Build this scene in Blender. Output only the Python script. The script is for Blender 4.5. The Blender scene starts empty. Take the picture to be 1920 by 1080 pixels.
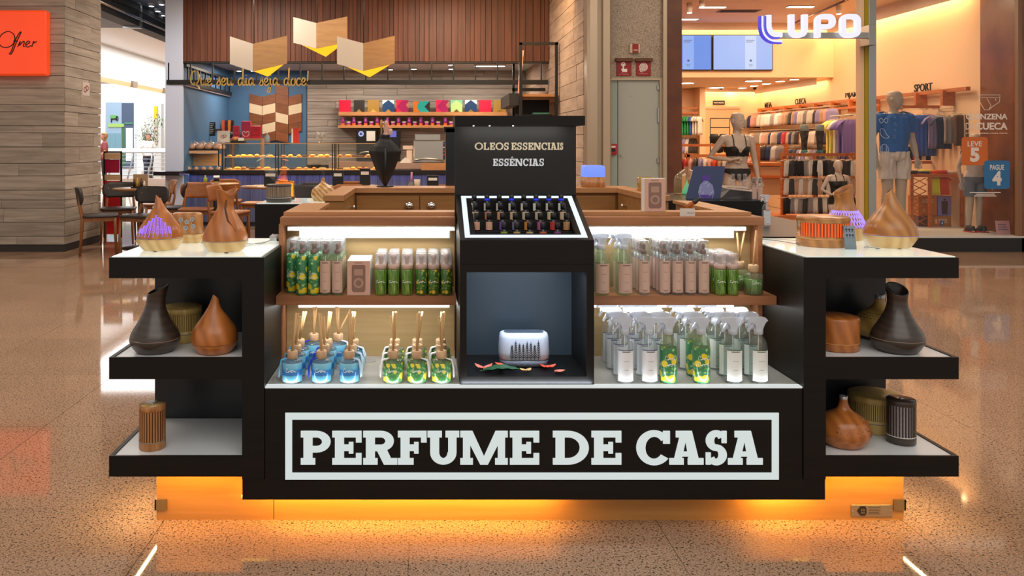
import bpy, bmesh, math, random
from mathutils import Vector, Matrix, noise as mnoise
random.seed(7)
SC = bpy.context.scene
COL = SC.collection
PI = math.pi
F, CX, CY, H = 1534.0, 796.0, 270.0, 1.3     # focal length in pixels of a 1920 wide frame, principal point, eye height

# ---------------------------------------------------------------- camera
cam = bpy.data.cameras.new('camera')
cam.sensor_fit = 'HORIZONTAL'
cam.sensor_width = 36.0
cam.lens = F / 1920.0 * 36.0
cam.shift_x = (960.0 - CX) / 1920.0
cam.shift_y = (CY - 540.0) / 1920.0
cam.clip_end = 200
co = bpy.data.objects.new('camera', cam)
COL.objects.link(co)
co.location = (0, 0, H)
co.rotation_euler = (PI / 2, 0, 0)
SC.camera = co

# ---------------------------------------------------------------- world, exposure
w = bpy.data.worlds.new('world')
SC.world = w
w.use_nodes = True
bg = w.node_tree.nodes['Background']
bg.inputs['Color'].default_value = (1.0, 0.93, 0.84, 1)
bg.inputs['Strength'].default_value = 0.55
SC.view_settings.view_transform = 'Standard'
SC.view_settings.look = 'None'
SC.view_settings.gamma = 1.0
SC.view_settings.use_curve_mapping = False
SC.view_settings.exposure = 0.0
SC.cycles.use_denoising = True
SC.cycles.max_bounces = 10
SC.cycles.diffuse_bounces = 4
SC.cycles.glossy_bounces = 4
SC.cycles.transmission_bounces = 8
SC.cycles.transparent_max_bounces = 40
SC.cycles.caustics_reflective = False
SC.cycles.caustics_refractive = False
SC.cycles.sample_clamp_indirect = 4.0


def area(name, loc, size, power, color, rot=(0, 0, 0), spread=180):
    d = bpy.data.lights.new(name, 'AREA')
    d.shape = 'RECTANGLE'
    d.size, d.size_y = size
    d.energy = power
    d.color = color
    d.spread = math.radians(spread)
    o = bpy.data.objects.new(name, d)
    o.location = loc
    o.rotation_euler = rot
    COL.objects.link(o)
    return o


WARM, NEUT, COOL, ORANGE = (1, .69, .42), (1, .92, .82), (.86, .94, 1), (1, .50, .08)
# mall: ceiling panels over the concourse
for (lx, ly) in ((-3.2, 4.6), (0.3, 4.6), (3.8, 4.6), (-3.2, 7.8), (0.5, 7.8), (4.2, 7.8)):
    area('mall_lamp', (lx, ly, 4.08), (1.4, 1.4), 46, (1, .86, .70))
area('atrium_skylight', (1.0, -1.5, 5.2), (7, 4), 150, (1, .93, .84), (math.radians(35), 0, 0))  # unseen fill added behind the camera to light the kiosk front
# cafe
for (lx, ly, p) in ((-3.0, 14.5, 38), (-1.0, 14.5, 34), (0.9, 14.5, 34), (-2.6, 11.3, 52), (0.2, 11.3, 52)):
    area('cafe_lamp', (lx, ly, 2.655 if ly > 12.6 else 3.55), (.7, .5), p, (1, .84, .68))
# cafe's wooden fascia and concrete wall washed by a warm track
area('fascia_wash', (0.9, 10.6, 3.5), (2.4, .2), 42, (1, .62, .30), (math.radians(48), 0, 0))
area('fascia_wash_2', (-2.4, 10.6, 3.5), (2.4, .2), 16, (1, .78, .58), (math.radians(48), 0, 0))
# shop
for (lx, ly, p) in ((3.9, 11.4, 42), (5.8, 11.4, 40), (4.0, 13.3, 38), (6.0, 13.3, 40)):
    area('shop_lamp', (lx, ly, 3.36), (.9, .6), p, WARM)
for (lx, ly, p) in ((4.0, 15.9, 36), (6.0, 15.9, 36)):
    area('shop_rear_lamp', (lx, ly, 2.44), (.9, .6), p, WARM)
# daylight in the side corridor
area('corridor_daylight', (-11.6, 26, 7.4), (6, 14), 2300, (.94, .97, 1))
area('corridor_daylight_2', (-6.3, 21.5, 3.76), (2.6, 10), 420, (.96, .98, 1))
area('corridor_daylight_3', (-6.2, 12.0, 3.55), (2.2, 2.6), 170, (.92, .96, 1), (math.radians(12), math.radians(-35), 0))


# ---------------------------------------------------------------- helpers: colour, materials
def L(h):
    h = h.lstrip('#')
    return tuple(((c / 12.92) if c <= .04045 else ((c + .055) / 1.055) ** 2.4) for c in (int(h[i:i + 2], 16) / 255 for i in (0, 2, 4))) + (1,)


_M = {}


def nm(name):
    m = bpy.data.materials.new(name)
    m.use_nodes = True
    nt = m.node_tree
    return m, nt, nt.nodes['Principled BSDF']


def pm(name, hx, rough=.5, metal=0, emit=None, es=0, coat=0, alpha=1, spec=.5):
    if name in _M:
        return _M[name]
    m, nt, b = nm(name)
    b.inputs['Base Color'].default_value = L(hx)
    b.inputs['Roughness'].default_value = rough
    b.inputs['Metallic'].default_value = metal
    b.inputs['Coat Weight'].default_value = coat
    b.inputs['Alpha'].default_value = alpha
    b.inputs['Specular IOR Level'].default_value = spec
    if emit:
        b.inputs['Emission Color'].default_value = L(emit)
        b.inputs['Emission Strength'].default_value = es
    _M[name] = m
    return m


def N(nt, t, **k):
    n = nt.nodes.new(t)
    for a, v in k.items():
        setattr(n, a, v)
    return n


def ramp(nt, fac, stops, interp='LINEAR'):
    r = N(nt, 'ShaderNodeValToRGB')
    r.color_ramp.interpolation = interp
    e = r.color_ramp.elements
    while len(e) < len(stops):
        e.new(.5)
    for x, (p, c) in zip(e, stops):
        x.position = p
        x.color = L(c) if isinstance(c, str) else (c, c, c, 1)
    nt.links.new(fac, r.inputs['Fac'])
    return r.outputs['Color']


def mixc(nt, fac, a, b, mode='MIX'):
    n = N(nt, 'ShaderNodeMix', data_type='RGBA', blend_type=mode)
    for s, v in ((n.inputs[0], fac), (n.inputs[6], a), (n.inputs[7], b)):
        if isinstance(v, (int, float)):
            s.default_value = v
        elif isinstance(v, tuple):
            s.default_value = v
        elif isinstance(v, str):
            s.default_value = L(v)
        else:
            nt.links.new(v, s)
    return n.outputs[2]


def math_n(nt, op, a, b=None):
    n = N(nt, 'ShaderNodeMath', operation=op)
    for s, v in zip(n.inputs, (a, b)):
        if v is None:
            continue
        if isinstance(v, (int, float)):
            s.default_value = v
        else:
            nt.links.new(v, s)
    return n.outputs[0]


def coords(nt, kind='Object', scale=(1, 1, 1), shift=True, rot=(0, 0, 0)):
    tc = N(nt, 'ShaderNodeTexCoord')
    if kind == 'World':
        src = N(nt, 'ShaderNodeNewGeometry').outputs['Position']
    else:
        src = tc.outputs[kind]
    if shift:
        oi = N(nt, 'ShaderNodeObjectInfo')
        ml = N(nt, 'ShaderNodeVectorMath', operation='SCALE')
        ml.inputs[0].default_value = (17, 31, 23)
        nt.links.new(oi.outputs['Random'], ml.inputs['Scale'])
        ad = N(nt, 'ShaderNodeVectorMath', operation='ADD')
        nt.links.new(src, ad.inputs[0])
        nt.links.new(ml.outputs[0], ad.inputs[1])
        src = ad.outputs[0]
    mp = N(nt, 'ShaderNodeMapping')
    mp.inputs['Scale'].default_value = scale
    mp.inputs['Rotation'].default_value = rot
    nt.links.new(src, mp.inputs['Vector'])
    return mp.outputs[0]


def tex_noise(nt, vec, scale=5, detail=4, rough=.55, dist=0):
    n = N(nt, 'ShaderNodeTexNoise')
    nt.links.new(vec, n.inputs['Vector'])
    n.inputs['Scale'].default_value = scale
    n.inputs['Detail'].default_value = detail
    n.inputs['Roughness'].default_value = rough
    n.inputs['Distortion'].default_value = dist
    return n.outputs['Fac']


def bump(nt, b, h, strength=.2, dist=.002):
    n = N(nt, 'ShaderNodeBump')
    n.inputs['Strength'].default_value = strength
    n.inputs['Distance'].default_value = dist
    nt.links.new(h, n.inputs['Height'])
    nt.links.new(n.outputs[0], b.inputs['Normal'])


def woodm(name, c1, c2, scale=(2, 2, 30), rough=.5, vary=.25, coat=0, kind='Object', dist=.4, bmp=.1):
    """streaky wood; each piece gets its own tone"""
    if name in _M:
        return _M[name]
    m, nt, b = nm(name)
    v = coords(nt, kind, scale)
    f = tex_noise(nt, v, 1, 6, .6, dist)
    c = ramp(nt, f, [(.32, c1), (.68, c2)])
    if vary:
        oi = N(nt, 'ShaderNodeObjectInfo')
        c = mixc(nt, 1.0, c, ramp(nt, oi.outputs['Random'], [(0, 1 - vary), (1, 1.0)]), 'MULTIPLY')
    nt.links.new(c, b.inputs['Base Color'])
    b.inputs['Roughness'].default_value = rough
    b.inputs['Coat Weight'].default_value = coat
    b.inputs['Coat Roughness'].default_value = .15
    if bmp:
        bump(nt, b, f, bmp)
    _M[name] = m
    return m


def figured(name, c1, c2, c3, scale=(9, 9, 4), rough=.32, emit=None):
    """wood with a curved figure, for the turned diffusers"""
    if name in _M:
        return _M[name]
    m, nt, b = nm(name)
    v = coords(nt, 'Object', scale)
    wv = N(nt, 'ShaderNodeTexWave', wave_type='RINGS', rings_direction='Y')
    nt.links.new(v, wv.inputs['Vector'])
    wv.inputs['Scale'].default_value = 1.05
    wv.inputs['Distortion'].default_value = 5
    wv.inputs['Detail'].default_value = 2
    wv.inputs['Detail Scale'].default_value = .8
    f2 = tex_noise(nt, v, 4, 5, .6)
    c = ramp(nt, wv.outputs['Fac'], [(.05, c1), (.5, c2), (.95, c3)])
    c = mixc(nt, ramp(nt, f2, [(.35, .15), (.75, .7)]), c, c2)
    nt.links.new(c, b.inputs['Base Color'])
    b.inputs['Roughness'].default_value = rough
    b.inputs['Coat Weight'].default_value = .25
    b.inputs['Coat Roughness'].default_value = .2
    _M[name] = m
    return m


def thin_glass(name, tint='#ffffff', refl=.9, rough=.02, body=.0, bodycol='#ffffff'):
    """thin clear sheet: lets light through, mirrors at grazing angles; body = share of milky diffuse"""
    if name in _M:
        return _M[name]
    m, nt, b = nm(name)
    nt.nodes.remove(b)
    out = nt.nodes['Material Output']
    tr = N(nt, 'ShaderNodeBsdfTransparent')
    tr.inputs['Color'].default_value = L(tint)
    gl = N(nt, 'ShaderNodeBsdfGlossy')
    gl.inputs['Roughness'].default_value = rough
    lw = N(nt, 'ShaderNodeLayerWeight')
    lw.inputs['Blend'].default_value = .5
    fz = math_n(nt, 'ADD', math_n(nt, 'MULTIPLY', math_n(nt, 'POWER', lw.outputs['Facing'], 4.0), .85), .04)
    mx = N(nt, 'ShaderNodeMixShader')
    nt.links.new(math_n(nt, 'MULTIPLY', fz, refl), mx.inputs[0])
    src = tr.outputs[0]
    if body:
        df = N(nt, 'ShaderNodeBsdfDiffuse')
        df.inputs['Color'].default_value = L(bodycol)
        m2 = N(nt, 'ShaderNodeMixShader')
        m2.inputs[0].default_value = body
        nt.links.new(tr.outputs[0], m2.inputs[1])
        nt.links.new(df.outputs[0], m2.inputs[2])
        src = m2.outputs[0]
    nt.links.new(src, mx.inputs[1])
    nt.links.new(gl.outputs[0], mx.inputs[2])
    nt.links.new(mx.outputs[0], out.inputs['Surface'])
    _M[name] = m
    return m


def glow(name, hx, s):
    if name in _M:
        return _M[name]
    m, nt, b = nm(name)
    b.inputs['Base Color'].default_value = L('#202020')
    b.inputs['Emission Color'].default_value = L(hx)
    b.inputs['Emission Strength'].default_value = s
    _M[name] = m
    return m


# ---------------------------------------------------------------- helpers: geometry
class MB:
    def __init__(s):
        s.v, s.f, s.sm, s.uv, s.mi, s.cur = [], [], [], {}, [], 0

    def add(s, vs, fs, smooth=False, uvs=None):
        o = len(s.v)
        s.v += [tuple(p) for p in vs]
        for i, f in enumerate(fs):
            if uvs:
                s.uv[len(s.f)] = uvs[i]
            s.f.append(tuple(j + o for j in f))
            s.sm.append(smooth)
            s.mi.append(s.cur)
        return s

    def box(s, x0, x1, y0, y1, z0, z1, c=0):
        x0, x1 = min(x0, x1), max(x0, x1)
        if c <= 0:
            return s.add([(x, y, z) for z in (z0, z1) for y in (y0, y1) for x in (x0, x1)],
                         [(0, 2, 3, 1), (4, 5, 7, 6), (0, 1, 5, 4), (2, 6, 7, 3), (0, 4, 6, 2), (1, 3, 7, 5)])
        vs, ix = [], {}
        for a in (0, 1):
            for b in (0, 1):
                for d in (0, 1):
                    p = ((x0, x1)[a], (y0, y1)[b], (z0, z1)[d])
                    i = ((c, -c)[a], (c, -c)[b], (c, -c)[d])
                    for k in range(3):
                        ix[a, b, d, k] = len(vs)
                        vs.append(tuple(p[j] + (0 if j == k else i[j]) for j in range(3)))
        fs = []
        for k in range(3):
            o = [j for j in range(3) if j != k]
            for e in (0, 1):
                q = []
                for (m, n) in ((0, 0), (1, 0), (1, 1), (0, 1)):
                    t = [0, 0, 0]
                    t[k], t[o[0]], t[o[1]] = e, m, n
                    q.append(ix[t[0], t[1], t[2], k])
                fs.append(tuple(q))
        for k in range(3):
            o = [j for j in range(3) if j != k]
            for m in (0, 1):
                for n in (0, 1):
                    q = []
                    for e, kk in ((0, o[0]), (1, o[0]), (1, o[1]), (0, o[1])):
                        t = [0, 0, 0]
                        t[k], t[o[0]], t[o[1]] = e, m, n
                        q.append(ix[t[0], t[1], t[2], kk])
                    fs.append(tuple(q))
        for a in (0, 1):
            for b in (0, 1):
                for d in (0, 1):
                    fs.append(tuple(ix[a, b, d, k] for k in range(3)))
        return s.add(vs, fs)

    @staticmethod
    def ax(p, a, axis):
        return (p[0], a, p[1]) if axis == 'y' else ((p[0], p[1], a) if axis == 'z' else (a, p[0], p[1]))

    def prism(s, poly, a0, a1, axis='y', smooth=False):
        n = len(poly)
        vs = [s.ax(p, a0, axis) for p in poly] + [s.ax(p, a1, axis) for p in poly]
        s.add(vs, [tuple(range(n)), tuple(range(2 * n - 1, n - 1, -1))])
        s.add(vs, [(i, (i + 1) % n, n + (i + 1) % n, n + i) for i in range(n)], smooth)
        return s

    def strip(s, a, b, d0, d1, axis='y', closed=False):
        """band between polylines a and b, extruded"""
        n = len(a)
        for i in range(n if closed else n - 1):
            j = (i + 1) % n
            q = [a[i], a[j], b[j], b[i]]
            vs = [s.ax(p, d0, axis) for p in q] + [s.ax(p, d1, axis) for p in q]
            fs = [(0, 1, 2, 3), (4, 7, 6, 5), (0, 4, 5, 1), (2, 6, 7, 3)]
            if not closed and i == 0:
                fs.append((0, 3, 7, 4))
            if not closed and i == n - 2:
                fs.append((1, 5, 6, 2))
            s.add(vs, fs)
        return s

    def stroke(s, pts, wd, d0, d1, axis='y', closed=False):
        n = len(pts)
        A, B = [], []
        for i in range(n):
            p0 = pts[i - 1] if (i or closed) else pts[i]
            p1 = pts[(i + 1) % n] if (i < n - 1 or closed) else pts[i]
            t = Vector((p1[0] - p0[0], p1[1] - p0[1]))
            t = t.normalized() if t.length > 1e-9 else Vector((1, 0))
            k = wd / 2
            A.append((pts[i][0] - t.y * k, pts[i][1] + t.x * k))
            B.append((pts[i][0] + t.y * k, pts[i][1] - t.x * k))
        return s.strip(A, B, d0, d1, axis, closed)

    def ring(s, cx, cz, ro, ri, d0, d1, a0=0, a1=360, n=24, axis='y'):
        full = abs(a1 - a0) >= 360
        k = n if full else n + 1
        an = [math.radians(a0 + (a1 - a0) * i / n) for i in range(k)]
        A = [(cx + ro[0] * math.cos(t), cz + ro[1] * math.sin(t)) for t in an]
        B = [(cx + ri[0] * math.cos(t), cz + ri[1] * math.sin(t)) for t in an]
        return s.strip(A, B, d0, d1, axis, full)

    def disc(s, cx, cz, r, d0, d1, n=20, axis='y', ry=None):
        ry = ry or r
        return s.prism([(cx + r * math.cos(2 * PI * i / n), cz + ry * math.sin(2 * PI * i / n)) for i in range(n)], d0, d1, axis, True)

    def tube(s, p0, p1, r0, r1=None, n=10, caps=True, smooth=True):
        return s.path([p0, p1], [r0, r0 if r1 is None else r1], n, caps, smooth)

    def path(s, pts, r, n=8, caps=True, smooth=True, flat=1.0):
        pts = [Vector(p) for p in pts]
        r = r if isinstance(r, (list, tuple)) else [r] * len(pts)
        up = Vector((0, 0, 1))
        vs = []
        prev = None
        for i, p in enumerate(pts):
            t = (pts[min(i + 1, len(pts) - 1)] - pts[max(i - 1, 0)])
            t = t.normalized() if t.length > 1e-9 else Vector((0, 0, 1))
            if prev is None:
                a = t.cross(up if abs(t.z) < .95 else Vector((0, 1, 0))).normalized()
            else:
                a = (prev - t * prev.dot(t)).normalized()
            prev = a
            b = t.cross(a)
            for k in range(n):
                g = 2 * PI * k / n
                vs.append(p + a * (r[i] * math.cos(g)) + b * (r[i] * (flat[i] if isinstance(flat, (list, tuple)) else flat) * math.sin(g)))
        m = len(pts)
        s.add(vs, [(i * n + k, i * n + (k + 1) % n, (i + 1) * n + (k + 1) % n, (i + 1) * n + k) for i in range(m - 1) for k in range(n)], smooth)
        if caps:
            s.add(vs[:n], [tuple(range(n))])
            s.add(vs[-n:], [tuple(range(n))])
        return s

    def lathe(s, prof, n=24, c=(0, 0, 0), sx=1, sy=1, smooth=True, fn=None, uvr=None):
        """prof: (r, z) from bottom to top; fn warps a point; uvr: radius for UVs in metres"""
        vs, rows = [], []
        for (r, z) in prof:
            if r < 1e-6:
                rows.append((len(vs), 1))
                vs.append((0, 0, z))
            else:
                rows.append((len(vs), n))
                for k in range(n):
                    g = 2 * PI * k / n + PI / 2
                    vs.append((r * sx * math.cos(g), r * sy * math.sin(g), z))
        if fn:
            vs = [fn(*p) for p in vs]
        vs = [(p[0] + c[0], p[1] + c[1], p[2] + c[2]) for p in vs]
        fs, uvs = [], []
        ur = uvr or 1.0
        for i in range(len(rows) - 1):
            (a, na), (b, nb) = rows[i], rows[i + 1]
            za, zb = prof[i][1], prof[i + 1][1]
            for k in range(n):
                u0, u1 = 2 * PI * k / n * ur, 2 * PI * (k + 1) / n * ur
                k2 = (k + 1) % n
                if na > 1 and nb > 1:
                    fs.append((a + k, a + k2, b + k2, b + k))
                    uvs.append(((u0, za), (u1, za), (u1, zb), (u0, zb)))
                elif na > 1:
                    fs.append((a + k, a + k2, b))
                    uvs.append(((u0, za), (u1, za), (u0, zb)))
                elif nb > 1:
                    fs.append((a, b + k2, b + k))
                    uvs.append(((u0, za), (u1, zb), (u0, zb)))
        return s.add(vs, fs, smooth, uvs if uvr else None)

    def shell(s, r, z0, z1, a0, a1, n=12, c=(0, 0), uv01=True, th=.0004):
        """piece of a cylinder wall facing -Y at angle 0; u runs 0..1 across it"""
        vs, fs, uvs = [], [], []
        for i in range(n + 1):
            g = math.radians(a0 + (a1 - a0) * i / n) - PI / 2
            for rr in (r, r + th):
                for z in (z0, z1):
                    vs.append((c[0] + rr * math.cos(g), c[1] + rr * math.sin(g), z))
        for i in range(n):
            o, q = i * 4, i * 4 + 4
            u0, u1 = i / n, (i + 1) / n
            fs.append((o + 2, q + 2, q + 3, o + 3))
            uvs.append(((u0, 0), (u1, 0), (u1, 1), (u0, 1)))
            fs.append((o, o + 1, q + 1, q))
            uvs.append(((u0, 0), (u0, 1), (u1, 1), (u1, 0)))
        return s.add(vs, fs, True, uvs)

    def build(s, name, mat, parent=None, loc=None, recalc=True, rot=None):
        me = bpy.data.meshes.new(name)
        me.from_pydata(s.v, [], s.f)
        me.polygons.foreach_set('use_smooth', s.sm)
        for m in (mat if isinstance(mat, (list, tuple)) else [mat]):
            me.materials.append(m)
        if any(s.mi):
            me.polygons.foreach_set('material_index', s.mi)
        if s.uv:
            ul = me.uv_layers.new(name='UVMap')
            for p in me.polygons:
                u = s.uv.get(p.index)
                if u:
                    for k, li in enumerate(p.loop_indices):
                        ul.data[li].uv = u[k]
        if recalc:
            b = bmesh.new()
            b.from_mesh(me)
            bmesh.ops.remove_doubles(b, verts=b.verts, dist=1e-6)
            bmesh.ops.recalc_face_normals(b, faces=b.faces)
            b.to_mesh(me)
            b.free()
        me.update()
        o = bpy.data.objects.new(name, me)
        COL.objects.link(o)
        if parent is not None:
            o.parent = parent
        if loc:
            o.location = loc
        if rot:
            o.rotation_euler = rot
        return o


def tag(o, label, cat, group=None):
    o['label'] = label
    o['category'] = cat
    if group:
        o['group'] = group
    return o


def thing(name, label, cat, loc=(0, 0, 0), rz=0, group=None):
    o = bpy.data.objects.new(name, None)
    o.empty_display_size = .05
    COL.objects.link(o)
    o.location = loc
    o.rotation_euler = (0, 0, rz)
    return tag(o, label, cat, group)


def struct(o, label=None):
    o['kind'] = 'structure'
    if label:
        o['label'] = label
    return o


def snode(name):
    o = bpy.data.objects.new(name, None)
    o.empty_display_size = .05
    COL.objects.link(o)
    o['kind'] = 'structure'
    return o


_kids = {}


def adopt(o):
    """remember children for dup()"""
    _kids[o.name] = [c for c in bpy.data.objects if c.parent == o]
    for c in _kids[o.name]:
        adopt(c)


def dup(root, loc, rz=0, label=None, group=None, scale=None, swap=None):
    if root.name not in _kids:
        adopt(root)
    r = root.copy()
    COL.objects.link(r)
    r.location = loc
    r.rotation_euler = (0, 0, rz)
    if scale:
        r.scale = scale
    if label:
        r['label'] = label
    if group:
        r['group'] = group
    if swap and r.type == 'MESH':
        reskin(r, swap)

    def rec(src, dst):
        for ch in _kids[src.name]:
            c = ch.copy()
            COL.objects.link(c)
            c.parent = dst
            if swap:
                reskin(c, swap)
            rec(ch, c)
    rec(root, r)
    return r


def reskin(o, swap):
    for i, sl in enumerate(o.material_slots):
        if sl.material and sl.material.name in swap:
            sl.link = 'OBJECT'
            sl.material = swap[sl.material.name] if not isinstance(swap[sl.material.name], str) else _M[swap[sl.material.name]]


def P(px, py, y):
    """point at depth y seen at a pixel of the photograph"""
    return Vector(((px - CX) * y / F, y, H - (py - CY) * y / F))


def X(px, y):
    return (px - CX) * y / F


def Z(py, y):
    return H - (py - CY) * y / F


def spline(pts, n=6):
    """Catmull-Rom through 2D points"""
    out = []
    q = [pts[0]] + list(pts) + [pts[-1]]
    for i in range(1, len(q) - 2):
        p0, p1, p2, p3 = q[i - 1], q[i], q[i + 1], q[i + 2]
        for k in range(n):
            t = k / n
            out.append(tuple(.5 * ((2 * p1[j]) + (-p0[j] + p2[j]) * t + (2 * p0[j] - 5 * p1[j] + 4 * p2[j] - p3[j]) * t * t + (-p0[j] + 3 * p1[j] - 3 * p2[j] + p3[j]) * t ** 3) for j in range(len(p1))))
    out.append(tuple(pts[-1]))
    return out


def text(name, string, mat, cx, cz, y, width, height=None, parent=None, depth=.002, rz=0, bold=0, spacing=1.0, slant=0):
    """sans lettering standing in the XZ plane, facing -Y (or turned by rz about its middle)"""
    cu = bpy.data.curves.new(name, 'FONT')
    cu.body = string
    cu.size = 1.0
    cu.offset = bold
    cu.shear = slant
    cu.space_character = spacing
    cu.resolution_u = 3
    cu.extrude = .5
    tmp = bpy.data.objects.new(name, cu)
    me = bpy.data.meshes.new_from_object(tmp)
    bpy.data.objects.remove(tmp)
    bpy.data.curves.remove(cu)
    xs = [v.co.x for v in me.vertices]
    ys = [v.co.y for v in me.vertices]
    if not xs:
        return None
    x0, x1, y0, y1 = min(xs), max(xs), min(ys), max(ys)
    sx = width / (x1 - x0)
    sz = height / (y1 - y0) if height else sx
    for v in me.vertices:
        a, b, c = v.co
        v.co = ((a - (x0 + x1) / 2) * sx, -c * depth, (b - (y0 + y1) / 2) * sz)
    me.materials.clear()
    me.materials.append(mat)
    o = bpy.data.objects.new(name, me)
    COL.objects.link(o)
    o.location = (cx, y, cz)
    o.rotation_euler = (0, 0, rz)
    if parent is not None:
        o.parent = parent
    return o


# ---------------------------------------------------------------- materials of the place
def granite(name, cs, scale, rough, joint=None):
    m, nt, b = nm(name)
    v = coords(nt, 'World', (1, 1, 1), shift=False)
    a = tex_noise(nt, v, scale, 3, .7)
    c = ramp(nt, a, [(.36, cs[1]), (.48, cs[2]), (.64, cs[3])])
    sp = tex_noise(nt, v, scale * .72, 2, .6, .4)
    c = mixc(nt, ramp(nt, sp, [(.56, 0), (.63, .9)]), c, cs[0])
    big = tex_noise(nt, v, 1.3, 3, .5)
    c = mixc(nt, 1.0, c, ramp(nt, big, [(.3, .84), (.7, 1.0)]), 'MULTIPLY')
    oi = N(nt, 'ShaderNodeObjectInfo')
    c = mixc(nt, 1.0, c, ramp(nt, oi.outputs['Random'], [(0, .9), (1, 1.0)]), 'MULTIPLY')
    nt.links.new(c, b.inputs['Base Color'])
    b.inputs['Roughness'].default_value = rough
    b.inputs['Specular IOR Level'].default_value = .48
    _M[name] = m
    return m


G_FLOOR = granite('floor_granite', ('#33241a', '#8c6e54', '#b8937a', '#d2b494'), 170, .05)
G_PANEL = granite('panel_granite', ('#5c4d40', '#90806c', '#b3a08a', '#cdb9a4'), 110, .3)
CEM = woodm('cement_plank', '#94897d', '#b9aea2', (1.6, 1.6, 26), .75, .26, kind='World', bmp=.25)
CEM_SIDE = CEM
CEM_BACK = woodm('cement_plank_back', '#968e86', '#c2b9b0', (1.2, 1.2, 22), .75, .26, kind='World', bmp=.2)
CEM_WARM = woodm('cement_block_warm', '#a58d7a', '#c4ad98', (1.6, 1.6, 9), .8, .15, kind='World', bmp=.3)
SLAT = woodm('fascia_wood', '#4a2416', '#744029', (16, 16, .8), .55, .3, kind='World', bmp=.1)
GROUT = pm('grout_dark', '#3b332d', .9)
BLUE = pm('blue_paint', '#46709a', .6)
BLUE_D = BLUE
PALE = pm('pale_lilac_paint', '#c3cde4', .6)  # daylight on the blue wall's end, put into its colour
WHITE = pm('white_paint', '#f1f1ee', .6)
CEIL_B = pm('ceiling_bluegrey', '#8b95a4', .7)
CEIL_W = pm('ceiling_white', '#e6e8ec', .7)
CEIL_S = pm('shop_ceiling_paint', '#f0ddc8', .7)
SHOPW = pm('shop_wall_cream', '#e6c3a0', .7)
BROWN = woodm('brown_panel', '#4b2611', '#6b3819', (3, 3, 3), .4, 0, kind='World')
BROWN_L = woodm('brown_panel_shiny', '#6b3a1c', '#8f5228', (2, 2, 2), .25, 0, kind='World')
BLACK = pm('black_metal', '#121110', .45)
STEEL = pm('brushed_steel', '#b4b4b0', .35, 1)
ALU = pm('champagne_aluminium', '#b7a48d', .35, .55)
GLASS = thin_glass('clear_glass', '#fbfdfc', .8)
WINDOW = thin_glass('shop_window_glass', '#f6f8f8', .5, .0)
LAMP = glow('lamp_diffuser', '#ffe9c8', 14)
LAMP_C = glow('lamp_diffuser_cool', '#f2f6ff', 7)

UNIT = {}


def unit(mat):
    if mat.name not in UNIT:
        o = MB().box(-.5, .5, -.5, .5, -.5, .5).build('unit', mat)
        UNIT[mat.name] = o.data
        bpy.data.objects.remove(o)
    return UNIT[mat.name]


def piece(name, mat, parent, x0, x1, y0, y1, z0, z1):
    """a block that shares its mesh with its like"""
    o = bpy.data.objects.new(name, unit(mat))
    COL.objects.link(o)
    o.location = ((x0 + x1) / 2, (y0 + y1) / 2, (z0 + z1) / 2)
    o.scale = (abs(x1 - x0), abs(y1 - y0), abs(z1 - z0))
    if parent is not None:
        o.parent = parent
    return o


# ---------------------------------------------------------------- floor
fl = struct(MB().box(-40, 14, -8, 46, -.08, -.004).build('floor', [G_FLOOR]))
TS = .849
for i in range(-7, 11):
    for j in range(-1, 9):
        x, y = -.05 + i * TS, 2.915 + j * TS
        if x < -4.9 and y < 4 or x > 6.5 and y < 5:
            continue
        piece('tile', G_FLOOR, fl, x + .0014, x + TS - .0014, y + .0016, y + TS - .0016, -.004, 0)

# ---------------------------------------------------------------- ceilings
struct(MB().box(-9, 10, 2.6, 9.85, 4.2, 4.3).build('ceiling', CEIL_W))
struct(MB().box(-9.5, 2.0, 9.85, 16.2, 3.6, 3.7).build('ceiling_2', CEIL_B))
struct(MB().box(-8.15, -4.6, 16.2, 46, 3.8, 3.9).build('ceiling_3', CEIL_W))
struct(MB().box(-3.97, 1.95, 12.72, 15.7, 2.70, 2.78).build('ceiling_4', pm('cafe_ceiling', '#c2ccda', .6)))
struct(MB().box(3.0, 7.4, 9.95, 14.4, 3.4, 3.5).build('ceiling_5', CEIL_S))
struct(MB().box(3.0, 7.4, 14.525, 17.6, 2.475, 2.55).build('ceiling_6', CEIL_S))
struct(MB().box(-9, 10, 9.75, 9.95, 3.62, 4.2).build('wall_above_shops', CEIL_W))

# ---------------------------------------------------------------- plank-clad column on the near corner
wl = struct(MB().box(-6.9, -4.37, 9.90, 10.95, 0, 3.6).build('wall_left', GROUT))
z, rows = .085, []
rr = random.Random(3)
while z < 3.58:
    h = rr.choice((.085, .10, .12, .15, .17, .2, .2))
    rows.append((z, min(z + h, 3.6)))
    z += h
for (a, b) in rows:
    xs = [-5.9] + sorted(rr.uniform(-5.5, -4.6) for _ in range(rr.choice((0, 1, 1)))) + [-4.345]
    for x0, x1 in zip(xs, xs[1:]):
        d = rr.uniform(0, .006)
        piece('plank', CEM, wl, x0 + .002, x1 - .002, 9.87 - d, 9.905, a + .003, b - .003)
    ys = [9.875] + sorted(rr.uniform(10.1, 10.8) for _ in range(rr.choice((0, 1, 1)))) + [10.97]
    for y0, y1 in zip(ys, ys[1:]):
        d = rr.uniform(0, .006)
        piece('plank', CEM_SIDE, wl, -4.375, -4.342 + d, y0 + .002, y1 - .002, a + .003, b - .003)
struct(MB().box(-6.9, -4.335, 9.862, 10.975, 0, .082).build('baseboard_left', pm('dark_base', '#2b2522', .5)))

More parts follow.
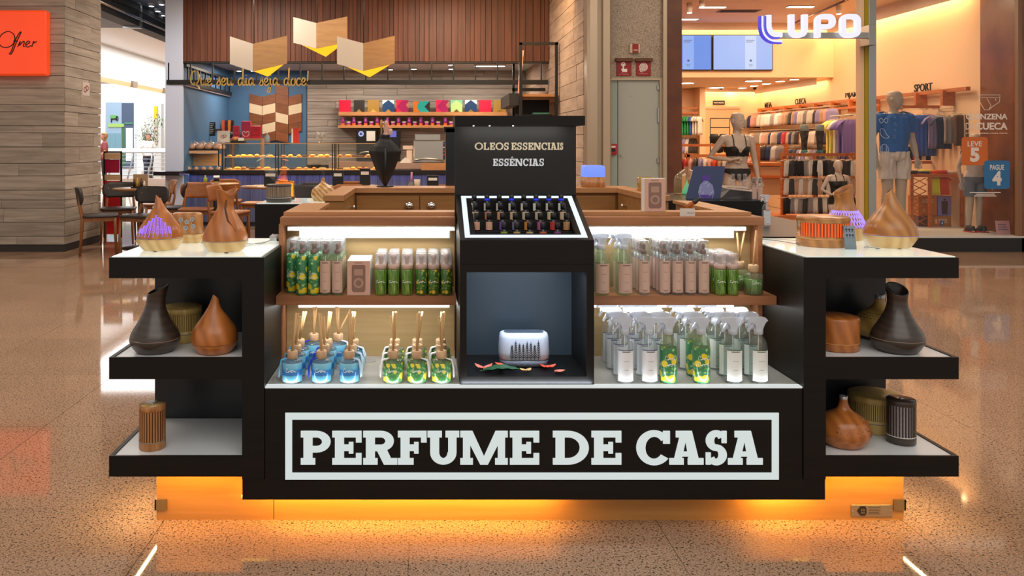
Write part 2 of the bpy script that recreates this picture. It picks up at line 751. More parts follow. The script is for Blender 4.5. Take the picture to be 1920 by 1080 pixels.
# ---------------------------------------------------------------- cafe shell
struct(MB().box(-3.97, -2.25, 15.6, 15.75, 0, 2.72).build('wall_back_blue', BLUE_D))
lb = MB().box(-3.97, -3.73, 12.62, 15.6, 0, 3.6)
lbo = struct(lb.build('wall_cafe_side', BLUE))
MB().box(-3.985, -3.715, 12.58, 12.62, 0, 3.6).build('end_panel', PALE, lbo)
wb = struct(MB().box(-2.25, 2.1, 15.63, 15.75, 0, 2.72).build('wall_back', GROUT))
z = .9
rr = random.Random(11)
while z < 2.68:
    h = rr.choice((.095, .125, .125, .15))
    z1 = min(z + h, 2.70)
    xs = [-2.24] + sorted(rr.uniform(-1.9, 1.6) for _ in range(rr.choice((2, 2, 3)))) + [1.92]
    for x0, x1 in zip(xs, xs[1:]):
        piece('plank', CEM_BACK, wb, x0 + .003, x1 - .003, 15.6 - rr.uniform(0, .008), 15.64, z + .003, z1 - .003)
    z += h
wr = struct(MB().box(1.95, 2.12, 9.9, 15.7, 0, 3.6).build('wall_cafe_right', GROUT))
z = 0.6
while z < 3.58:
    h = rr.choice((.14, .17, .17, .2))
    z1 = min(z + h, 3.6)
    ys = [9.9] + [9.9 + (k + rr.uniform(.3, .7)) * .95 for k in range(3)] + [12.75, 15.6]
    ys = sorted(ys)
    for y0, y1 in zip(ys, ys[1:]):
        piece('plank', CEM_WARM, wr, 1.918 + rr.uniform(0, .008), 1.96, y0 + .003, y1 - .003, z + .003, z1 - .003)
    z += h
# wooden fascia over the counter
fa = struct(MB().box(-3.97, 1.915, 12.62, 12.70, 2.56, 3.6).build('wall_fascia', pm('fascia_backing', '#1c0d08', .8)))
x = -3.97
while x < 1.90:
    wdt = rr.choice((.075, .09, .10, .115, .06))
    piece('plank', SLAT, fa, x + .003, min(x + wdt, 1.915) - .003, 12.595 - rr.uniform(0, .012), 12.63, 2.57, 3.59)
    x += wdt
struct(MB().box(-3.97, 1.915, 12.585, 12.71, 2.545, 2.565).build('trim_1', BLACK))

# dark bulkhead beam at the corridor mouth
bm = MB().box(-4.85, -4.6, 10.98, 16.2, 3.2, 3.56)
bmo = struct(bm.build('beam_corridor', pm('beam_dark', '#262627', .6)))
MB().box(-4.87, -4.58, 13.2, 13.28, 3.17, 3.58).build('beam_joint', STEEL, bmo)
MB().tube((-4.56, 11, 3.3), (-4.56, 16.2, 3.3), .02).build('cable_duct', STEEL, bmo)
MB().tube((-4.56, 11, 3.42), (-4.56, 16.2, 3.42), .012).build('cable_duct', BLACK, bmo)

# ---------------------------------------------------------------- service door between the shops
pil = MB()
pil.prism([(1.94 + .09 * math.sin(t) if False else 1.93, 9.9), (1.93, 9.72), (1.96, 9.68), (2.04, 9.66), (2.05, 9.72), (2.10, 9.72), (2.11, 9.66), (2.19, 9.66), (2.215, 9.70), (2.215, 9.9)], 0, 3.62, 'z')
struct(pil.build('column_aluminium', ALU))
wd = struct(MB().box(2.215, 2.885, 9.85, 9.98, 2.09, 3.62).build('wall_granite', G_PANEL))
struct(MB().box(2.86, 2.905, 9.80, 9.98, 0, 3.62).build('trim_2', ALU))
d1 = snode('door_1')
MB().box(2.215, 2.86, 9.84, 9.9, 2.065, 2.095).build('door_frame', ALU, d1)
MB().box(2.215, 2.225, 9.84, 9.9, 0, 2.065).build('door_frame', ALU, d1)
MB().box(2.828, 2.86, 9.84, 9.9, 0, 2.065).build('door_frame', ALU, d1)
MB().box(2.226, 2.326, 9.87, 9.885, 0, 2.062).build('side_panel', pm('door_side_glass', '#9fb0a6', .12), d1)
MB().box(2.334, 2.827, 9.865, 9.885, 0.02, 2.06).build('door_leaf', pm('door_leaf_grey', '#a6aaa0', .2), d1)
for zz in (1.98, 1.1):
    MB().box(2.80, 2.824, 9.845, 9.866, zz - .03, zz + .03, .004).build('hinge', STEEL, d1)
MB().box(2.806, 2.824, 9.845, 9.866, 1.56, 1.74).build('closer', STEEL, d1)
MB().tube((2.372, 9.866, 1.16), (2.372, 9.84, 1.16), .012).build('door_knob', STEEL, d1)
MB().tube((2.345, 9.866, 1.162), (2.38, 9.866, 1.162), .004).build('latch', STEEL, d1)
MB().tube((2.49, 9.868, 1.88), (2.49, 9.858, 1.88), .008).build('peephole', STEEL, d1)

# ---------------------------------------------------------------- underwear shop shell
struct(MB().box(2.905, 3.09, 9.82, 17.6, 0, 3.62).build('wall_shop_left', BROWN))
struct(MB().box(3.09, 7.4, 17.5, 17.65, 0, 2.5).build('wall_shop_back', SHOPW))
struct(MB().box(7.2, 7.4, 10.6, 17.6, 0, 3.5).build('wall_shop_right', SHOPW))
struct(MB().box(3.0, 7.4, 14.4, 14.52, 2.472, 3.42).build('wall_soffit', SHOPW))
struct(MB().box(7.2, 7.4, 9.86, 10.6, 0, 3.62).build('wall_window_side', BROWN_L))
struct(MB().box(7.0, 10, 9.80, 9.86, 3.3, 3.62).build('wall_shop_head', BROWN))
struct(MB().box(7.4, 10, 9.84, 10.3, 0, 3.62).build('wall_shop_end', BROWN))
# stepped alcoves of the rear wall
MBw = MB().box(3.09, 5.70, 17.35, 17.5, 0, 2.47).box(5.70, 5.82, 16.95, 17.5, 0, 2.47)
struct(MBw.build('wall_alcove', SHOPW))
d2 = snode('door_2')
MB().box(5.9, 6.7, 17.44, 17.5, 0, 2.05).build('door_leaf', pm('fitting_room_door', '#e0bf94', .6), d2)
MB().box(5.87, 6.73, 17.42, 17.5, 2.05, 2.10).build('door_frame', SHOPW, d2)
# display platform, post, window pane
MB1 = MB().box(5.25, 10, 9.86, 11.7, 0, .168)
pl = struct(MB1.build('floor_platform', pm('platform_black', '#151312', .35)))
MB().box(5.25, 10, 9.855, 11.7, .168, .19).build('platform_top', pm('platform_white', '#d5d3d0', .4), pl)
win = snode('window_1')
MB().box(5.36, 7.19, 9.90, 9.908, .19, 3.5).build('pane', WINDOW, win)
post = MB().box(5.335, 5.425, 9.82, 9.93, 0, 3.6, .004)
po = struct(post.build('column_post', STEEL))
MB().box(5.297, 5.334, 9.83, 9.92, 0, 3.6).build('edge_strip', pm('yellow_strip', '#a58f12', .5), po)
MB().box(5.245, 5.296, 9.86, 9.95, 0, 3.6).build('edge_post', SHOPW, po)
struct(MB().box(7.155, 7.2, 9.86, 9.92, .19, 3.5).build('trim_3', pm('window_edge', '#8c6a52', .4)))
# warm coves along the shop's ceilings
area('cove_light', (7.10, 12.5, 3.37), (.10, 3.5), 36, (1, .64, .30))
area('cove_light_rear', (7.10, 16.0, 2.45), (.10, 2.8), 16, (1, .64, .30))
area('cove_light_soffit', (5.2, 14.31, 3.37), (3.9, .10), 22, (1, .64, .30))
area('cove_light_back', (6.5, 17.42, 2.45), (1.3, .08), 7, (1, .64, .30))
for q in ((6.98, 7.0, 10.65, 14.2, 3.21, 3.4), (6.98, 7.0, 14.6, 17.3, 2.36, 2.475), (3.1, 6.98, 14.20, 14.22, 3.28, 3.4), (5.83, 6.98, 17.30, 17.32, 2.40, 2.475)):
    struct(MB().box(*q).build('trim_7', CEIL_S))  # lips added to hide the cove lamps from the floor's reflection

# ---------------------------------------------------------------- side corridor
wf = struct(MB().box(-24, -6, 34, 34.3, 0, 3.8).build('wall_far', WHITE))
struct(MB().box(-8.15, -8.0, 16.2, 34, 2.97, 3.8).build('wall_corridor_fascia', WHITE))
struct(MB().box(-8.3, -8.0, 16.2, 34, 2.90, 2.97).build('trim_4', glow('warm_edge_light', '#ffc98a', 1.1)))
for yy in (22.3, 25.0):
    MB().box(-8.02, -7.94, yy, yy + .35, 2.86, 3.02).build('trim_5', pm('bracket_brown', '#8d7a68', .6))['kind'] = 'structure'
struct(MB().box(-40, 12, 44, 44.3, 0, 8).build('wall_far_end', WHITE))


# ================================================================ KIOSK
XC, YF = .365, 2.73
KB = woodm('kiosk_black_laminate', '#0a0807', '#120d0b', (3, 3, 60), .42, 0, kind='World', bmp=.04)
KB.node_tree.nodes['Principled BSDF'].inputs['Specular IOR Level'].default_value = .3
KB_IN = pm('kiosk_black_inner', '#1d2229', .3)  # bluish reflection put into the colour of the black laminate
OAK = woodm('kiosk_oak', '#8c5a3a', '#a8704a', (2.2, 30, 30), .5, 0, kind='World', bmp=.06)
OAK_TOP = woodm('kiosk_oak_top', '#a87448', '#c68f5e', (2.2, 26, 26), .42, 0, kind='World', bmp=.06)
OAK_PALE = woodm('case_back_oak', '#a2875a', '#b1976a', (2.0, 40, 44), .55, 0, kind='World', bmp=.04)
OAK_BASE = woodm('plinth_oak', '#b57f40', '#c48f50', (1.6, 30, 40), .5, 0, kind='World', bmp=.04)
LINER = pm('white_liner', '#e2e7ec', .3)
LIT_TOP = pm('frosted_lit_glass', '#dfe9e2', .12, emit='#e6f2ea', es=.42, coat=.5)
STRIP = glow('led_panel', '#fbfdff', 1.9)
SIGNW = glow('sign_white', '#dfe9e6', .86)
CREAM = pm('cream_letter', '#e6dcc0', .4, 0)
SILVER = pm('silver_letter', '#dfe5f0', .35, 0)
EDGE = pm('case_edge_white', '#dcdedb', .4)

# plinth
kb = thing('kiosk_plinth', 'wide oak plinth under the black kiosk, lit orange from above', 'plinth', (XC, 2.83, 0))
MB().box(-1.292, -.888, 0, .03, 0, .1805).build('front_board', OAK_BASE, kb)
MB().box(-.885, 1.292, 0, .03, 0, .1805).build('front_board', OAK_BASE, kb)
MB().box(-1.29, -1.262, .03, 2.4, 0, .116).build('side_board', OAK_BASE, kb)
MB().box(1.262, 1.29, .03, 2.4, 0, .116).build('side_board', OAK_BASE, kb)
for sx in (-1, 1):
    q = MB()
    q.box(sx * 1.297 - .012 * 0, sx * 1.255, -.006, 0, .035, .072).box(sx * 1.297, sx * 1.292, -.006, .04, .035, .072)
    q.build('corner_plate', pm('plate_brass', '#a08a62', .4, .8), kb)
# maker's plate on the plinth
ip = thing('info_plate', 'brushed metal plate with dark emblem screwed to the orange-lit plinth', 'plate', (X(1635.5, 2.824), 2.83, Z(958.5, 2.824)))
MB().box(-.071, .071, -.0035, 0, -.0205, .0205, .001).build('plate', pm('plate_steel', '#a39a88', .35, .7), ip)
em = MB()
em.prism([(-.052, 0), (-.044, .011), (-.040, .016), (-.024, .016), (-.019, .009), (-.019, -.009), (-.024, -.016), (-.040, -.016), (-.044, -.011)], -.0048, -.0034)
em.build('emblem', pm('emblem_dark', '#231c15', .5), ip)
e2 = MB()
for (ex, ez) in ((-.036, .004), (-.028, .004), (-.036, -.006), (-.028, -.006)):
    e2.ring(ex, ez, (.003, .004), (.0016, .0025), -.0054, -.0046, n=8)
e2.build('emblem_mark', pm('plate_steel', '', 0), ip)
tl = MB()
for k in range(5):
    tl.box(-.012, .030 - .006 * (k % 2), -.0042, -.0034, .011 - k * .0055, .013 - k * .0055)
tl.build('printed_lines', pm('plate_print', '#4f4639', .6), ip)
for sx in (-.066, .066):
    MB().disc(sx, 0, .0025, -.0052, -.003, 8).build('screw', STEEL, ip)

# sign panel: wide foot, narrower between the two uprights
fp = thing('sign_counter', 'black front panel of the kiosk under the product deck', 'panel', (XC, 2.735, 0))
MB().prism([(-.974, .111), (.974, .111), (.974, .18), (.898, .18), (.898, .483), (-.898, .483), (-.898, .18), (-.974, .18)], 0, .03).build('board', KB, fp)
sg = thing('lit_sign', 'long white lit sign in a frame on the black kiosk front', 'sign', (0, 2.735, 0))
YS = 2.733
sx0, sx1, sz0, sz1 = X(535, YS), X(1460, YS), Z(899, YS), Z(774, YS)
bw = .0225
sb = MB()
sb.strip([(sx0, sz0), (sx1, sz0), (sx1, sz1), (sx0, sz1)], [(sx0 + bw, sz0 + bw), (sx1 - bw, sz0 + bw), (sx1 - bw, sz1 - bw), (sx0 + bw, sz1 - bw)], -.004, 0, 'y', True)
sb.build('sign_border', SIGNW, sg)


# slab-serif capitals in a W x 1 box: t stem, s bar thickness
def glyph(ch, W, t, s, e=.08):
    R, S = [], []        # convex polygons, strips

    def rect(a, b, c, d):
        R.append([(a, b), (c, b), (c, d), (a, d)])

    def arc(cx, cz, ro, ri, a0, a1, n=14):
        A = [(cx + ro[0] * math.cos(math.radians(a0 + (a1 - a0) * i / n)), cz + ro[1] * math.sin(math.radians(a0 + (a1 - a0) * i / n))) for i in range(n + 1)]
        B = [(cx + ri[0] * math.cos(math.radians(a0 + (a1 - a0) * i / n)), cz + ri[1] * math.sin(math.radians(a0 + (a1 - a0) * i / n))) for i in range(n + 1)]
        S.append((A, B))
    if ch in 'PR':
        lo = .36 if ch == 'P' else .40
        rect(e, 0, e + t, 1)
        rect(0, 0, t + 2 * e, s)
        cx = W * .52
        rect(0, 1 - s, cx, 1)
        rect(e + t, lo, cx, lo + s)
        cz, ry = (1 + lo) / 2, (1 - lo) / 2
        right = W if ch == 'P' else W * .90
        arc(cx, cz, (right - cx, ry), (right - cx - t * .95, ry - s), -90, 90)
        if ch == 'R':
            R.append([(W * .40, lo + .02), (W * .40 + t * 1.15, lo + .02), (W * .90, 0), (W * .90 - t * 1.1, 0)])
            rect(W * .72, 0, W, s)
    elif ch in 'EÊFL':
        rect(e, 0, e + t, 1)
        sr = min(.17, t * .75)
        if ch == 'L':
            rect(0, 1 - s, t + 2 * e, 1)
        else:
            rect(0, 1 - s, W, 1)
            rect(W - sr, 1 - .34, W, 1)
            rect(e + t, .5 - s * .5, W * .72, .5 + s * .5)
            rect(W * .72 - sr * .8, .5 - .17, W * .72, .5 + .17)
        if ch == 'F':
            rect(0, 0, t + 2 * e + .04, s)
        else:
            rect(0, 0, W, s)
            rect(W - sr, 0, W, .34)
        if ch == 'Ê':
            R.append([(W * .28, 1.08), (W * .40, 1.08), (W * .52, 1.21), (W * .52, 1.30), (W * .46, 1.30)])
            R.append([(W * .76, 1.08), (W * .64, 1.08), (W * .52, 1.21), (W * .52, 1.30), (W * .58, 1.30)])
    elif ch == 'U':
        t2 = t * .92
        rect(e, .36, e + t, 1)
        rect(W - e - t2, .36, W - e, 1)
        rect(0, 1 - s, t + 2 * e, 1)
        rect(W - t2 - 2 * e, 1 - s, W, 1)
        arc(W / 2, .36, (W / 2 - e, .36), (W / 2 - e - t, .36 - s), 180, 360)
    elif ch in 'MN':
        t2 = t * .8
        rect(e, 0, e + t2, 1)
        rect(W - e - t2, 0, W - e, 1)
        rect(0, 0, t2 + 2 * e, s)
        rect(W - t2 - 2 * e, 0, W, s) if ch == 'M' else None
        rect(0, 1 - s, t2 + e, 1)
        if ch == 'M':
            rect(W - t2 - e, 1 - s, W, 1)
            R.append([(e, 1), (e + t * 1.05, 1), (W / 2 + t * .42, .0), (W / 2 - t * .42, .0)])
            R.append([(W - e, 1), (W - e - t * 1.05, 1), (W / 2 - t * .42, .0), (W / 2 + t * .42, .0)])
        else:
            rect(W - t2 - 2 * e, 1 - s, W, 1)
            R.append([(e, 1), (e + t * 1.25, 1), (W - e, 0), (W - e - t * 1.25, 0)])
    elif ch == 'D':
        rect(e, 0, e + t, 1)
        cx = W * .42
        rect(0, 1 - s, cx, 1)
        rect(0, 0, cx, s)
        arc(cx, .5, (W - cx, .5), (W - cx - t, .5 - s), -90, 90, 20)
    elif ch == 'O':
        arc(W / 2, .5, (W / 2, .52), (W / 2 - t, .52 - s), 0, 360, 28)
    elif ch == 'C':
        arc(W * .53, .5, (W * .53, .52), (W * .53 - t, .52 - s), 38, 322, 26)
        rect(W - t * .75, .62, W, 1.0)
    elif ch == 'A':
        R.append([(W * .10, 0), (W * .10 + t * .85, 0), (W * .54, 1), (W * .34, 1)])
        R.append([(W * .90, 0), (W * .90 - t * 1.15, 0), (W * .42, 1), (W * .66, 1)])
        rect(W * .19, 1 - s, W * .62, 1)
        rect(W * .25, .24, W * .75, .24 + s * .75)
        rect(0, 0, W * .42, s)
        rect(W * .54, 0, W, s)
    elif ch == 'I':
        rect(e, 0, e + t, 1)
        rect(0, 0, t + 2 * e, s)
        rect(0, 1 - s, t + 2 * e, 1)
    elif ch == 'S':
        ry, th = .26 + .25 * s, t * .92
        rx = W * .47
        arc(W / 2, 1.02 - ry, (rx, ry), (rx - th, ry - s), 28, 272, 20)
        arc(W / 2, ry - .02, (rx, ry), (rx - th, ry - s), 208, 452, 20)
        rect(W * .96 - t * .55, .64, W * .96, 1.0)
        rect(W * .03, 0, W * .03 + t * .55, .36)
    return R, S


def letter(ch, x0, x1, z0, z1, y, mat, parent, t, s, d=.004, name='letter', e=.08):
    hh = z1 - z0
    R, S = glyph(ch, (x1 - x0) / hh, t, s, e)
    b = MB()
    f = lambda p: (x0 + p[0] * hh, z0 + p[1] * hh)
    for i, r in enumerate(R):
        b.prism([f(p) for p in r], -d - .00002 * i, 0)
    for A, B in S:
        b.strip([f(p) for p in A], [f(p) for p in B], -d, 0)
    return b.build(name, mat, parent)


lz0, lz1 = Z(871, YS), Z(808, YS)
for ch, a, b in (('P', 564, 620), ('E', 623, 678), ('R', 681, 745), ('F', 746, 800), ('U', 801.5, 861), ('M', 863, 952), ('E', 956, 1011),
                 ('D', 1036.6, 1104), ('E', 1109, 1165), ('C', 1193, 1256), ('A', 1255, 1319), ('S', 1322, 1364), ('A', 1365, 1430)):
    letter(ch, X(a, YS), X(b, YS), lz0, lz1, 0, SIGNW, sg, .27, .19)

# product case between the two uprights
cs = thing('product_case', 'oak-backed product case with two lit shelves on the kiosk front', 'display case', (0, 0, 0))
MB().box(XC - .898, XC + .898, 2.767, 3.128, .468, .489).build('deck', pm('case_deck', '#9c9d98', .35), cs)
MB().box(XC - .898, XC + .898, 2.735, 2.766, .4835, .4889).build('deck_edge', glow('deck_edge_led', '#eef4f2', .75), cs)
for a, b in ((-.50, .10), (.59, 1.22)):
    area('deck_edge_light', ((a + b) / 2, 2.752, .4915), (b - a, .008), .2, (.95, .98, 1), (math.radians(128), 0, 0))
area('niche_edge_light', (.345, 2.742, .492), (.44, .006), .5, (.8, .9, 1), (math.radians(160), 0, 0))
MB().box(-.527, X(852, 3.09), 3.13, 3.15, .4895, 1.0).build('back_panel', OAK_PALE, cs)
MB().box(X(1081, 3.09), 1.246, 3.13, 3.15, .4895, 1.0).build('back_panel', OAK_PALE, cs)
MB().box(-.533, .113, 2.935, 3.129, .722, .754).build('shelf', OAK, cs)
MB().box(.5725, 1.263, 2.935, 3.129, .722, .754).build('shelf', OAK, cs)
for (a, b) in ((X(562, 3.128), .095), (.58, X(1375, 3.128))):
    MB().box(a, b, 3.124, 3.13, Z(446, 3.125), Z(429, 3.125)).build('led_panel', STRIP, cs)
for (a, b) in ((X(560, 3.128), .095), (.58, X(1375, 3.128))):
    MB().box(a, b, 3.124, 3.13, .676, .712).build('led_panel', STRIP, cs)
for (a, b) in ((X(540, 3.06), .113), (.575, X(1397, 3.06))):
    MB().box(a, b, 3.05, 3.07, .977, .992).build('top_rail', EDGE, cs)
MB().box(-.545, -.528, 3.06, 3.15, .49, 1.0).build('side_panel', OAK, cs)
MB().box(1.247, 1.264, 3.06, 3.15, .49, 1.0).build('side_panel', OAK, cs)
MB().disc(X(692, 3.06), 3.06, .027, .489, .4905, 20, 'z').build('cable_grommet', pm('grommet_grey', '#8d9093', .4), cs)
for a, b in ((-.5, .1), (.59, 1.2)):
    area('case_light', ((a + b) / 2, 3.10, .975), (b - a, .02), .35, (1, .97, .90), (math.radians(-35), 0, 0))
    area('case_light', ((a + b) / 2, 3.09, .70), (b - a, .02), .35, (1, .97, .90), (math.radians(-35), 0, 0))
    area('case_front_light', ((a + b) / 2, 2.945, .719), (b - a, .008), 1.1, (1, .98, .95))  # added strips without a fitting, lighting the products from the front
    area('case_front_light', ((a + b) / 2, 3.02, .998), (b - a, .008), 1.1, (1, .98, .95))

# display towers either side
def tower(sgn, label):
    t = thing('display_tower', label, 'display tower', (XC, YF, 0))
    xx = lambda a, b: (min(sgn * a, sgn * b), max(sgn * a, sgn * b))
    a, b = xx(.900, .974)
    MB().box(a, b, 0, .54, .181, .852).build('upright', KB, t)
    a, b = xx(.900, 1.418)
    top = MB()
    top.box(a, b, 0, .54, .852, .921)
    top.build('top_box', KB, t)
    ga, gb = xx(.912, 1.410)
    MB().box(ga, gb, .006, .53, .921, .9245).build('glass_top', LIT_TOP, t)
    for nm_, z0, z1 in (('shelf', .515, .588), ('shelf', .19, .259)):
        a, b = xx(.974, 1.418)
        oa, ob = xx(1.404, 1.418)
        sh = MB()
        sh.box(a, b, 0, .385, z0, z1 - .006)
        sh.box(a, b, 0, .008, z1 - .006, z1).box(oa, ob, .008, .385, z1 - .006, z1)
        so = sh.build(nm_, KB, t)
        la, lb_ = xx(.976, 1.403)
        MB().box(la, lb_, .009, .383, z1 - .006, z1 - .003).build('liner', LINER, so)
    ds = MB()
    for k in range(17):
        c_ = sgn * 1.352
        ds.box(c_ - .004, c_ + .004, .02 + k * .021, .033 + k * .021, .1865, .1895)
    ds.build('led_strip', glow('warm_diode', '#ffd68a', 6), t)
    area('side_glow', (XC + sgn * 1.352, YF + .2, .184), (.01, .34), .9, (1, .70, .34))
    a, b = xx(.974, 1.392)
    MB().box(a, b, .386, .42, .19, .852).build('back_panel', KB_IN, t)
    a, b = xx(.90, 1.30)
    MB().box(a, b, .541, .548, .12, .90).build('rear_panel', KB, t)
    return t


tower(-1, 'black stepped display tower nearest the cafe, with two open shelves')
tower(1, 'black stepped display tower nearest the underwear shop, with two open shelves')

# centre tower: niche, sloped oil tray, header
T0, T1 = .119, .571
ct = thing('centre_tower', 'black centre tower with lit niche, sloped oil tray and tall header', 'display tower', (0, 0, 0))
n = MB()
n.box(T0, X(875, 2.755), 2.755, 3.06, .4902, .895)
n.box(X(1100, 2.755), T1, 2.755, 3.06, .4902, .895)
n.box(X(875, 2.755), X(1100, 2.755), 2.755, 3.06, .868, .895)
n.box(X(875, 2.755), X(1100, 2.755), 2.755, 3.06, .4902, .517)
n.build('niche_box', KB, ct)
MB().box(X(875, 2.755), X(1100, 2.755), 3.04, 3.06, .517, .868).build('niche_back', pm('niche_back_grey', '#3a434b', .3, .2), ct)
area('niche_light', (.345, 2.80, .862), (.34, .03), 2.5, (.70, .86, 1), (math.radians(12), 0, 0))
SL = math.atan2(1.105 - .976, 3.08 - 2.755)          # slope of the tray
tb = MB()                                           # wedge under the tray, open recess
tz = lambda y: .976 + (y - 2.755) * math.tan(SL)
for a, b in ((T0, T0 + .055), (T1 - .055, T1)):
    tb.prism([(2.755, .896), (3.09, .896), (3.09, tz(3.09)), (2.755, .976)], a, b, 'x')
tb.prism([(2.755, .896), (2.80, .896), (2.80, tz(2.80)), (2.755, .976)], T0 + .055, T1 - .055, 'x')
tb.prism([(3.04, .896), (3.09, .896), (3.09, tz(3.09)), (3.04, tz(3.04))], T0 + .055, T1 - .055, 'x')
tb.build('tray_case', KB, ct)
ROWS = ((3.017, 1.050), (2.95, 1.024), (2.885, .994), (2.825, .966))
stp = MB()
for k, (y, z) in enumerate(ROWS):
    y1 = 3.04 if k == 0 else (ROWS[k - 1][0] + y) / 2
    y0 = 2.80 if k == 3 else (ROWS[k + 1][0] + y) / 2
    stp.box(T0 + .055, T1 - .055, y0, y1, .897, z)
stp.build('stepped_rack', pm('rack_black', '#0b0b0d', .5), ct)
lf = MB()
fr = lambda y0, y1, a, b, k: lf.prism([(y0, tz(y0) - .002), (y1, tz(y1) - .002), (y1, tz(y1) + k), (y0, tz(y0) + k)], a, b, 'x')
i0, i1 = T0 + .018, T1 - .018
fr(2.772, 2.788, i0, i1, .0015)
fr(3.062, 3.076, i0, i1, .0015)
fr(2.772, 3.076, i0, i0 + .018, .0016)
fr(2.772, 3.076, i1 - .018, i1, .0016)
lf.build('light_frame', glow('tray_led', '#e4f0ff', 1.15), ct)
hd = MB().box(X(853, 3.09), X(1080, 3.09), 3.09, 3.11, .4902, 1.39)
hdo = hd.build('header', pm('header_black', '#0c0908', .4), ct)
cn = MB().box(X(853, 2.90), X(1097, 2.90), 2.90, 3.13, 1.366, 1.400).build('canopy', KB, ct)
area('canopy_light', (.345, 2.93, 1.362), (.40, .02), .45, (1, .96, .9), (math.radians(28), 0, 0))
for kx in (888, 918, 962):
    MB().box(X(kx, 2.92) - .002, X(kx, 2.92) + .002, 2.915, 2.925, 1.3635, 1.366).build('spot', glow('tiny_led', '#ffffff', 4), cn)
ws = [('O', 890, 906), ('L', 907, 917), ('E', 918.5, 928), ('O', 929, 944), ('S', 945, 954),
      ('E', 959, 968.5), ('S', 969.5, 978.5), ('S', 980, 989), ('E', 990.5, 1000), ('N', 1001, 1014), ('C', 1015, 1026), ('I', 1027, 1031.5), ('A', 1032, 1044), ('I', 1044.5, 1049), ('S', 1050, 1056)]
for ch, a, b in ws:
    letter(ch, X(a, 3.088), X(b, 3.088), Z(281, 3.088), Z(267.5, 3.088), 3.09, CREAM, hdo, .215, .15, .003, e=.06).location = (0, 3.09, 0)
ws = [('E', 924.5, 933.5), ('S', 935, 944), ('S', 945.5, 954), ('Ê', 955.5, 965), ('N', 966, 979.5), ('C', 980.5, 991), ('I', 992.5, 997), ('A', 997.5, 1010), ('S', 1011, 1020)]
for ch, a, b in ws:
    letter(ch, X(a, 3.088), X(b, 3.088), Z(311, 3.088), Z(297.5, 3.088), 3.09, SILVER, hdo, .215, .15, .003, e=.06).location = (0, 3.09, 0)
# its twin at the far side of the kiosk
bt = thing('rear_tower', 'rear header of the kiosk seen as dark strip behind the centre tower', 'display tower', (0, 0, 0))
MB().box(.13, .585, 5.0, 5.03, .95, 1.395).build('header', KB_IN, bt)
MB().box(.12, .59, 5.0, 5.22, 1.372, 1.405).build('canopy', KB, bt)

# oak counter ring
def board(name, label, *boxes):
    b = MB()
    for q in boxes:
        b.box(*q, .003)
    return tag(b.build(name, OAK_TOP), label, 'worktop')


fc = thing('front_worktop', 'oak front worktop of the kiosk with short return towards each end', 'worktop', (0, 0, 0))
MB().box(-.530, .113, 3.00, 3.16, 1.001, 1.032, .002).build('lower_board', OAK, fc)
MB().box(.5725, 1.247, 3.00, 3.16, 1.001, 1.032, .002).build('lower_board', OAK, fc)
MB().prism([(-.527, 3.06), (.113, 3.06), (.113, 3.14), (.576, 3.14), (.576, 3.06), (1.222, 3.06), (1.222, 3.66), (1.122, 3.70), (1.122, 3.16), (-.41, 3.16), (-.41, 3.54), (-.527, 3.54)], 1.0325, 1.045, 'z').build('upper_board', OAK_TOP, fc)
MB().prism([(-.52, 3.17), (-.42, 3.17), (-.42, 3.53), (-.52, 3.53)], .12, 1.032, 'z').build('return_panel', OAK, fc)
MB().prism([(1.13, 3.17), (1.215, 3.17), (1.215, 3.65), (1.13, 3.68)], .12, 1.032, 'z').build('return_panel', OAK, fc)
bc = thing('rear_cabinet', 'oak rear cabinet of the kiosk with cup-handled drawers', 'cabinet', (0, 0, 0))
MB().prism([(-.502, 4.05), (-.40, 4.05), (-.40, 4.73), (1.115, 4.73), (1.115, 4.05), (1.215, 4.05), (1.215, 4.99), (-.502, 4.99)], 1.018, 1.045, 'z').build('worktop', OAK_TOP, bc)
OAK_IN = woodm('kiosk_oak_inside', '#8f6232', '#a8773f', (2.2, 30, 40), .5, 0, kind='World', bmp=.05)
cb = MB().prism([(-.495, 4.06), (-.405, 4.06), (-.405, 4.76), (1.12, 4.76), (1.12, 4.06), (1.21, 4.06), (1.21, 4.98), (-.495, 4.98)], .1, 1.018, 'z')
cb.build('carcass', OAK_IN, bc)
for (a, b) in ((-.395, -.03), (-.026, .34), (.344, .72), (.724, 1.108)):
    dr = MB().box(a, b, 4.742, 4.759, .83, 1.0, .002).build('drawer', OAK_IN, bc)
    hb = MB()
    xm = b - .06 if a < -.2 else a + .065
    hb.lathe([(.028, 0), (.0275, .006), (.022, .015), (.012, .0205), (0, .022)], 16, sy=1, fn=lambda x, y, z: (x, -z * 1.0, max(y, -.012)))
    hb.build('cup_handle', pm('chrome', '#d9d9d9', .12, 1), dr, (xm, 4.741, .94))
    MB().box(a, b, 4.742, 4.759, .62, .826, .002).build('drawer', OAK_IN, bc)
for sx, yy in ((-.404, 4.45), (1.119, 4.55)):
    k = MB().lathe([(.006, 0), (.006, .012), (.013, .016), (.013, .024), (0, .028)], 14)
    k.build('knob', pm('chrome', '', 0), bc, (sx, yy, .955), rot=(0, PI / 2 if sx < 0 else -PI / 2, 0))

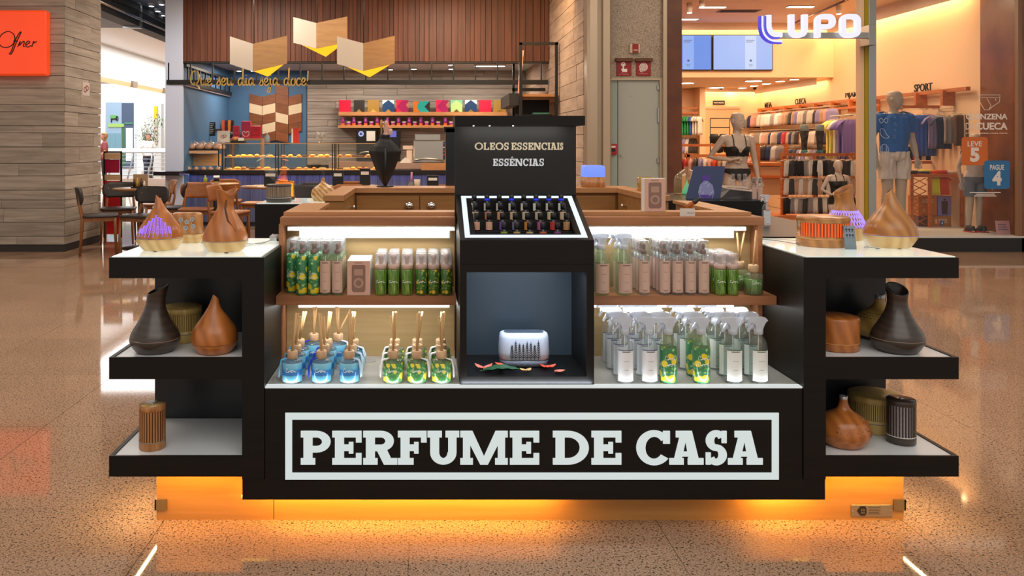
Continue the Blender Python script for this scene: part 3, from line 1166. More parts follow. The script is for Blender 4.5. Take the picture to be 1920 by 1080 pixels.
# rear towers, only their tops show
rt = thing('rear_display_tower', 'low black tower with lit glass top behind the oak counter, cafe side', 'display tower', (0, 0, 0))
MB().box(-1.01, -.515, 4.87, 5.38, .12, .942).build('body', KB, rt)
MB().box(-1.0, -.525, 4.88, 5.37, .942, .946).build('glass_top', LIT_TOP, rt)
r2 = thing('rear_display_tower', 'black tower behind the counter holding the card tray, shop side', 'display tower', (0, 0, 0))
MB().box(1.265, 1.79, 4.28, 4.95, .12, 1.0).build('body', KB, r2)
MB().box(1.27, 1.785, 4.285, 4.945, 1.0, 1.003).build('top_sheet', pm('black_sheet', '#0d0d0d', .25), r2)

# warm light strip under the kiosk (the tubes along the middle of the shop half are out)
for a, b, pw in ((-.62, .46, 11), (1.12, 1.33, 3.0)):
    if pw:
        s_ = struct(MB().box(*((-.62, -.53) if a < 0 else (1.25, 1.30)), 2.766, 2.774, .105, .1105).build('trim_6', glow('warm_strip', '#ffb040', 3)))
        area('plinth_light', ((a + b) / 2, 2.771, .1135), (b - a, .010), pw * .30, ORANGE, (math.radians(40), 0, 0))
for a, b in ((-.93, -.62), (1.35, 1.66)):
    area('plinth_light', ((a + b) / 2, 2.755, .186), (b - a, .012), .8, (1, .46, .06), (math.radians(38), 0, 0))


# ================================================================ PRODUCTS ON THE KIOSK
def print_lemon(name, dense=True, dark='#357f50', mid='#72b672', lite='#d2eac4', lemon='#ecd42c', sc=34, cut=.42, prob=.0):
    m, nt, b = nm(name)
    uv = N(nt, 'ShaderNodeTexCoord').outputs['UV']
    vo = N(nt, 'ShaderNodeTexVoronoi')
    vo.inputs['Scale'].default_value = sc
    vo.inputs['Randomness'].default_value = .75
    nt.links.new(uv, vo.inputs['Vector'])
    v2 = N(nt, 'ShaderNodeTexVoronoi')
    v2.inputs['Scale'].default_value = sc * 2.4
    nt.links.new(uv, v2.inputs['Vector'])
    leaf = ramp(nt, v2.outputs['Distance'], [(.1, lite), (.32, mid), (.6, dark)])
    n = tex_noise(nt, uv, sc * .9, 3, .6, 1.2)
    leaf = mixc(nt, ramp(nt, n, [(.42, 0), (.56, 1)]), leaf, dark)
    fr = mixc(nt, ramp(nt, vo.outputs['Distance'], [(.10, 0), (.16, 1)]), '#f0e27a', lemon)
    mask = ramp(nt, vo.outputs['Distance'], [(cut, 1), (cut + .04, 0)])
    pick = math_n(nt, 'GREATER_THAN', vo.outputs['Color'], prob)
    sep = N(nt, 'ShaderNodeSeparateColor')
    nt.links.new(vo.outputs['Color'], sep.inputs[0])
    pick = math_n(nt, 'GREATER_THAN', sep.outputs[0], prob)
    c = mixc(nt, math_n(nt, 'MULTIPLY', mask, pick), leaf, fr)
    nt.links.new(c, b.inputs['Base Color'])
    b.inputs['Roughness'].default_value = .25
    b.inputs['Coat Weight'].default_value = .8
    b.inputs['Coat Roughness'].default_value = .05
    _M[name] = m
    return m


def print_grass(name):
    m, nt, b = nm(name)
    tc = N(nt, 'ShaderNodeTexCoord').outputs['UV']
    mp = N(nt, 'ShaderNodeMapping')
    mp.inputs['Scale'].default_value = (260, 14, 1)
    nt.links.new(tc, mp.inputs['Vector'])
    f = tex_noise(nt, mp.outputs[0], 1, 3, .6, .4)
    c = ramp(nt, f, [(.3, '#1f3f14'), (.5, '#5d8a2c'), (.7, '#a9c46a')])
    nt.links.new(c, b.inputs['Base Color'])
    b.inputs['Roughness'].default_value = .25
    b.inputs['Coat Weight'].default_value = .8
    _M[name] = m
    return m


def print_sea(name):
    m, nt, b = nm(name)
    uv = N(nt, 'ShaderNodeTexCoord').outputs['UV']
    sp = N(nt, 'ShaderNodeSeparateXYZ')
    nt.links.new(uv, sp.inputs[0])
    f = tex_noise(nt, uv, 60, 3, .6)
    zz = math_n(nt, 'ADD', sp.outputs[1], math_n(nt, 'MULTIPLY', f, .006))
    c = ramp(nt, math_n(nt, 'DIVIDE', zz, .08), [(.10, '#7fc4dc'), (.36, '#58aed0'), (.40, '#2a6fb4'), (.58, '#2f7fc0'), (.68, '#6bbce0'), (.95, '#8fd0e6')])
    nt.links.new(c, b.inputs['Base Color'])
    b.inputs['Roughness'].default_value = .2
    b.inputs['Coat Weight'].default_value = .8
    _M[name] = m
    return m


def label_mat(name, base, ink, band=None):
    m, nt, b = nm(name)
    uv = N(nt, 'ShaderNodeTexCoord').outputs['UV']
    sp = N(nt, 'ShaderNodeSeparateXYZ')
    nt.links.new(uv, sp.inputs[0])
    u, v = sp.outputs[0], sp.outputs[1]

    def bar(v0, v1, u0, u1):
        a = math_n(nt, 'MULTIPLY', math_n(nt, 'GREATER_THAN', v, v0), math_n(nt, 'LESS_THAN', v, v1))
        c = math_n(nt, 'MULTIPLY', math_n(nt, 'GREATER_THAN', u, u0), math_n(nt, 'LESS_THAN', u, u1))
        return math_n(nt, 'MULTIPLY', a, c)
    s = bar(.925, .955, .26, .74)
    for q in ((.64, .65, .34, .66), (.36, .37, .38, .62), (.07, .085, .3, .7), (.04, .05, .36, .64)):
        s = math_n(nt, 'MAXIMUM', s, bar(*q))
    c = mixc(nt, s, base, ink)
    if band:
        c = mixc(nt, bar(.975, 1.1, -1, 2), c, band)
    nt.links.new(c, b.inputs['Base Color'])
    b.inputs['Roughness'].default_value = .45
    _M[name] = m
    return m


LEMON = print_lemon('lemon_sleeve')
LEMON_P = print_lemon('lemon_sleeve_small', dark='#3c6a28', mid='#6f9a3a', lite='#9fbe5a', lemon='#e8b824', sc=50, cut=.32, prob=.35)
LEMON_J = print_lemon('lemon_jar', lite='#e4f2da', mid='#8cc47c', dark='#3f8a4a', lemon='#f2e244', sc=40, cut=.40, prob=.10)
GRASS = print_grass('lemongrass_sleeve')
SEA = print_sea('sea_sleeve')
LAB_P = label_mat('label_beige', '#cfad9c', '#6b4c44')
LAB_W = label_mat('label_white_purple', '#e3e5ea', '#6a6c80', '#34306e')
LAB_G = label_mat('label_white_green', '#e6eae8', '#6a7a70', '#2c5a3c')
BOT_G = thin_glass('bottle_pale_green', '#e9f4e4', .8, .02, .10, '#e4efd8')
BOT_C = thin_glass('bottle_clear', '#f6f9fa', .9, .02, .07, '#eef2f4')
BOT_D = thin_glass('bottle_grey', '#dfe7e4', .9, .02, .08, '#d6dedb')
CAPC = thin_glass('cap_clear', '#f0f4f6', 1.0, .03, .10)
CAPW = thin_glass('cap_frosted', '#f4f6f8', 1.0, .05, .16)
TRIG = thin_glass('trigger_milky', '#eef2f8', .7, .12, .55, '#dfe6f2')
PUMPB = pm('pump_beige', '#c9aa9c', .45)
COPPER = pm('copper_collar', '#7d5648', .3, .7)
TUBE = pm('dip_tube', '#d9dedb', .4)
SCRIPT = pm('white_script', '#eef3ee', .4)
CAPWOOD = woodm('wooden_cap', '#c69f78', '#dbb994', (40, 40, 8), .55, .15)
REED = woodm('reed_stick', '#c99c64', '#e0ba84', (30, 30, 4), .6, .15)

scr = lambda x0, z0, w_, h_: [(x0 + w_ * t / 22, z0 + h_ * (.5 + .5 * math.sin(t * 1.35) * (1.0 if t % 5 else .4)) * (.62 if t > 2 else 1.1)) for t in range(23)]


def script_on(b, r, z, wd, hh, lw=.0005):
    """a line of cursive wrapped on a cylinder front"""
    pts = [(a + .4 * hh * math.cos(i * 1.1), zz) for i, (a, zz) in enumerate(scr(-wd / 2, z, wd, hh))]
    pts = spline(pts, 2)
    q = []
    for (a, zz) in pts:
        g = a / r
        q.append((r * math.sin(g), -r * math.cos(g), zz))
    b.path(q, lw, 4, True, False)


def body_prof(r, h, sh, neck, nz):
    return [(0, 0), (r * .86, 0), (r, .004), (r, h), (r * .93, h + sh * .35), (r * .66, h + sh * .75), (neck, h + sh), (neck, nz)]


def tall_bottle(kind, label):
    t = thing('tall_spray_bottle', label, 'bottle')
    r = .0208
    pr = [(0, 0), (r * .9, 0), (r, .003), (r, .138), (r * .9, .1435), (.009, .146), (.009, .150)]
    if kind == 'lemon':
        MB().lathe(pr, 20, uvr=r).build('body', LEMON, t)
        b = MB()
        script_on(b, r + .0004, .075, .026, .012)
        script_on(b, r + .0004, .060, .026, .012)
        b.build('script_print', SCRIPT, t)
    else:
        MB().lathe(pr, 20).build('body', BOT_G if kind == 'green' else BOT_C, t)
        MB().shell(r + .0003, .010, .124, -62, 62).build('label', LAB_P, t)
        MB().tube((0, 0, .004), (0, 0, .14), .0015, n=6).build('dip_tube', TUBE, t)
    MB().lathe([(.0095, .147), (.0105, .148), (.0105, .160), (.0085, .162), (.0085, .163), (0, .163)], 14).build('collar', COPPER, t)
    MB().lathe([(.0055, .163), (.0055, .172), (.0065, .173), (.0065, .185), (0, .187)], 12).build('nozzle', COPPER, t)
    MB().lathe([(.0185, .147), (.0192, .149), (.0185, .194), (.017, .196), (0, .1965)], 18).build('cap', CAPC, t)
    return t


def pump_bottle(kind, label):
    t = thing('foam_pump_bottle', label, 'bottle')
    r = .0212
    pr = [(0, 0), (r * .9, 0), (r, .003), (r, .088), (r * .93, .0925), (.014, .094)]
    MB().lathe(pr, 20, uvr=r).build('body', GRASS if kind == 'grass' else LEMON_P, t)
    b = MB()
    script_on(b, r + .0004, .045, .030, .010, .0007)
    b.build('script_print', SCRIPT, t)
    MB().lathe([(.0185, .093), (.021, .094), (.021, .108), (.0165, .111), (0, .1115)], 18).build('collar', PUMPB, t)
    pb = MB().lathe([(.0075, .111), (.0075, .132), (.011, .134), (.011, .144), (0, .145)], 14)
    pb.box(-.004, .004, -.015, -.006, .1345, .1405)
    pb.build('pump_head', PUMPB, t)
    MB().lathe([(.0205, .109), (.0205, .147), (.019, .150), (0, .1505)], 18).build('cap', CAPW, t)
    return t


def spray_bottle(kind, label):
    t = thing('trigger_spray_bottle', label, 'bottle')
    r = .0295
    pr = [(0, 0), (r * .88, 0), (r, .005), (r, .118), (r * .94, .131), (r * .72, .146), (.0135, .157), (.0125, .166)]
    if kind == 'lemon':
        MB().lathe(pr[:4] + [(r * .998, .119)], 24, uvr=r).build('sleeve', LEMON, t)
        b = MB()
        script_on(b, r + .0005, .080, .036, .014, .0006)
        script_on(b, r + .0005, .060, .036, .014, .0006)
        b.build('script_print', SCRIPT, t)
        MB().lathe(pr[3:], 24).build('shoulder', BOT_G, t)
    else:
        MB().lathe(pr, 24).build('body', {'purple': BOT_C, 'green': BOT_D, 'beige': BOT_G}[kind], t)
        MB().shell(r + .0003, .008, .114, -58, 58).build('label', {'purple': LAB_W, 'green': LAB_G, 'beige': LAB_P}[kind], t)
        MB().tube((0, 0, .004), (0, 0, .16), .0016, n=6).build('dip_tube', TUBE, t)
    MB().lathe([(.0145, .162), (.0155, .163), (.0155, .178), (.012, .180), (0, .180)], 16).build('collar', TRIG, t)
    h_ = MB()
    h_.prism([(-.040, .206), (-.040, .214), (-.032, .2185), (.012, .2205), (.022, .219), (.030, .210), (.025, .207), (.019, .198), (.014, .186), (.012, .179), (-.010, .179), (-.011, .188), (-.016, .198), (-.024, .204)], -.0095, .0095)
    h_.build('spray_head', TRIG, t)
    MB().tube((-.040, 0, .210), (-.047, 0, .210), .0075, n=10).build('nozzle', TRIG, t)
    MB().prism(spline([(-.020, .204), (-.026, .194), (-.034, .182), (-.038, .172), (-.034, .170), (-.028, .180), (-.020, .190), (-.013, .199)], 3), -.005, .005).build('trigger', TRIG, t)
    return t


TASSEL = {'tassel_blue': pm('tassel_blue', '#5fa9dc', .8), 'tassel_deep': pm('tassel_deep', '#1d35c4', .8), 'tassel_ice': pm('tassel_ice', '#bfd8ec', .8), 'tassel_white': pm('tassel_white', '#e6e9ea', .8)}


def reed_jar(kind, label, side=-1, tas='tassel_blue', reeds=((0, 0, .0),), hs=.235, cut=None):
    t = thing('reed_diffuser', label, 'diffuser')
    r = .0335
    MB().lathe([(0, 0), (r * .9, 0), (r, .003), (r, .07), (r * .95, .075), (r * .5, .078), (.015, .079), (.015, .084)], 24).build('jar', BOT_G if kind != 'sea' else BOT_C, t)
    if kind == 'grass':
        MB().lathe([(0, .004), (r - .002, .004), (r - .002, .055), (0, .055)], 20, uvr=r).build('liquid', GRASS, t)
    else:
        b = MB().lathe([(r + .0004, .006), (r + .0006, .0065), (r + .0006, .069), (r + .0004, .0695)], 24, uvr=r)
        b.build('sleeve', SEA if kind == 'sea' else LEMON_J, t)
    b = MB()
    script_on(b, r + .001, .040, .032, .013, .0006)
    b.build('script_print', SCRIPT, t)
    MB().lathe([(.017, .080), (.0185, .082), (.0185, .104), (.016, .107), (.009, .107), (.009, .100), (0, .100)], 18).build('wooden_cap', CAPWOOD, t)
    for (dx, dy, ln) in reeds:
        MB().tube((dx * -.15, dy * -.15, .09), (dx, dy, hs + ln), .0036, n=6).build('reed', REED, t)
    if tas:
        b = MB()
        for k in range(5):
            a = .006 * (k - 2)
            b.path([(side * .012, -.012, .084), (side * .034, -.014 + a * .5, .078), (side * (.040 + .001 * k), -.012 + a, .050), (side * (.041 + .0012 * (k % 3)), -.012 + a, .022 + .004 * (k % 2))], [.0022, .0028, .003, .002], 5)
        b.build('tassel', TASSEL[tas], t)
    return t


ROWN = ('front row', 'second row', 'third row', 'rear row')
SH = .7546
protos = {}


def put(key, maker, loc, label, group, rz=0, swap=None):
    if key not in protos:
        o = maker()
        protos[key] = o
        o.location = loc
        o.rotation_euler = (0, 0, rz)
        o['label'] = label
        o['group'] = group
        return o
    return dup(protos[key], loc, rz, label, group, swap=swap)


# upper shelf, cafe half
RY = (2.966, 3.011, 3.056, 3.100)
for ci, (x, kind, cn_) in enumerate(((-.489, 'lemon', 'against the cafe-side wall'), (-.4455, 'lemon', 'second column from the cafe-side wall'), (-.402, 'lemon', 'beside the plain green bottles'), (-.359, 'green', 'beside the lemon print bottles'), (-.3155, 'green', 'beside the pink boxes'))):
    for ri, y in enumerate(RY):
        if ci == 0 and ri == 0:
            continue
        d = 'lemon print tall spray bottle' if kind == 'lemon' else 'pale green tall spray bottle with beige label'
        put('tall' + kind, lambda: tall_bottle(kind, ''), (x, y, SH), f'{d} {cn_}, {ROWN[ri]}', 'tall spray bottles on the upper shelf, cafe half')
for ci, (px, kind, cn_) in enumerate(((714, 'grass', 'beside the pink boxes'), (738, 'grass', 'in the middle of the lemongrass ones'), (763, 'grass', 'beside the lemon print pumps'), (790, 'lemon', 'beside the lemongrass pumps'), (813, 'lemon', 'in the middle of the lemon print ones'), (837, 'lemon', 'beside the black centre tower'))):
    for ri, y in enumerate(RY):
        d = 'green lemongrass foam pump bottle' if kind == 'grass' else 'lemon print foam pump bottle'
        put('pump' + kind, lambda: pump_bottle(kind, ''), (X(px, RY[0]), y, SH), f'{d} {cn_}, {ROWN[ri]}', 'foam pump bottles on the upper shelf, cafe half')

# boxed diffusers
PINK = pm('carton_pink', '#d2a794', .55)
CARTW = pm('carton_white', '#e6e6e4', .5)


def carton(label, wx=.082, dy=.036, hz=.125, font=True):
    t = thing('boxed_diffuser', label, 'box')
    MB().box(-wx / 2, wx / 2, 0, dy, 0, hz, .001).build('carton', CARTW, t)
    b = MB()
    b.box(-wx / 2 + .0008, wx / 2 - .0008, -.0008, .0001, .0008, hz - .0008)
    f = b.build('front_print', PINK, t)
    wn = MB().prism([(-wx * .30, hz * .16), (-wx * .24, hz * .10), (wx * .24, hz * .10), (wx * .30, hz * .16), (wx * .30, hz * .84), (wx * .26, hz * .88), (-wx * .26, hz * .88), (-wx * .30, hz * .84)], -.0014, -.0007)
    wn.build('window', pm('carton_window', '#8a6a5e', .2), f)
    pi = MB().prism([(-wx * .19, hz * .58), (wx * .19, hz * .58), (wx * .19, hz * .76), (-wx * .19, hz * .76)], -.002, -.0013)
    pi.disc(0, hz * .36, wx * .22, -.002, -.0013, 20)
    pi.build('pictured_diffuser', pm('carton_picture', '#b08c7c', .4), f)
    MB().disc(0, hz * .36, wx * .13, -.0024, -.0019, 16).build('pictured_ring', pm('carton_window', '', 0), f)
    text('brand_line', 'DIFUSOR', pm('carton_ink', '#5a3f38', .5), 0, hz * .94, -.0009, wx * .34, None, f, .0003)
    sd = MB()
    for k in range(5):
        sd.ring(hz * .16 + k * hz * .165, dy / 2, (.008, .010), (.006, .008), -.0006, .0002, n=10, axis='x')
    return t


for k in range(4):
    put('carton', lambda: carton(''), ((X(673, 2.96)), 2.945 + k * .0385, SH), f'pink fronted diffuser box with picture window on the upper shelf, {ROWN[k]}', 'boxed diffusers on the upper shelf')
dup(protos['carton'], (.866, 3.075, 1.0455), .06, 'pink diffuser box with picture window standing alone on the front worktop', 'boxed diffusers on the upper shelf')

# upper shelf, shop half
for ci, (x, y0, cn_) in enumerate(((.641, 2.972, 'beside the black centre tower'), (.724, 2.972, 'second from the black centre tower'))):
    for ri in range(2):
        put('spraybeige', lambda: spray_bottle('beige', ''), (x - .004 * ri, y0 + ri * .068, SH), f'trigger spray bottle with beige label {cn_}, {("front row", "rear row")[ri]}', 'trigger spray bottles on the upper shelf', rz=.15)
for ci, (x, cn_) in enumerate(((.795, 'standing beside the trigger sprays'), (.869, 'first of the four full columns'), (.9155, 'second of the four full columns'), (.962, 'third of the four full columns'), (1.010, 'beside the foam pumps'))):
    for ri, y in enumerate(RY):
        if ci == 1 and ri == 0:
            pass
        put('tallclear', lambda: tall_bottle('clear', ''), (x, y, SH), f'clear tall spray bottle with beige label {cn_}, {ROWN[ri]}', 'clear tall spray bottles on the upper shelf, shop half')
for ci, (x, cn_) in enumerate(((1.071, 'beside the clear tall bottles'), (1.116, 'beside the reed diffusers'))):
    for ri, y in enumerate(RY):
        dup(protos['pumpgrass'], (x, y, SH), 0, f'green foam pump bottle with beige collar {cn_}, {ROWN[ri]}', 'foam pump bottles on the upper shelf, shop half')
j = reed_jar('grass', 'green lemongrass reed diffuser with one stick at the end of the upper shelf', tas=None, reeds=((.010, 0, .0),), hs=.232)
j.location = (1.196, 2.975, SH)
j = reed_jar('grass', 'green reed diffuser with two sticks behind the single-stick one', tas=None, reeds=((-.012, 0, .0), (.022, .0, .0)), hs=.236)
j.location = (1.18, 3.065, SH)

# lower deck, cafe half: reed diffusers
DK = .4896
rk = random.Random(5)
BLUEC = ((548, 'beside the black upright'), (603, 'in the middle of the blue ones'), (655, 'beside the cable hole'))
for ci, (px, cn_) in enumerate(BLUEC):
    for ri, y in enumerate((2.79, 2.872, 2.954, 3.04)):
        if ri == 3 and ci == 0:
            continue
        x = X(px, 2.79)
        if ri == 3:
            x = (-.412, -.321)[ci - 1]
        d0 = .014 if ci == 0 else (-.010, .0)[ci - 1]
        rd = [(d0, -.004, .0), (d0 + .006, .004, -.002)]
        if ri > 0:
            d0 = rk.uniform(-.012, .016)
            rd = [(d0, rk.uniform(-.004, .006), -.02), (d0 + .009, rk.uniform(-.004, .004), -.02)]
            if ri == 3 and ci == 2:
                rd.append((.045, .0, -.03))
        tas = ('tassel_blue', 'tassel_deep', 'tassel_ice')[ci]
        o = reed_jar('sea', f'blue sea print reed diffuser {cn_}, {ROWN[ri]}', 1 if ci == 2 else -1, tas, rd, .235 if ri == 0 else .225)
        o.location = (x, y, DK)
        o['group'] = 'blue reed diffusers on the lower deck'
for ci, (px, cn_) in enumerate(((737, 'beside the cable hole'), (782, 'in the middle of the lemon ones'), (828, 'beside the black centre tower'))):
    for ri, y in enumerate((2.79, 2.872, 2.954)):
        d0 = .004 + rk.uniform(-.004, .004)
        rd = [(d0, -.004, .0), (d0 + .007, .004, .0)]
        if ri > 0:
            d0 = rk.uniform(-.010, .008)
            rd = [(d0, 0, -.02), (d0 + .010, .005, -.02)]
        o = reed_jar('lemon', f'lemon print reed diffuser {cn_}, {ROWN[ri]}', 1 if ci == 1 and ri == 0 or ci == 2 and ri == 0 else -1, 'tassel_white', rd, .235 if ri == 0 else .225)
        o.location = (X(px, 2.79), y, DK)
        o['group'] = 'lemon reed diffusers on the lower deck'

# lower deck, shop half: trigger sprays
kinds = (('purple', 1171, 'beside the black centre tower'), ('purple', 1216, 'second from the black centre tower'), ('lemon', 1253, 'next to the purple banded bottles'),
         ('lemon', 1315, 'next to the green banded bottles'), ('green', 1374, 'second from the black upright'), ('green', 1422, 'beside the black upright'))
for ci, (kind, px, cn_) in enumerate(kinds):
    for ri, y in enumerate((2.79, 2.874, 2.958, 3.045)):
        if ci == 5 and ri == 3:
            continue
        k = kind
        if ci == 2 and ri > 0 or ci == 3 and ri > 1:
            k = 'purple' if ci == 2 else 'green'
        d = {'purple': 'purple banded trigger spray bottle', 'green': 'green banded trigger spray bottle', 'lemon': 'lemon print trigger spray bottle'}[k]
        put('spray' + k, lambda: spray_bottle(k, ''), (X(px, 2.79) + (.004 if ri % 2 else 0), y, DK), f'{d} {cn_}, {ROWN[ri]}', 'trigger spray bottles on the lower deck')

# essential oil vials on the stepped tray
VG = pm('vial_dark_glass', '#14131c', .12)
VB = pm('vial_blue_cap', '#2c3cf0', .35, emit='#2233ff', es=.25)  # blue glow put into the cap rings, which are no lamps
VK = pm('vial_black_cap', '#0c0c10', .35)
oilcols = {0: ['#d8d4c8'] * 8, 1: ['#c9b79a', '#c98a6c', '#cf9a72', '#d2b48a', '#cdbfa0', '#bfb7a4', '#cdb896', '#c9b294'],
           2: ['#d8a48c', '#d8a890', '#6b4aa0', '#6d6f8c', '#d98a2a', '#a45a86', '#b8382e', '#b98a5c'], 3: ['#8fae3a', '#c8ab62', '#cbb47a', '#d66a3c', '#8a4a8e']}
cname = {'#d8d4c8': 'white', '#8fae3a': 'green', '#d66a3c': 'orange', '#b8382e': 'red', '#d98a2a': 'amber', '#6b4aa0': 'violet', '#8a4a8e': 'purple', '#a45a86': 'plum', '#6d6f8c': 'grey', '#c98a6c': 'terracotta'}
px_rows = ([889, 913, 936, 959, 982, 1005, 1029, 1052], [891, 915, 938, 962, 985, 1009, 1032, 1055.5], [893.5, 917, 942, 966, 989, 1013, 1037, 1062], [945, 969, 993, 1018, 1045])
NTH = ('first', 'second', 'third', 'fourth', 'fifth', 'sixth', 'seventh', 'eighth')
RN = ('top step', 'second step', 'third step', 'lowest step')
for ri, (y, z) in enumerate(ROWS):
    for k, px in enumerate(px_rows[ri]):
        cc = oilcols[ri][k]
        t = thing('oil_vial', f'tiny dark oil vial with {cname.get(cc, "beige")} label, {NTH[k]} from the cafe end of the {RN[ri]}', 'bottle', (X(px, y), y, z), 0, 'essential oil vials on the sloped tray')
        MB().lathe([(0, 0), (.0105, 0), (.0115, .001), (.0115, .036), (.007, .040), (.007, .043)], 14).build('vial', VG, t)
        MB().shell(.0117, .004, .032, -75, 75, 8).build('label', pm('oil_label_' + cc[1:], cc, .5), t)
        blue = ri == 0 and k in (1, 3, 5, 6, 7)
        c1 = MB().lathe([(.0085, .041), (.0092, .0415), (.0092, .062), (.008, .063), (0, .063)], 14).build('cap', VK, t)
        if blue:
            MB().lathe([(.0094, .042), (.0095, .0425), (.0095, .049), (.0094, .0495)], 14).build('cap_ring', VB, c1)

# niche: white diffuser with tree print, petals and leaf
t = thing('aroma_diffuser', 'white aroma diffuser with printed trees in the lit niche', 'diffuser', (X(983, 2.88), 2.90, .5176))
rb = lambda w_, d_, r_, n=5: [(sx * (w_ - r_) + r_ * math.cos(a), sy * (d_ - r_) + r_ * math.sin(a)) for sx, sy, a0 in ((1, 1, 0), (-1, 1, 90), (-1, -1, 180), (1, -1, 270)) for a in [math.radians(a0 + 90 * i / n) for i in range(n + 1)]]


def rstack(b, lv, w_, d_, r_, smooth=True, n=5):
    """rounded-rectangle loft through (z, inset) levels"""
    rings = []
    for (z, ins) in lv:
        rings.append([(x, y, z) for (x, y) in rb(w_ - ins, d_ - ins, max(r_ - ins * .5, .002), n)])
    m = len(rings[0])
    vs = [p for q in rings for p in q]
    fs = [(i * m + k, i * m + (k + 1) % m, (i + 1) * m + (k + 1) % m, (i + 1) * m + k) for i in range(len(lv) - 1) for k in range(m)]
    b.add(vs, fs, smooth)
    b.add(rings[0], [tuple(range(m))])
    b.add(rings[-1], [tuple(range(m))])
    return b


rstack(MB(), [(.025, .006), (.029, .002), (.05, 0), (.10, .003), (.113, .006), (.117, .012), (.118, .018)], .090, .045, .035).build('body', pm('diffuser_white', '#b9bfd0', .3), t)
rstack(MB(), [(0, .012), (.004, .008), (.0245, .003)], .090, .045, .035).build('foot', pm('diffuser_grey', '#6a7080', .35), t)
rstack(MB(), [(.1175, .02), (.1185, .02)], .090, .045, .03).build('top_plate', pm('diffuser_top', '#3c424e', .3), t)
tr = MB()
for k in range(8):
    x0 = -.046 + k * .0132
    hh = .052 + .012 * ((k * 5) % 3) / 2 + .004 * (k % 2)
    tr.stroke([(x0, .030), (x0 + .001, .030 + hh * .5), (x0, .030 + hh)], .0012, -.0462, -.0440)
    for m in range(7):
        zz = .036 + m * hh / 8.5
        l = .0062 * (1 - m / 9)
        for s in (-1, 1):
            tr.stroke([(x0, zz), (x0 + s * l, zz + .004)], .0016, -.0463, -.0440)
            tr.disc(x0 + s * l, zz + .0045, .0013, -.0464, -.0440, 6)
tr.build('tree_print', pm('tree_ink', '#22262c', .5), t)
bt_ = MB()
for xx in (-.022, 0, .022):
    bt_.disc(xx, .012, .004, -.0395, -.037, 10, ry=.0018)
bt_.build('button', pm('button_grey', '#9aa0ac', .4), t)


def petal(label, loc, rz, col_, segs):
    b = MB()
    for (a, ln, wd, lift) in segs:
        pts = []
        for i in range(6):
            u = i / 5
            wv = wd * math.sin(PI * min(1, u * .92 + .08)) + .001
            zc = .002 + lift * u * u
            for s in (-1, 0, 1):
                p = Vector((ln * u, s * wv, zc + (.006 * abs(s) * (1 - u * .3))))
                p.rotate(Matrix.Rotation(a, 3, 'Z'))
                pts.append(p)
        top = [tuple(p) for p in pts]
        bot = [(p[0], p[1], p[2] - .0015) for p in pts]
        fs = []
        for i in range(5):
            for s in (0, 1):
                q = (i * 3 + s, i * 3 + s + 1, i * 3 + s + 4, i * 3 + s + 3)
                fs += [q, tuple(18 + k for k in reversed(q))]
        b.add(top + bot, fs, True)
    o = b.build('petal', pm(col_[0], col_[1], .6), None, loc, rot=(0, 0, rz))
    return tag(o, label, 'petal', 'dried petals in the niche')


ND = .519
petal('pair of coral petals spread like wings beside the leaf in the niche', (X(907, 2.83), 2.83, ND), 0, ('petal_coral', '#d9705c'), ((.5, .036, .011, .012), (2.6, .036, .011, .012)))
petal('small orange petal curled on the dark leaf', (X(944, 2.85), 2.85, ND + .006), 2.9, ('petal_orange', '#d4593a'), ((0, .03, .012, .006),))
petal('tan curled seed husk in the middle of the niche floor', (X(986, 2.80), 2.80, ND), .1, ('petal_tan', '#c9a06a'), ((.3, .022, .010, .007), (2.8, .022, .010, .007)))
petal('red-orange petal cluster near the corner of the white diffuser', (X(1027, 2.84), 2.84, ND), .1, ('petal_red', '#cc5136'), ((.2, .032, .011, .010), (2.9, .03, .012, .012), (1.4, .016, .01, .004)))
petal('single coral petal lying at the niche edge', (X(1040, 2.79), 2.79, ND), .1, ('petal_coral', '#d9705c'), ((0, .036, .013, .004),))
b = MB()
pts = []
for i in range(9):
    u = i / 8
    wv = .026 * math.sin(PI * u) ** .8 + .0008
    for s in (-1, -.5, 0, .5, 1):
        pts.append((-.068 + .136 * u, s * wv, .003 + .012 * abs(s) * math.sin(PI * u) + (.003 if int(u * 8) % 2 else 0)))
fs = []
for i in range(8):
    for s in range(4):
        q = (i * 5 + s, i * 5 + s + 1, i * 5 + s + 6, i * 5 + s + 5)
        fs += [q, tuple(45 + k for k in reversed(q))]
b.add(pts + [(p[0], p[1], p[2] - .002) for p in pts], fs, True)
lf_ = tag(b.build('leaf', pm('leaf_dark_green', '#1f4a2c', .35), None, (X(940, 2.81), 2.805, ND + .002), rot=(0, 0, .06)), 'dark green leaf lying in front of the white diffuser in the niche', 'leaf')
MB().path([(-.075, 0, .003), (0, 0, .0045), (.066, 0, .003)], [.0014, .001, .0005], 5).build('midrib', pm('leaf_rib', '#5c8a4c', .5), lf_)


# ================================================================ DIFFUSERS ON THE TOWERS
W_GOLD = figured('diffuser_wood_golden', '#955e2c', '#ad7239', '#bb8145')
W_RED = figured('diffuser_wood_red', '#9c5b27', '#b2692f', '#c0783c')
W_PALE = figured('diffuser_wood_pale', '#c39a5e', '#d6b076', '#e0bf8a')
W_TAN = figured('diffuser_wood_tan', '#a8803e', '#cca65c', '#dcba74', (7, 7, 3))
W_DARK = figured('diffuser_wood_dark', '#352a25', '#3d322b', '#443830', (5, 5, 14), .34)
W_STRIPE = woodm('diffuser_wood_straight', '#9a6034', '#c08a55', (60, 60, 5), .35, 0)
W_TAN_S = woodm('diffuser_bamboo', '#c0a058', '#dcc07c', (60, 60, 5), .4, 0)
SEAMB = pm('seam_band_grey', '#8d8580', .3)
VIOLET = glow('violet_glow', '#8f6cff', 1.5)
TIPM = pm('pale_tip', '#b8c0cc', .25, .4)


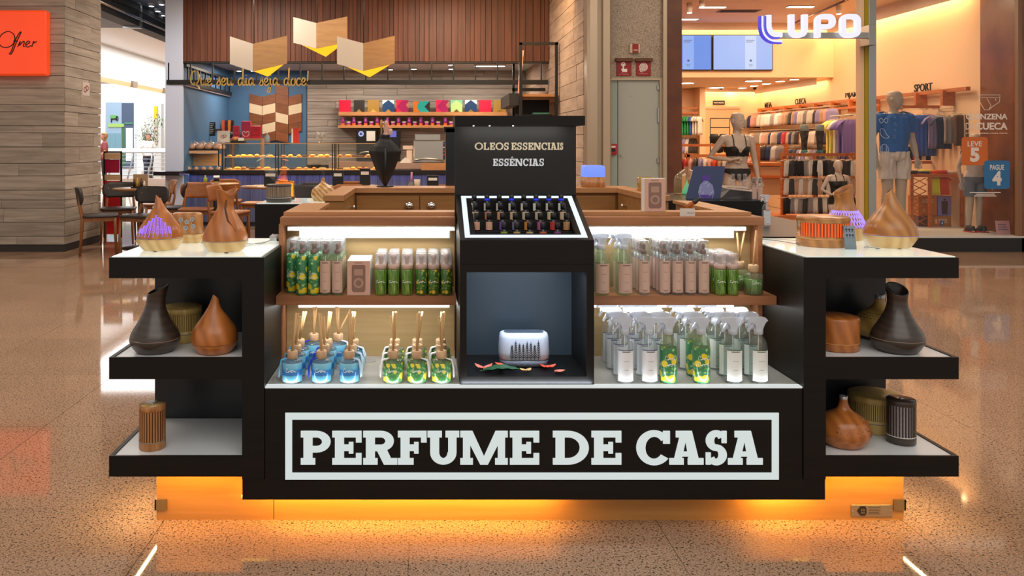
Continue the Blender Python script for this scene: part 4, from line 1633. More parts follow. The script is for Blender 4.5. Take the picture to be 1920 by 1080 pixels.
def drop(parent, prof, split, up, lo, fn=None, n=36, band=SEAMB, names=('body', 'base')):
    """turned vessel cut at height split: base below, body above, thin ring between"""
    pr = [tuple(p) for p in spline(prof, 6)]
    a = [p for p in pr if p[1] < split]
    b = [p for p in pr if p[1] > split]
    if a[0][0] > 1e-6:
        a = [(0, a[0][1])] + a
    k = a[-1]
    MB().lathe(a + [(k[0], split - .0012)], n, fn=fn).build(names[1], lo, parent)
    q = b[0]
    MB().lathe([(k[0] * .985, split - .0014), (k[0] * 1.003, split - .001), (q[0] * 1.003, split + .001), (q[0] * .985, split + .0014)], n, fn=fn).build('seam_ring', band, parent)
    return MB().lathe([(q[0], split + .0012)] + b, n, fn=fn).build(names[0], up, parent)


def slant(top, amount, ph, start=.6, lean=0.0, leanph=0.0):
    """tilts the mouth of a vessel and leans the neck"""
    c, s_ = math.cos(ph), math.sin(ph)
    lc, ls = math.cos(leanph), math.sin(leanph)

    def f(x, y, z):
        u = max(0.0, (z / top - start) / (1 - start))
        return (x + lean * lc * u * u, y + lean * ls * u * u, z + amount * u * u * (x * c + y * s_))
    return f


TOPZ = .9235 + .0015
# -- cafe-side tower, top
t = thing('drop_diffuser', 'drop shaped wood diffuser with glowing violet lavender sprigs', 'diffuser', (X(299, 2.90), 2.905, TOPZ))
drop(t, [(.045, .0), (.060, .004), (.078, .030), (.079, .048), (.069, .080), (.042, .120), (.021, .150), (.013, .172), (.009, .186), (.007, .189)], .044, W_RED, W_PALE, slant(.19, .8, PI, .65, .006, PI))
sp_ = MB()
rr = random.Random(4)


def on_surf(prof, a, z, lift=.0012):
    pr = spline(prof, 6)
    for (r0, z0), (r1, z1) in zip(pr, pr[1:]):
        if z0 <= z <= z1 and z1 > z0:
            r = r0 + (r1 - r0) * (z - z0) / (z1 - z0)
            break
    else:
        r = .05
    r += lift
    return (r * math.sin(a), -r * math.cos(a), z)


PR = [(.045, .0), (.060, .004), (.078, .030), (.079, .048), (.069, .080), (.042, .120), (.021, .150), (.013, .172)]
for k in range(9):
    a0 = -.78 + k * .195
    zt = .132 - .062 * abs(a0) + rr.uniform(-.008, .008)
    pts = [on_surf(PR, a0 + .05 * math.sin(i), .052 + (zt - .052) * i / 6) for i in range(7)]
    sp_.path(pts, .0009, 4)
    for i in range(12):
        zz = .066 + (zt - .066) * i / 11
        for s in (-1, 1):
            p = on_surf(PR, a0 + s * (.045 + .02 * (i % 2)), zz)
            q = on_surf(PR, a0 + s * .02, zz - .003)
            sp_.path([q, p], [.0008, .0015], 4)
sp_.build('sprig_light', VIOLET, t)
FT = pm('rubber_foot', '#1a1a1a', .7)
for a in (0, 2.1, 4.2):
    MB().disc(.05 * math.sin(a), -.05 * math.cos(a), .007, -.0015, .001, 10, 'z').build('rubber_foot', FT, t)

t = thing('box_diffuser', 'rounded box wood diffuser with pale flower marks behind the sprig one', 'diffuser', (-.908, 3.125, TOPZ - .0015))
rstack(MB(), [(.036, .002), (.038, .0), (.105, .003), (.112, .007), (.115, .014)], .060, .036, .022).build('body', W_GOLD, t)
rstack(MB(), [(0, .006), (.005, .002), (.0355, .0)], .060, .036, .022).build('base', W_PALE, t)
b = MB()
for (fx, fz) in ((-.012, .090), (.010, .082), (.030, .092), (.006, .060), (.034, .066)):
    for k in range(5):
        a = k * 1.257 + fx * 40
        b.disc(fx + .0052 * math.cos(a), fz + .0052 * math.sin(a), .0042, -.0366, -.034, 8)
    b.stroke([(fx, fz - .006), (fx - .002, fz - .014), (fx - .001, fz - .022)], .0012, -.0366, -.034)
b.build('flower_mark', pm('flower_grey', '#a7b0b8', .4), t)

t = thing('tulip_diffuser', 'tall wood diffuser with open notched tulip mouth', 'diffuser', (X(422, 2.86), 2.865, TOPZ))


def tulip(x, y, z):
    if z < .150:
        return (x, y, z)
    u = (z - .150) / .068
    a = math.atan2(y, x)
    cut = .020 * u * (max(0, math.cos(a + 1.0)) ** 6) + .030 * u * max(0, math.cos(a - 2.4)) ** 2 * .5
    return (x + .006 * u * u, y, z - cut)


tp = [(.042, 0), (.060, .005), (.077, .030), (.078, .046), (.068, .080), (.046, .118), (.031, .145), (.0275, .165), (.031, .190), (.036, .212), (.037, .218), (.034, .216), (.028, .190), (.024, .165), (.022, .150)]
drop(t, tp, .040, W_RED, W_PALE, tulip, 40)
b = MB()
b.path([on_surf(tp[:11], .35, .185, .0004), on_surf(tp[:11], .22, .150, .0004), on_surf(tp[:11], .40, .110, .0004), on_surf(tp[:11], .75, .075, .0004)], [.0035, .003, .004, .001], 6, flat=.5)
b.build('bark_crease', pm('crease_brown', '#5a3216', .5), t)
for a in (.3, 2.4, 4.5):
    MB().disc(.05 * math.sin(a), -.05 * math.cos(a), .007, -.0015, .001, 10, 'z').build('rubber_foot', FT, t)
# lead and plug lying behind it
t = thing('power_cable', 'pale power lead with clear plug lying on the lit glass top, cafe side', 'cable', (0, 0, 0))
g = .926
MB().path([(X(460, 2.98), 2.95, g + .002), (X(478, 3.05), 3.05, g + .003), (X(497, 3.1), 3.09, g + .003), (X(510, 3.15), 3.13, g + .006)], .0022, 6).build('lead', pm('cable_white', '#cfd0d0', .5), t)
MB().path([(X(380, 3.1), 3.08, g + .002), (X(440, 3.05), 3.04, g + .002), (X(490, 3.06), 3.05, g + .002), (X(505, 3.13), 3.13, g + .003), (X(511, 3.17), 3.18, g + .005)], .0018, 6).build('lead', pm('cable_grey', '#7c8584', .5), t)
MB().box(X(505, 3.15), X(519, 3.15), 3.15, 3.20, g, g + .022, .004).build('plug', thin_glass('plug_clear', '#e8ecef', .9, .1, .35), t)
MB().box(X(519, 3.15), X(530, 3.15), 3.14, 3.21, g, g + .012, .003).build('adapter', pm('adapter_black', '#17181a', .4), t)

# -- middle shelf
MZ = .585 + .0005


def vase(label, loc, ph, sgn, am=.55):
    t = thing('vase_diffuser', label, 'diffuser', loc)
    fnv = slant(.222, am, ph, .62, .013 * sgn, 0)
    pr = [(.050, 0), (.066, .006), (.083, .034), (.0845, .048), (.077, .070), (.052, .112), (.037, .145), (.032, .172), (.0335, .195), (.0355, .212), (.034, .2135), (.030, .196), (.027, .172), (.025, .15)]
    drop(t, pr, .047, W_DARK, W_DARK, fnv, 40, pm('seam_pale', '#8a7a70', .35))
    b = MB().lathe([(.0325, .2132), (.034, .2145), (.0357, .2130)], 36, fn=fnv)
    b.build('lip_ring', pm('lip_grey', '#7d838c', .3), t)
    return t


vase('dark brown vase diffuser with slanted mouth on the middle shelf, cafe side', (X(290, 2.82), 2.825, MZ), 0.35, 1)
vase('dark brown vase diffuser with hooded mouth on the middle shelf, shop side', (X(1684, 2.82), 2.825, MZ), PI * .5, -.1, .62)


def drum(label, loc, r, h, base, mat, nsl, slat_mat, gap, arc=(-75, 75), group=None, zs=None, glowm=None, seam=SEAMB, topm=None):
    """round diffuser with upright slats over its front"""
    t = thing('drum_diffuser', label, 'diffuser', loc)
    z0, z1 = zs or (base + .012, h - .022)
    MB().lathe([(0, 0), (r * .95, 0), (r, .004), (r, base)], 40).build('base', mat, t)
    MB().lathe([(r * .99, base), (r * 1.002, base + .0005), (r * 1.002, base + .003), (r * .99, base + .0035)], 40).build('seam_ring', seam, t)
    MB().lathe([(r, base + .003), (r, z0), (r * .965, z0), (r * .965, z1), (r, z1), (r, h - .008), (r * .985, h - .002), (r * .95, h), (0, h + .001)], 40).build('body', topm or mat, t)
    MB().shell(r * .967, z0, z1, arc[0], arc[1], 20).build('slot_back', gap, t)
    for k in range(nsl):
        a = arc[0] + (arc[1] - arc[0]) * (k + .5) / nsl
        w_ = (arc[1] - arc[0]) / nsl * .30
        b = MB()
        b.shell(r * .966, z0, z1, a - w_, a + w_, 2, th=r * .034)
        b.build('slat', slat_mat, t)
    return t


def rib_drum(label, loc, r, h, base, mat, nsl, gap):
    return drum(label, loc, r, h, base, mat, nsl, mat, gap)


GAP = pm('slot_shadow', '#6d5527', .6)
rib_drum('tan ribbed drum diffuser behind the dark vase, cafe side', (X(342, 3.0), 2.99, MZ), .0735, .122, .030, W_TAN_S, 30, GAP)
t = thing('drop_diffuser', 'plain orange wood drop diffuser on the middle shelf, cafe side', 'diffuser', (X(402, 2.81), 2.815, MZ))
drop(t, [(.048, 0), (.060, .004), (.076, .030), (.0785, .055), (.070, .085), (.045, .120), (.024, .150), (.0145, .172), (.010, .188), (.008, .190)], .034, W_RED, W_RED, slant(.19, -.9, PI * .15, .6, .004, 0), band=pm('seam_wood', '#d69a62', .4))
b = MB().lathe([(0, .1895), (.0088, .1902)], 24, fn=slant(.19, -.9, PI * .15, .6, .004, 0))
b.build('mouth', pm('mouth_pale', '#dca468', .5), t)

# -- low shelf cafe side
LZ = .256 + .0005


def cylinder_diff(label, loc, wd, hz, mat, gap, topm, rz=0, gl=None):
    t = thing('cylinder_diffuser', label, 'diffuser', loc, rz)
    r = wd / 2
    MB().lathe([(0, 0), (r * .95, 0), (r, .004), (r, .026)], 36).build('base', mat, t)
    MB().lathe([(r * .985, .026), (r * 1.004, .0265), (r * 1.004, .029), (r * .985, .0295)], 36).build('seam_ring', gl or SEAMB, t)
    MB().lathe([(r * .95, .029), (r * .95, hz - .016)], 36).build('slot_back', gap, t)
    MB().lathe([(r * .95, hz - .018), (r, hz - .016), (r, hz - .003), (r * .96, hz), (0, hz)], 36).build('top_ring', mat, t)
    MB().lathe([(0, hz + .0002), (r * .9, hz + .0004), (r * .9, hz - .001)], 36).build('top_plate', topm, t)
    MB().lathe([(0, hz + .004), (.006, hz + .003), (.007, hz + .0003)], 14).build('mist_nozzle', pm('nozzle_steel', '#c9c9c9', .3, .6), t)
    for k in range(30):
        a = k * 12
        MB().shell(r * .95, .029, hz - .017, a - 3.4, a + 3.4, 2, th=r * .05).build('slat', mat, t)
    return t


cylinder_diff('slatted wood cylinder diffuser alone on the lowest shelf, cafe side', (X(285, 2.81), 2.815, LZ), .089, .150, W_STRIPE, pm('slot_brown', '#4a2a14', .6), W_PALE)

# -- shop-side tower, top
OR_GLOW = glow('orange_lit_slot', '#ff5a1c', 1.15)
drum('wood drum diffuser with glowing orange slats and remote leaning on it', (1.475, 3.03, TOPZ - .0015), .0915, .110, .030, W_GOLD, 24, woodm('slat_red_wood', '#8a3a16', '#b5562a', (40, 40, 5), .4, .1), OR_GLOW, (-82, 82), zs=(.040, .089), seam=pm('seam_wood', '', 0), topm=W_GOLD)
t = thing('remote_control', 'grey remote control leaning against the orange-lit drum diffuser', 'remote', (X(1594, 2.92), 2.915, .9252), rz=-.12)
b = MB()
rstack(b, [(0, 0), (.084, 0)], .0195, .0035, .003)
ro = b.build('case', pm('remote_grey', '#76838f', .4), t, rot=(-.26, 0, 0))
k_ = MB()
for i in range(3):
    for j in range(2):
        k_.disc(-.010 + i * .010, .070 - j * .020, .0035, -.0046, -.0034, 8)
        k_.disc(-.010 + i * .010, .063 - j * .020, .0016, -.0046, -.0034, 6)
k_.build('button', pm('remote_button', '#1c2733', .5), ro)
t = thing('lattice_diffuser', 'vase shaped wood diffuser with violet lattice glow behind the drum', 'diffuser', (1.655, 3.225, TOPZ - .0015))
fl_ = slant(.212, .9, PI * .02, .62, -.012, 0)
pr = [(.062, 0), (.072, .010), (.078, .040), (.0785, .052), (.066, .084), (.046, .118), (.036, .145), (.034, .170), (.036, .190), (.035, .197), (.030, .185), (.028, .165)]
drop(t, pr, .050, W_GOLD, W_PALE, fl_, 36, pm('seam_white', '#e0dcd4', .3))
b = MB()
for k in range(18):
    for s in (-1, 1):
        a0 = -1.45 + k * .17
        pts = [on_surf(pr[:9], a0 + s * .30 * (i / 5 - .5), .054 + .062 * i / 5, .0008) for i in range(6)]
        b.path(pts, .0017, 4)
b.build('lattice_light', glow('lattice_violet', '#a98cff', 1.3), t)
t = thing('drop_diffuser', 'large golden drop diffuser at the outer end of the top, shop side', 'diffuser', (X(1674, 2.97), 2.985, TOPZ))
drop(t, [(.052, 0), (.066, .004), (.086, .034), (.0885, .054), (.079, .086), (.050, .126), (.027, .160), (.016, .185), (.010, .200), (.007, .203)], .046, W_GOLD, W_PALE, slant(.203, -1.0, PI * .9, .6, -.006, 0), 40, pm('seam_violet', '#9a8fc8', .3))
for a in (0, 2.1, 4.2):
    MB().disc(.055 * math.sin(a), -.055 * math.cos(a), .007, -.0015, .001, 10, 'z').build('rubber_foot', FT, t)
t = thing('power_cable', 'thin pale leads lying on the lit glass top, shop side', 'cable', (0, 0, 0))
MB().path([(1.285, 3.18, g + .002), (1.33, 3.22, g + .002), (1.40, 3.19, g + .002), (1.44, 3.15, g + .002), (1.52, 3.20, g + .002)], .0022, 6).build('lead', pm('cable_white', '', 0), t)
MB().path([(1.30, 3.22, g + .002), (1.36, 3.14, g + .002), (1.385, 3.05, g + .002), (1.37, 2.99, g + .002)], .0016, 6).build('lead', pm('cable_grey', '', 0), t)
MB().path([(1.585, 2.95, g + .002), (1.60, 2.96, g + .002), (1.62, 2.91, g + .002), (1.60, 2.90, g + .002)], .0014, 6).build('lead', pm('cable_grey', '', 0), t)

# -- middle shelf shop side
t = thing('drum_diffuser', 'short round red wood diffuser partly behind the black upright', 'diffuser', (X(1572, 2.85), 2.865, MZ))
MB().lathe([(0, 0), (.070, 0), (.0745, .004), (.0745, .026)], 36).build('base', W_RED, t)
MB().lathe([(.073, .026), (.075, .0265), (.075, .0285), (.073, .029)], 36).build('seam_ring', pm('seam_wood', '', 0), t)
MB().lathe([(.0745, .029), (.0745, .106), (.072, .112), (.066, .115), (0, .116)], 36).build('body', W_RED, t)
t = thing('gourd_diffuser', 'tan gourd diffuser with carved brown dashes and pale mouth', 'diffuser', (X(1651, 3.0), 3.005, MZ))
gp = [(.045, 0), (.062, .004), (.086, .034), (.088, .052), (.074, .084), (.050, .103), (.026, .120), (.017, .138), (.0165, .158), (.0165, .160)]
drop(t, gp, .012, W_TAN, pm('gourd_foot', '#3a2a1a', .6), None, 40, W_TAN)
MB().lathe([(.0168, .148), (.0172, .149), (.0172, .162), (.012, .163), (.010, .155)], 20).build('mouth', TIPM, t)
b = MB()
for ri, zz in enumerate((.084, .092, .099)):
    for k in range(17):
        a = -1.5 + k * .178 + ri * .08
        b.path([on_surf(gp, a, zz, .0003), on_surf(gp, a + .11, zz, .0003)], .0016, 5, flat=.6)
b.build('carved_dash', pm('carve_brown', '#4a2c12', .6), t)

# -- low shelf shop side
t = thing('onion_diffuser', 'onion shaped wood diffuser with dark dots and steel mouth', 'diffuser', (X(1583, 2.84), 2.845, LZ))
op = [(.048, 0), (.064, .005), (.084, .034), (.0865, .056), (.074, .088), (.046, .108), (.024, .122), (.015, .142), (.0125, .158)]
drop(t, op, .028, W_RED, W_RED, None, 40, pm('seam_wood', '', 0))
MB().lathe([(.0126, .156), (.0135, .157), (.0135, .168), (.009, .169), (.008, .16)], 18).build('mouth', pm('nozzle_steel', '', 0), t)
b = MB()
rr = random.Random(9)
for k in range(34):
    a, zz = rr.uniform(-.9, 1.2), rr.uniform(.050, .094)
    p, q = Vector(on_surf(op, a, zz, -.001)), Vector(on_surf(op, a, zz, .0005))
    b.tube(p, q, rr.uniform(.0010, .0018), n=6)
b.build('dot', pm('dot_brown', '#3c1c10', .6), t)
rib_drum('large tan ribbed drum diffuser behind the onion one', (X(1634, 3.03), 3.01, LZ), .0895, .128, .036, W_TAN_S, 34, GAP)
cylinder_diff('dark slatted cylinder diffuser with pale slots on the lowest shelf', (X(1691, 2.86), 2.865, LZ), .094, .152, W_DARK, pm('slot_pale', '#b9b3c0', .5), W_DARK, gl=pm('seam_white', '', 0))

# -- rear tower, cafe side
RTZ = .9465
drum('dark drum diffuser with wood slats steaming on the rear tower', (X(523, 5.0), 5.0, RTZ), .077, .108, .026, pm('drum_dark', '#3a3531', .4), 26, woodm('slat_grey_wood', '#8d7a68', '#b5a08a', (40, 40, 6), .5, .1), pm('slot_dark', '#2a221d', .6), (-75, 75), zs=(.034, .094), seam=pm('seam_silver', '#c8c8c8', .3, .5))
t = thing('flame_diffuser', 'clear flame effect diffuser glowing orange behind the dark drum', 'diffuser', (X(534, 5.22), 5.22, RTZ))
FLG = glow('flame_amber', '#ff9a1e', 1.3)
rstack(MB(), [(0, .002), (.003, 0), (.015, 0)], .064, .03, .01).build('base', pm('drum_dark', '', 0), t)
rstack(MB(), [(.015, .002), (.11, .004), (.118, .008)], .062, .028, .01).build('lamp_body', thin_glass('amber_shell', '#ffc35a', .8, .1, .25, '#ffb040'), t)
MB().box(.045, .057, -.026, -.02, .02, .105).build('side_light', FLG, t)
MB().box(-.05, .045, -.02, -.015, .095, .108).build('top_light', FLG, t)
t = thing('gourd_diffuser', 'round wood gourd diffuser with slim mouth steaming on the rear tower', 'diffuser', (X(606, 5.05), 5.05, RTZ))
drop(t, [(.045, 0), (.060, .006), (.073, .035), (.074, .052), (.062, .080), (.038, .098), (.020, .112), (.012, .128), (.011, .142), (.0115, .145)], .004, figured('diffuser_wood_streaky', '#8a5a2c', '#b88a50', '#d6b078', (14, 14, 14)), W_PALE, None, 32, W_PALE)

# -- rear worktop and shop-side things
t = thing('cube_lamp', 'small cube aroma lamp with blue lit top over a wood base', 'lamp', (X(1113, 4.84), 4.86, 1.0455))
rstack(MB(), [(0, .002), (.003, 0), (.060, 0)], .062, .062, .012).build('base', W_STRIPE, t)
rstack(MB(), [(.0605, .001), (.062, 0), (.118, .001), (.126, .006), (.128, .014)], .0625, .0625, .014).build('lit_top', glow('lamp_blue', '#7d9bff', .95), t)
t = thing('votive_cube', 'small yellow honeycomb glass cube behind the pink box', 'candle holder', (X(1209, 4.45), 4.45, 1.0455))
rstack(MB(), [(0, .003), (.005, 0), (.072, 0), (.075, .003)], .036, .036, .008).build('glass_cube', thin_glass('amber_glass', '#e8c878', .8, .08, .45, '#d8b04e'), t)
b = MB()
for i in range(4):
    for j in range(4):
        b.disc(-.024 + i * .016, .012 + j * .016, .006, -.0375, -.0355, 6)
b.build('facet', pm('facet_gold', '#b98f38', .3), t)

t = thing('display_bust', 'black draped tapering bust stand with trinkets on its crown', 'display stand', (X(722, 4.86), 4.86, 1.0455))
b = MB()
lv = [(.012, .012, .026), (.05, .034, .032), (.10, .056, .038), (.16, .079, .044), (.205, .096, .050), (.212, .097, .050), (.24, .076, .047), (.265, .050, .042), (.282, .034, .034), (.294, .028, .028), (.310, .028, .028)]
ring_ = []
n = 20
for (z, wx, wy) in lv:
    for k in range(n):
        a = 2 * PI * k / n
        fold = 1 + .10 * math.cos(a * 3 + .6) * (1 if z < .25 else .3)
        sq = 1 / max(abs(math.cos(a)) + .55 * abs(math.sin(a)), .55) if z < .28 else 1
        ring_.append((wx * math.cos(a) * min(sq, 1.15) * (1 if abs(math.cos(a)) > .5 else fold), -wy * math.sin(a) * fold, z))
b.add(ring_, [(i * n + k, i * n + (k + 1) % n, (i + 1) * n + (k + 1) % n, (i + 1) * n + k) for i in range(len(lv) - 1) for k in range(n)], False)
b.add(ring_[:n], [tuple(range(n))])
b.add(ring_[-n:], [tuple(range(n))])
b.build('drape', pm('drape_black', '#0d0c0c', .55), t)
for zz in (.286, .294, .302):
    MB().lathe([(.030, zz - .002), (.0345, zz), (.030, zz + .002)], 20).build('neck_ring', pm('ring_black', '#1a1919', .3), t)
MB().tube((.004, -.042, .004), (.004, -.050, .23), .007, n=8).build('front_pole', BLACK, t)
MB().lathe([(0, 0), (.05, 0), (.05, .005), (.012, .008)], 20).build('foot', BLACK, t)
tk = pm('trinket_pink', '#d2a898', .5)
MB().lathe([(.02, .309), (.012, .33), (.018, .345), (.010, .37), (.014, .385), (0, .395)], 14, c=(.006, 0, 0)).build('figurine', tk, t)
MB().lathe([(.013, .309), (.015, .325), (.013, .345), (0, .347)], 14, c=(.030, 0, 0)).build('cup', tk, t)
MB().lathe([(.004, .309), (.005, .35), (.010, .37), (.006, .395), (0, .40)], 12, c=(-.022, 0, 0)).build('bud', pm('trinket_gold', '#b58a4a', .4), t)
MB().ring(-.004, .412, (.010, .011), (.007, .008), -.002, .002).tube((-.004, 0, .31), (-.004, 0, .402), .0025, n=6).build('ring_hook', BLACK, t)

t = thing('price_card', 'small white printed card standing on the front worktop', 'card', (X(1289, 3.028), 3.028, 1.0325))
MB().box(-.028, .028, 0, .0015, 0, .029).build('card', pm('card_white', '#d6cdc4', .6), t)
text('card_line', 'SPRAYS', pm('carton_ink', '', 0), .012, .012, -.0002, .026, .004, t, .0003)
t = thing('dropper_bottle', 'amber dropper bottle with black bulb lying tilted behind the price card', 'bottle', (X(1284, 3.10), 3.10, 1.056))
b = MB().lathe([(0, 0), (.009, 0), (.010, .002), (.010, .030), (.006, .036), (.006, .040)], 16)
bo = b.build('body', thin_glass('amber_bottle', '#d88a20', .8, .05, .35, '#c97a14'), t, rot=(0, PI * .32, 0))
MB().lathe([(.0075, .038), (.0085, .040), (.0085, .052), (.006, .054), (.006, .066), (.003, .072), (0, .073)], 14).build('dropper_cap', pm('dropper_black', '#101010', .5), t, rot=(0, PI * .32, 0))

# tall clear glass bottle lamp and jar lamp with green light, poster tablet, card tray
def green_lamp(label, px, prof, r):
    t = thing('lit_glass_vessel', label, 'lamp', (X(px, 4.85), 4.85, 1.0035))
    MB().lathe(prof, 28).build('vessel', thin_glass('vessel_champagne', '#efe4cc', .9, .05, .18, '#d8c49a'), t)
    MB().lathe([(0, .002), (r, .003), (r * .9, .02), (r * .35, .055), (0, .085)], 20).build('green_light', glow('green_glow', '#5fe0b0', .8), t)
    return t


green_lamp('bottle shaped glass lamp glowing green on the black rear tower', 1288, [(0, .001), (.072, .001), (.075, .005), (.075, .085), (.066, .110), (.040, .135), (.022, .146), (.016, .150), (.016, .162), (.015, .163)], .03)
green_lamp('cracked glass jar lamp glowing green beside the leaning poster', 1317, [(0, .001), (.052, .001), (.055, .005), (.055, .10), (.052, .108), (.050, .108)], .028)
t = thing('poster_tablet', 'slanted dark blue poster picturing a purple stoppered perfume bottle', 'poster', (X(1327, 4.40), 4.42, 1.0035), rz=.05)
A = [(-.115, 0), (.020 + .055, 0), (.115, .178), (-.058, .178)]
po_ = MB().prism(A, 0, .006).build('board', pm('poster_blue', '#35426a', .35), t, rot=(-.15, 0, 0))
b = MB()
b.prism([(-.035, .005), (.035, .005), (.045, .035), (.038, .075), (.012, .098), (-.008, .098), (-.032, .075), (-.045, .035)], -.0012, 0)
b.build('pictured_bottle', pm('poster_glass', '#8a8cc0', .3), po_)
b = MB()
b.prism([(-.018, .098), (.022, .098), (.026, .118), (.016, .128), (-.010, .128), (-.020, .118)], -.0018, 0).prism([(-.030, .006), (.030, .006), (.036, .022), (-.036, .022)], -.0018, 0)
b.build('pictured_stopper', pm('poster_purple', '#54309c', .3), po_)
b = MB()
for (x0, z0) in ((-.03, .06), (-.02, .03), (.012, .07), (.03, .035), (-.035, .04), (.0, .085), (.02, .02)):
    b.stroke([(x0 - .006, z0 - .005), (x0 + .004, z0 + .002), (x0 + .006, z0 + .009)], .0022, -.002, -.001)
b.build('pictured_sparkle', pm('poster_white', '#c9c9e6', .3), po_)
t = thing('card_machine', 'black payment tray with sloping sides on the rear tower', 'payment tray', (X(1385, 4.48), 4.48, 1.0035))
b = MB()
b.add([(-.125, -.08, 0), (.09, -.08, 0), (.09, .12, 0), (-.125, .12, 0), (-.075, -.07, .052), (.082, -.07, .036), (.06, .10, .062), (-.10, .11, .066)], [(0, 1, 2, 3), (4, 7, 6, 5), (0, 4, 5, 1), (1, 5, 6, 2), (2, 6, 7, 3), (3, 7, 4, 0)])
b.build('body', pm('tray_brown_black', '#2a2222', .35), t)
MB().add([(-.062, -.02, .0565), (.055, -.02, .0465), (.050, .0, .0515), (-.066, .0, .0595), (-.062, -.02, .0515), (.055, -.02, .0415), (.050, .0, .0465), (-.066, .0, .0545)], [(0, 1, 2, 3), (4, 7, 6, 5), (0, 4, 5, 1), (1, 5, 6, 2), (2, 6, 7, 3), (3, 7, 4, 0)]).build('paper_slot', pm('slot_black', '#080808', .6), t)
for k, (px, y, z) in enumerate(((1374, 4.80, 1.0035), (1386, 4.80, 1.0035), (1397, 4.82, 1.0035), (1414, 4.325, 1.0035), (1424.5, 4.32, 1.0035))):
    t = tall_bottle('clear', f'silver pump topped clear bottle, {NTH[k]} from the poster, behind the payment tray')
    t.location = (X(px, y), y, z)
    t.scale = (.62, .62, .62)
    t['group'] = 'small bottles behind the payment tray'
t = spray_bottle('purple', 'slim clear spray bottle with white label at the shop end of the oak worktop')
st_ = thing('side_ledge', 'black ledge joining the two shop-side towers', 'ledge', (0, 0, 0))
MB().box(1.29, 1.80, 3.28, 4.25, .905, .928).build('board', KB, st_)
MB().box(1.70, 1.78, 3.32, 4.23, .12, .905).build('panel', KB, st_)
t.location = (X(1440, 3.7), 3.72, .929)
t.scale = (.62, .62, .64)

# mist over the steaming diffusers
def mist(label, loc, hgt, r0, r1, lean, dens, col='#e9e2e6', emit=None):
    b = MB()
    pts = [(0, 0, 0), (lean * .25, 0, hgt * .3), (lean * .6, 0, hgt * .65), (lean, 0, hgt)]
    b.path(pts, [r0, (r0 + r1) * .45, r1 * .85, r1], 12)
    key = 'mist_' + col + str(dens)
    if key not in _M:
        m = bpy.data.materials.new(key)
        m.use_nodes = True
        nt = m.node_tree
        nt.nodes.remove(nt.nodes['Principled BSDF'])
        v = N(nt, 'ShaderNodeVolumePrincipled')
        v.inputs['Color'].default_value = L(col)
        tc = N(nt, 'ShaderNodeTexCoord')
        sp = N(nt, 'ShaderNodeSeparateXYZ')
        nt.links.new(tc.outputs['Generated'], sp.inputs[0])
        fade = ramp(nt, sp.outputs[2], [(0, 1), (.55, .45), (1, 0)])
        nz = ramp(nt, tex_noise(nt, tc.outputs['Object'], 40, 3, .6), [(.38, .1), (.62, 1)])
        d = math_n(nt, 'MULTIPLY', math_n(nt, 'MULTIPLY', fade, nz), dens)
        nt.links.new(d, v.inputs['Density'])
        if emit:
            v.inputs['Emission Color'].default_value = L(emit)
            nt.links.new(math_n(nt, 'MULTIPLY', math_n(nt, 'MULTIPLY', fade, nz), 14.0), v.inputs['Emission Strength'])
        nt.links.new(v.outputs[0], nt.nodes['Material Output'].inputs['Volume'])
        _M[key] = m
    o = b.build('mist', _M[key], None, loc)
    o['kind'] = 'stuff'
    return tag(o, label, 'mist')


mist('slanting plume of white mist rising from the dark drum diffuser', (X(520, 5.0), 5.0, RTZ + .112), .16, .012, .05, -.085, 9)
mist('thin wisp of mist over the round gourd diffuser', (X(606, 5.05), 5.05, RTZ + .150), .10, .006, .016, .0, 12)
mist('orange lit flame shaped mist over the flame diffuser', (X(530, 5.22), 5.22, RTZ + .122), .13, .035, .02, .018, 8, '#ffb070', '#ff6a14')


# ================================================================ CAFE
CHAIRW = woodm('chair_wood', '#7a4a24', '#9a6234', (20, 20, 4), .45, .2)
CHAIRD = pm('chair_dark_seat', '#2b2523', .45)
CHAIRB = woodm('chair_back_brown', '#8a5024', '#a8672f', (5, 5, 20), .4, .2)
TABLEW = woodm('table_top_wood', '#8a6038', '#a97c4c', (3, 30, 3), .3, .1)


def curved_back(b, z0, z1, wd, yb, bow, th, lean=.0, n=10, rad=.05):
    """bent shell with rounded corners: y = yb + bow*(x/w)^2 towards the sitter"""
    m = 7
    fr, bk = [], []
    for j in range(m + 1):
        v = j / m
        z = z0 + (z1 - z0) * v
        e = min(v, 1 - v) * (z1 - z0)
        inset = 0 if e >= rad else rad - math.sqrt(max(rad * rad - (rad - e) ** 2, 0))
        for i in range(n + 1):
            x = (-1 + 2 * i / n) * (wd - inset)
            y = yb + lean * v - bow * (x / wd) ** 2
            fr.append((x, y - th / 2, z))
            bk.append((x, y + th / 2, z))
    k = n + 1
    q = lambda a, o: [(o + j * k + i, o + j * k + i + 1, o + (j + 1) * k + i + 1, o + (j + 1) * k + i) for j in range(m) for i in range(n)]
    t = len(fr)
    fs = q(0, 0) + q(0, t)
    edge = [j * k for j in range(m + 1)] + [m * k + i for i in range(1, n + 1)] + [j * k + n for j in range(m - 1, -1, -1)] + list(range(n - 1, 0, -1))
    fs += [(edge[i], edge[(i + 1) % len(edge)], t + edge[(i + 1) % len(edge)], t + edge[i]) for i in range(len(edge))]
    return b.add(fr + bk, fs, True)


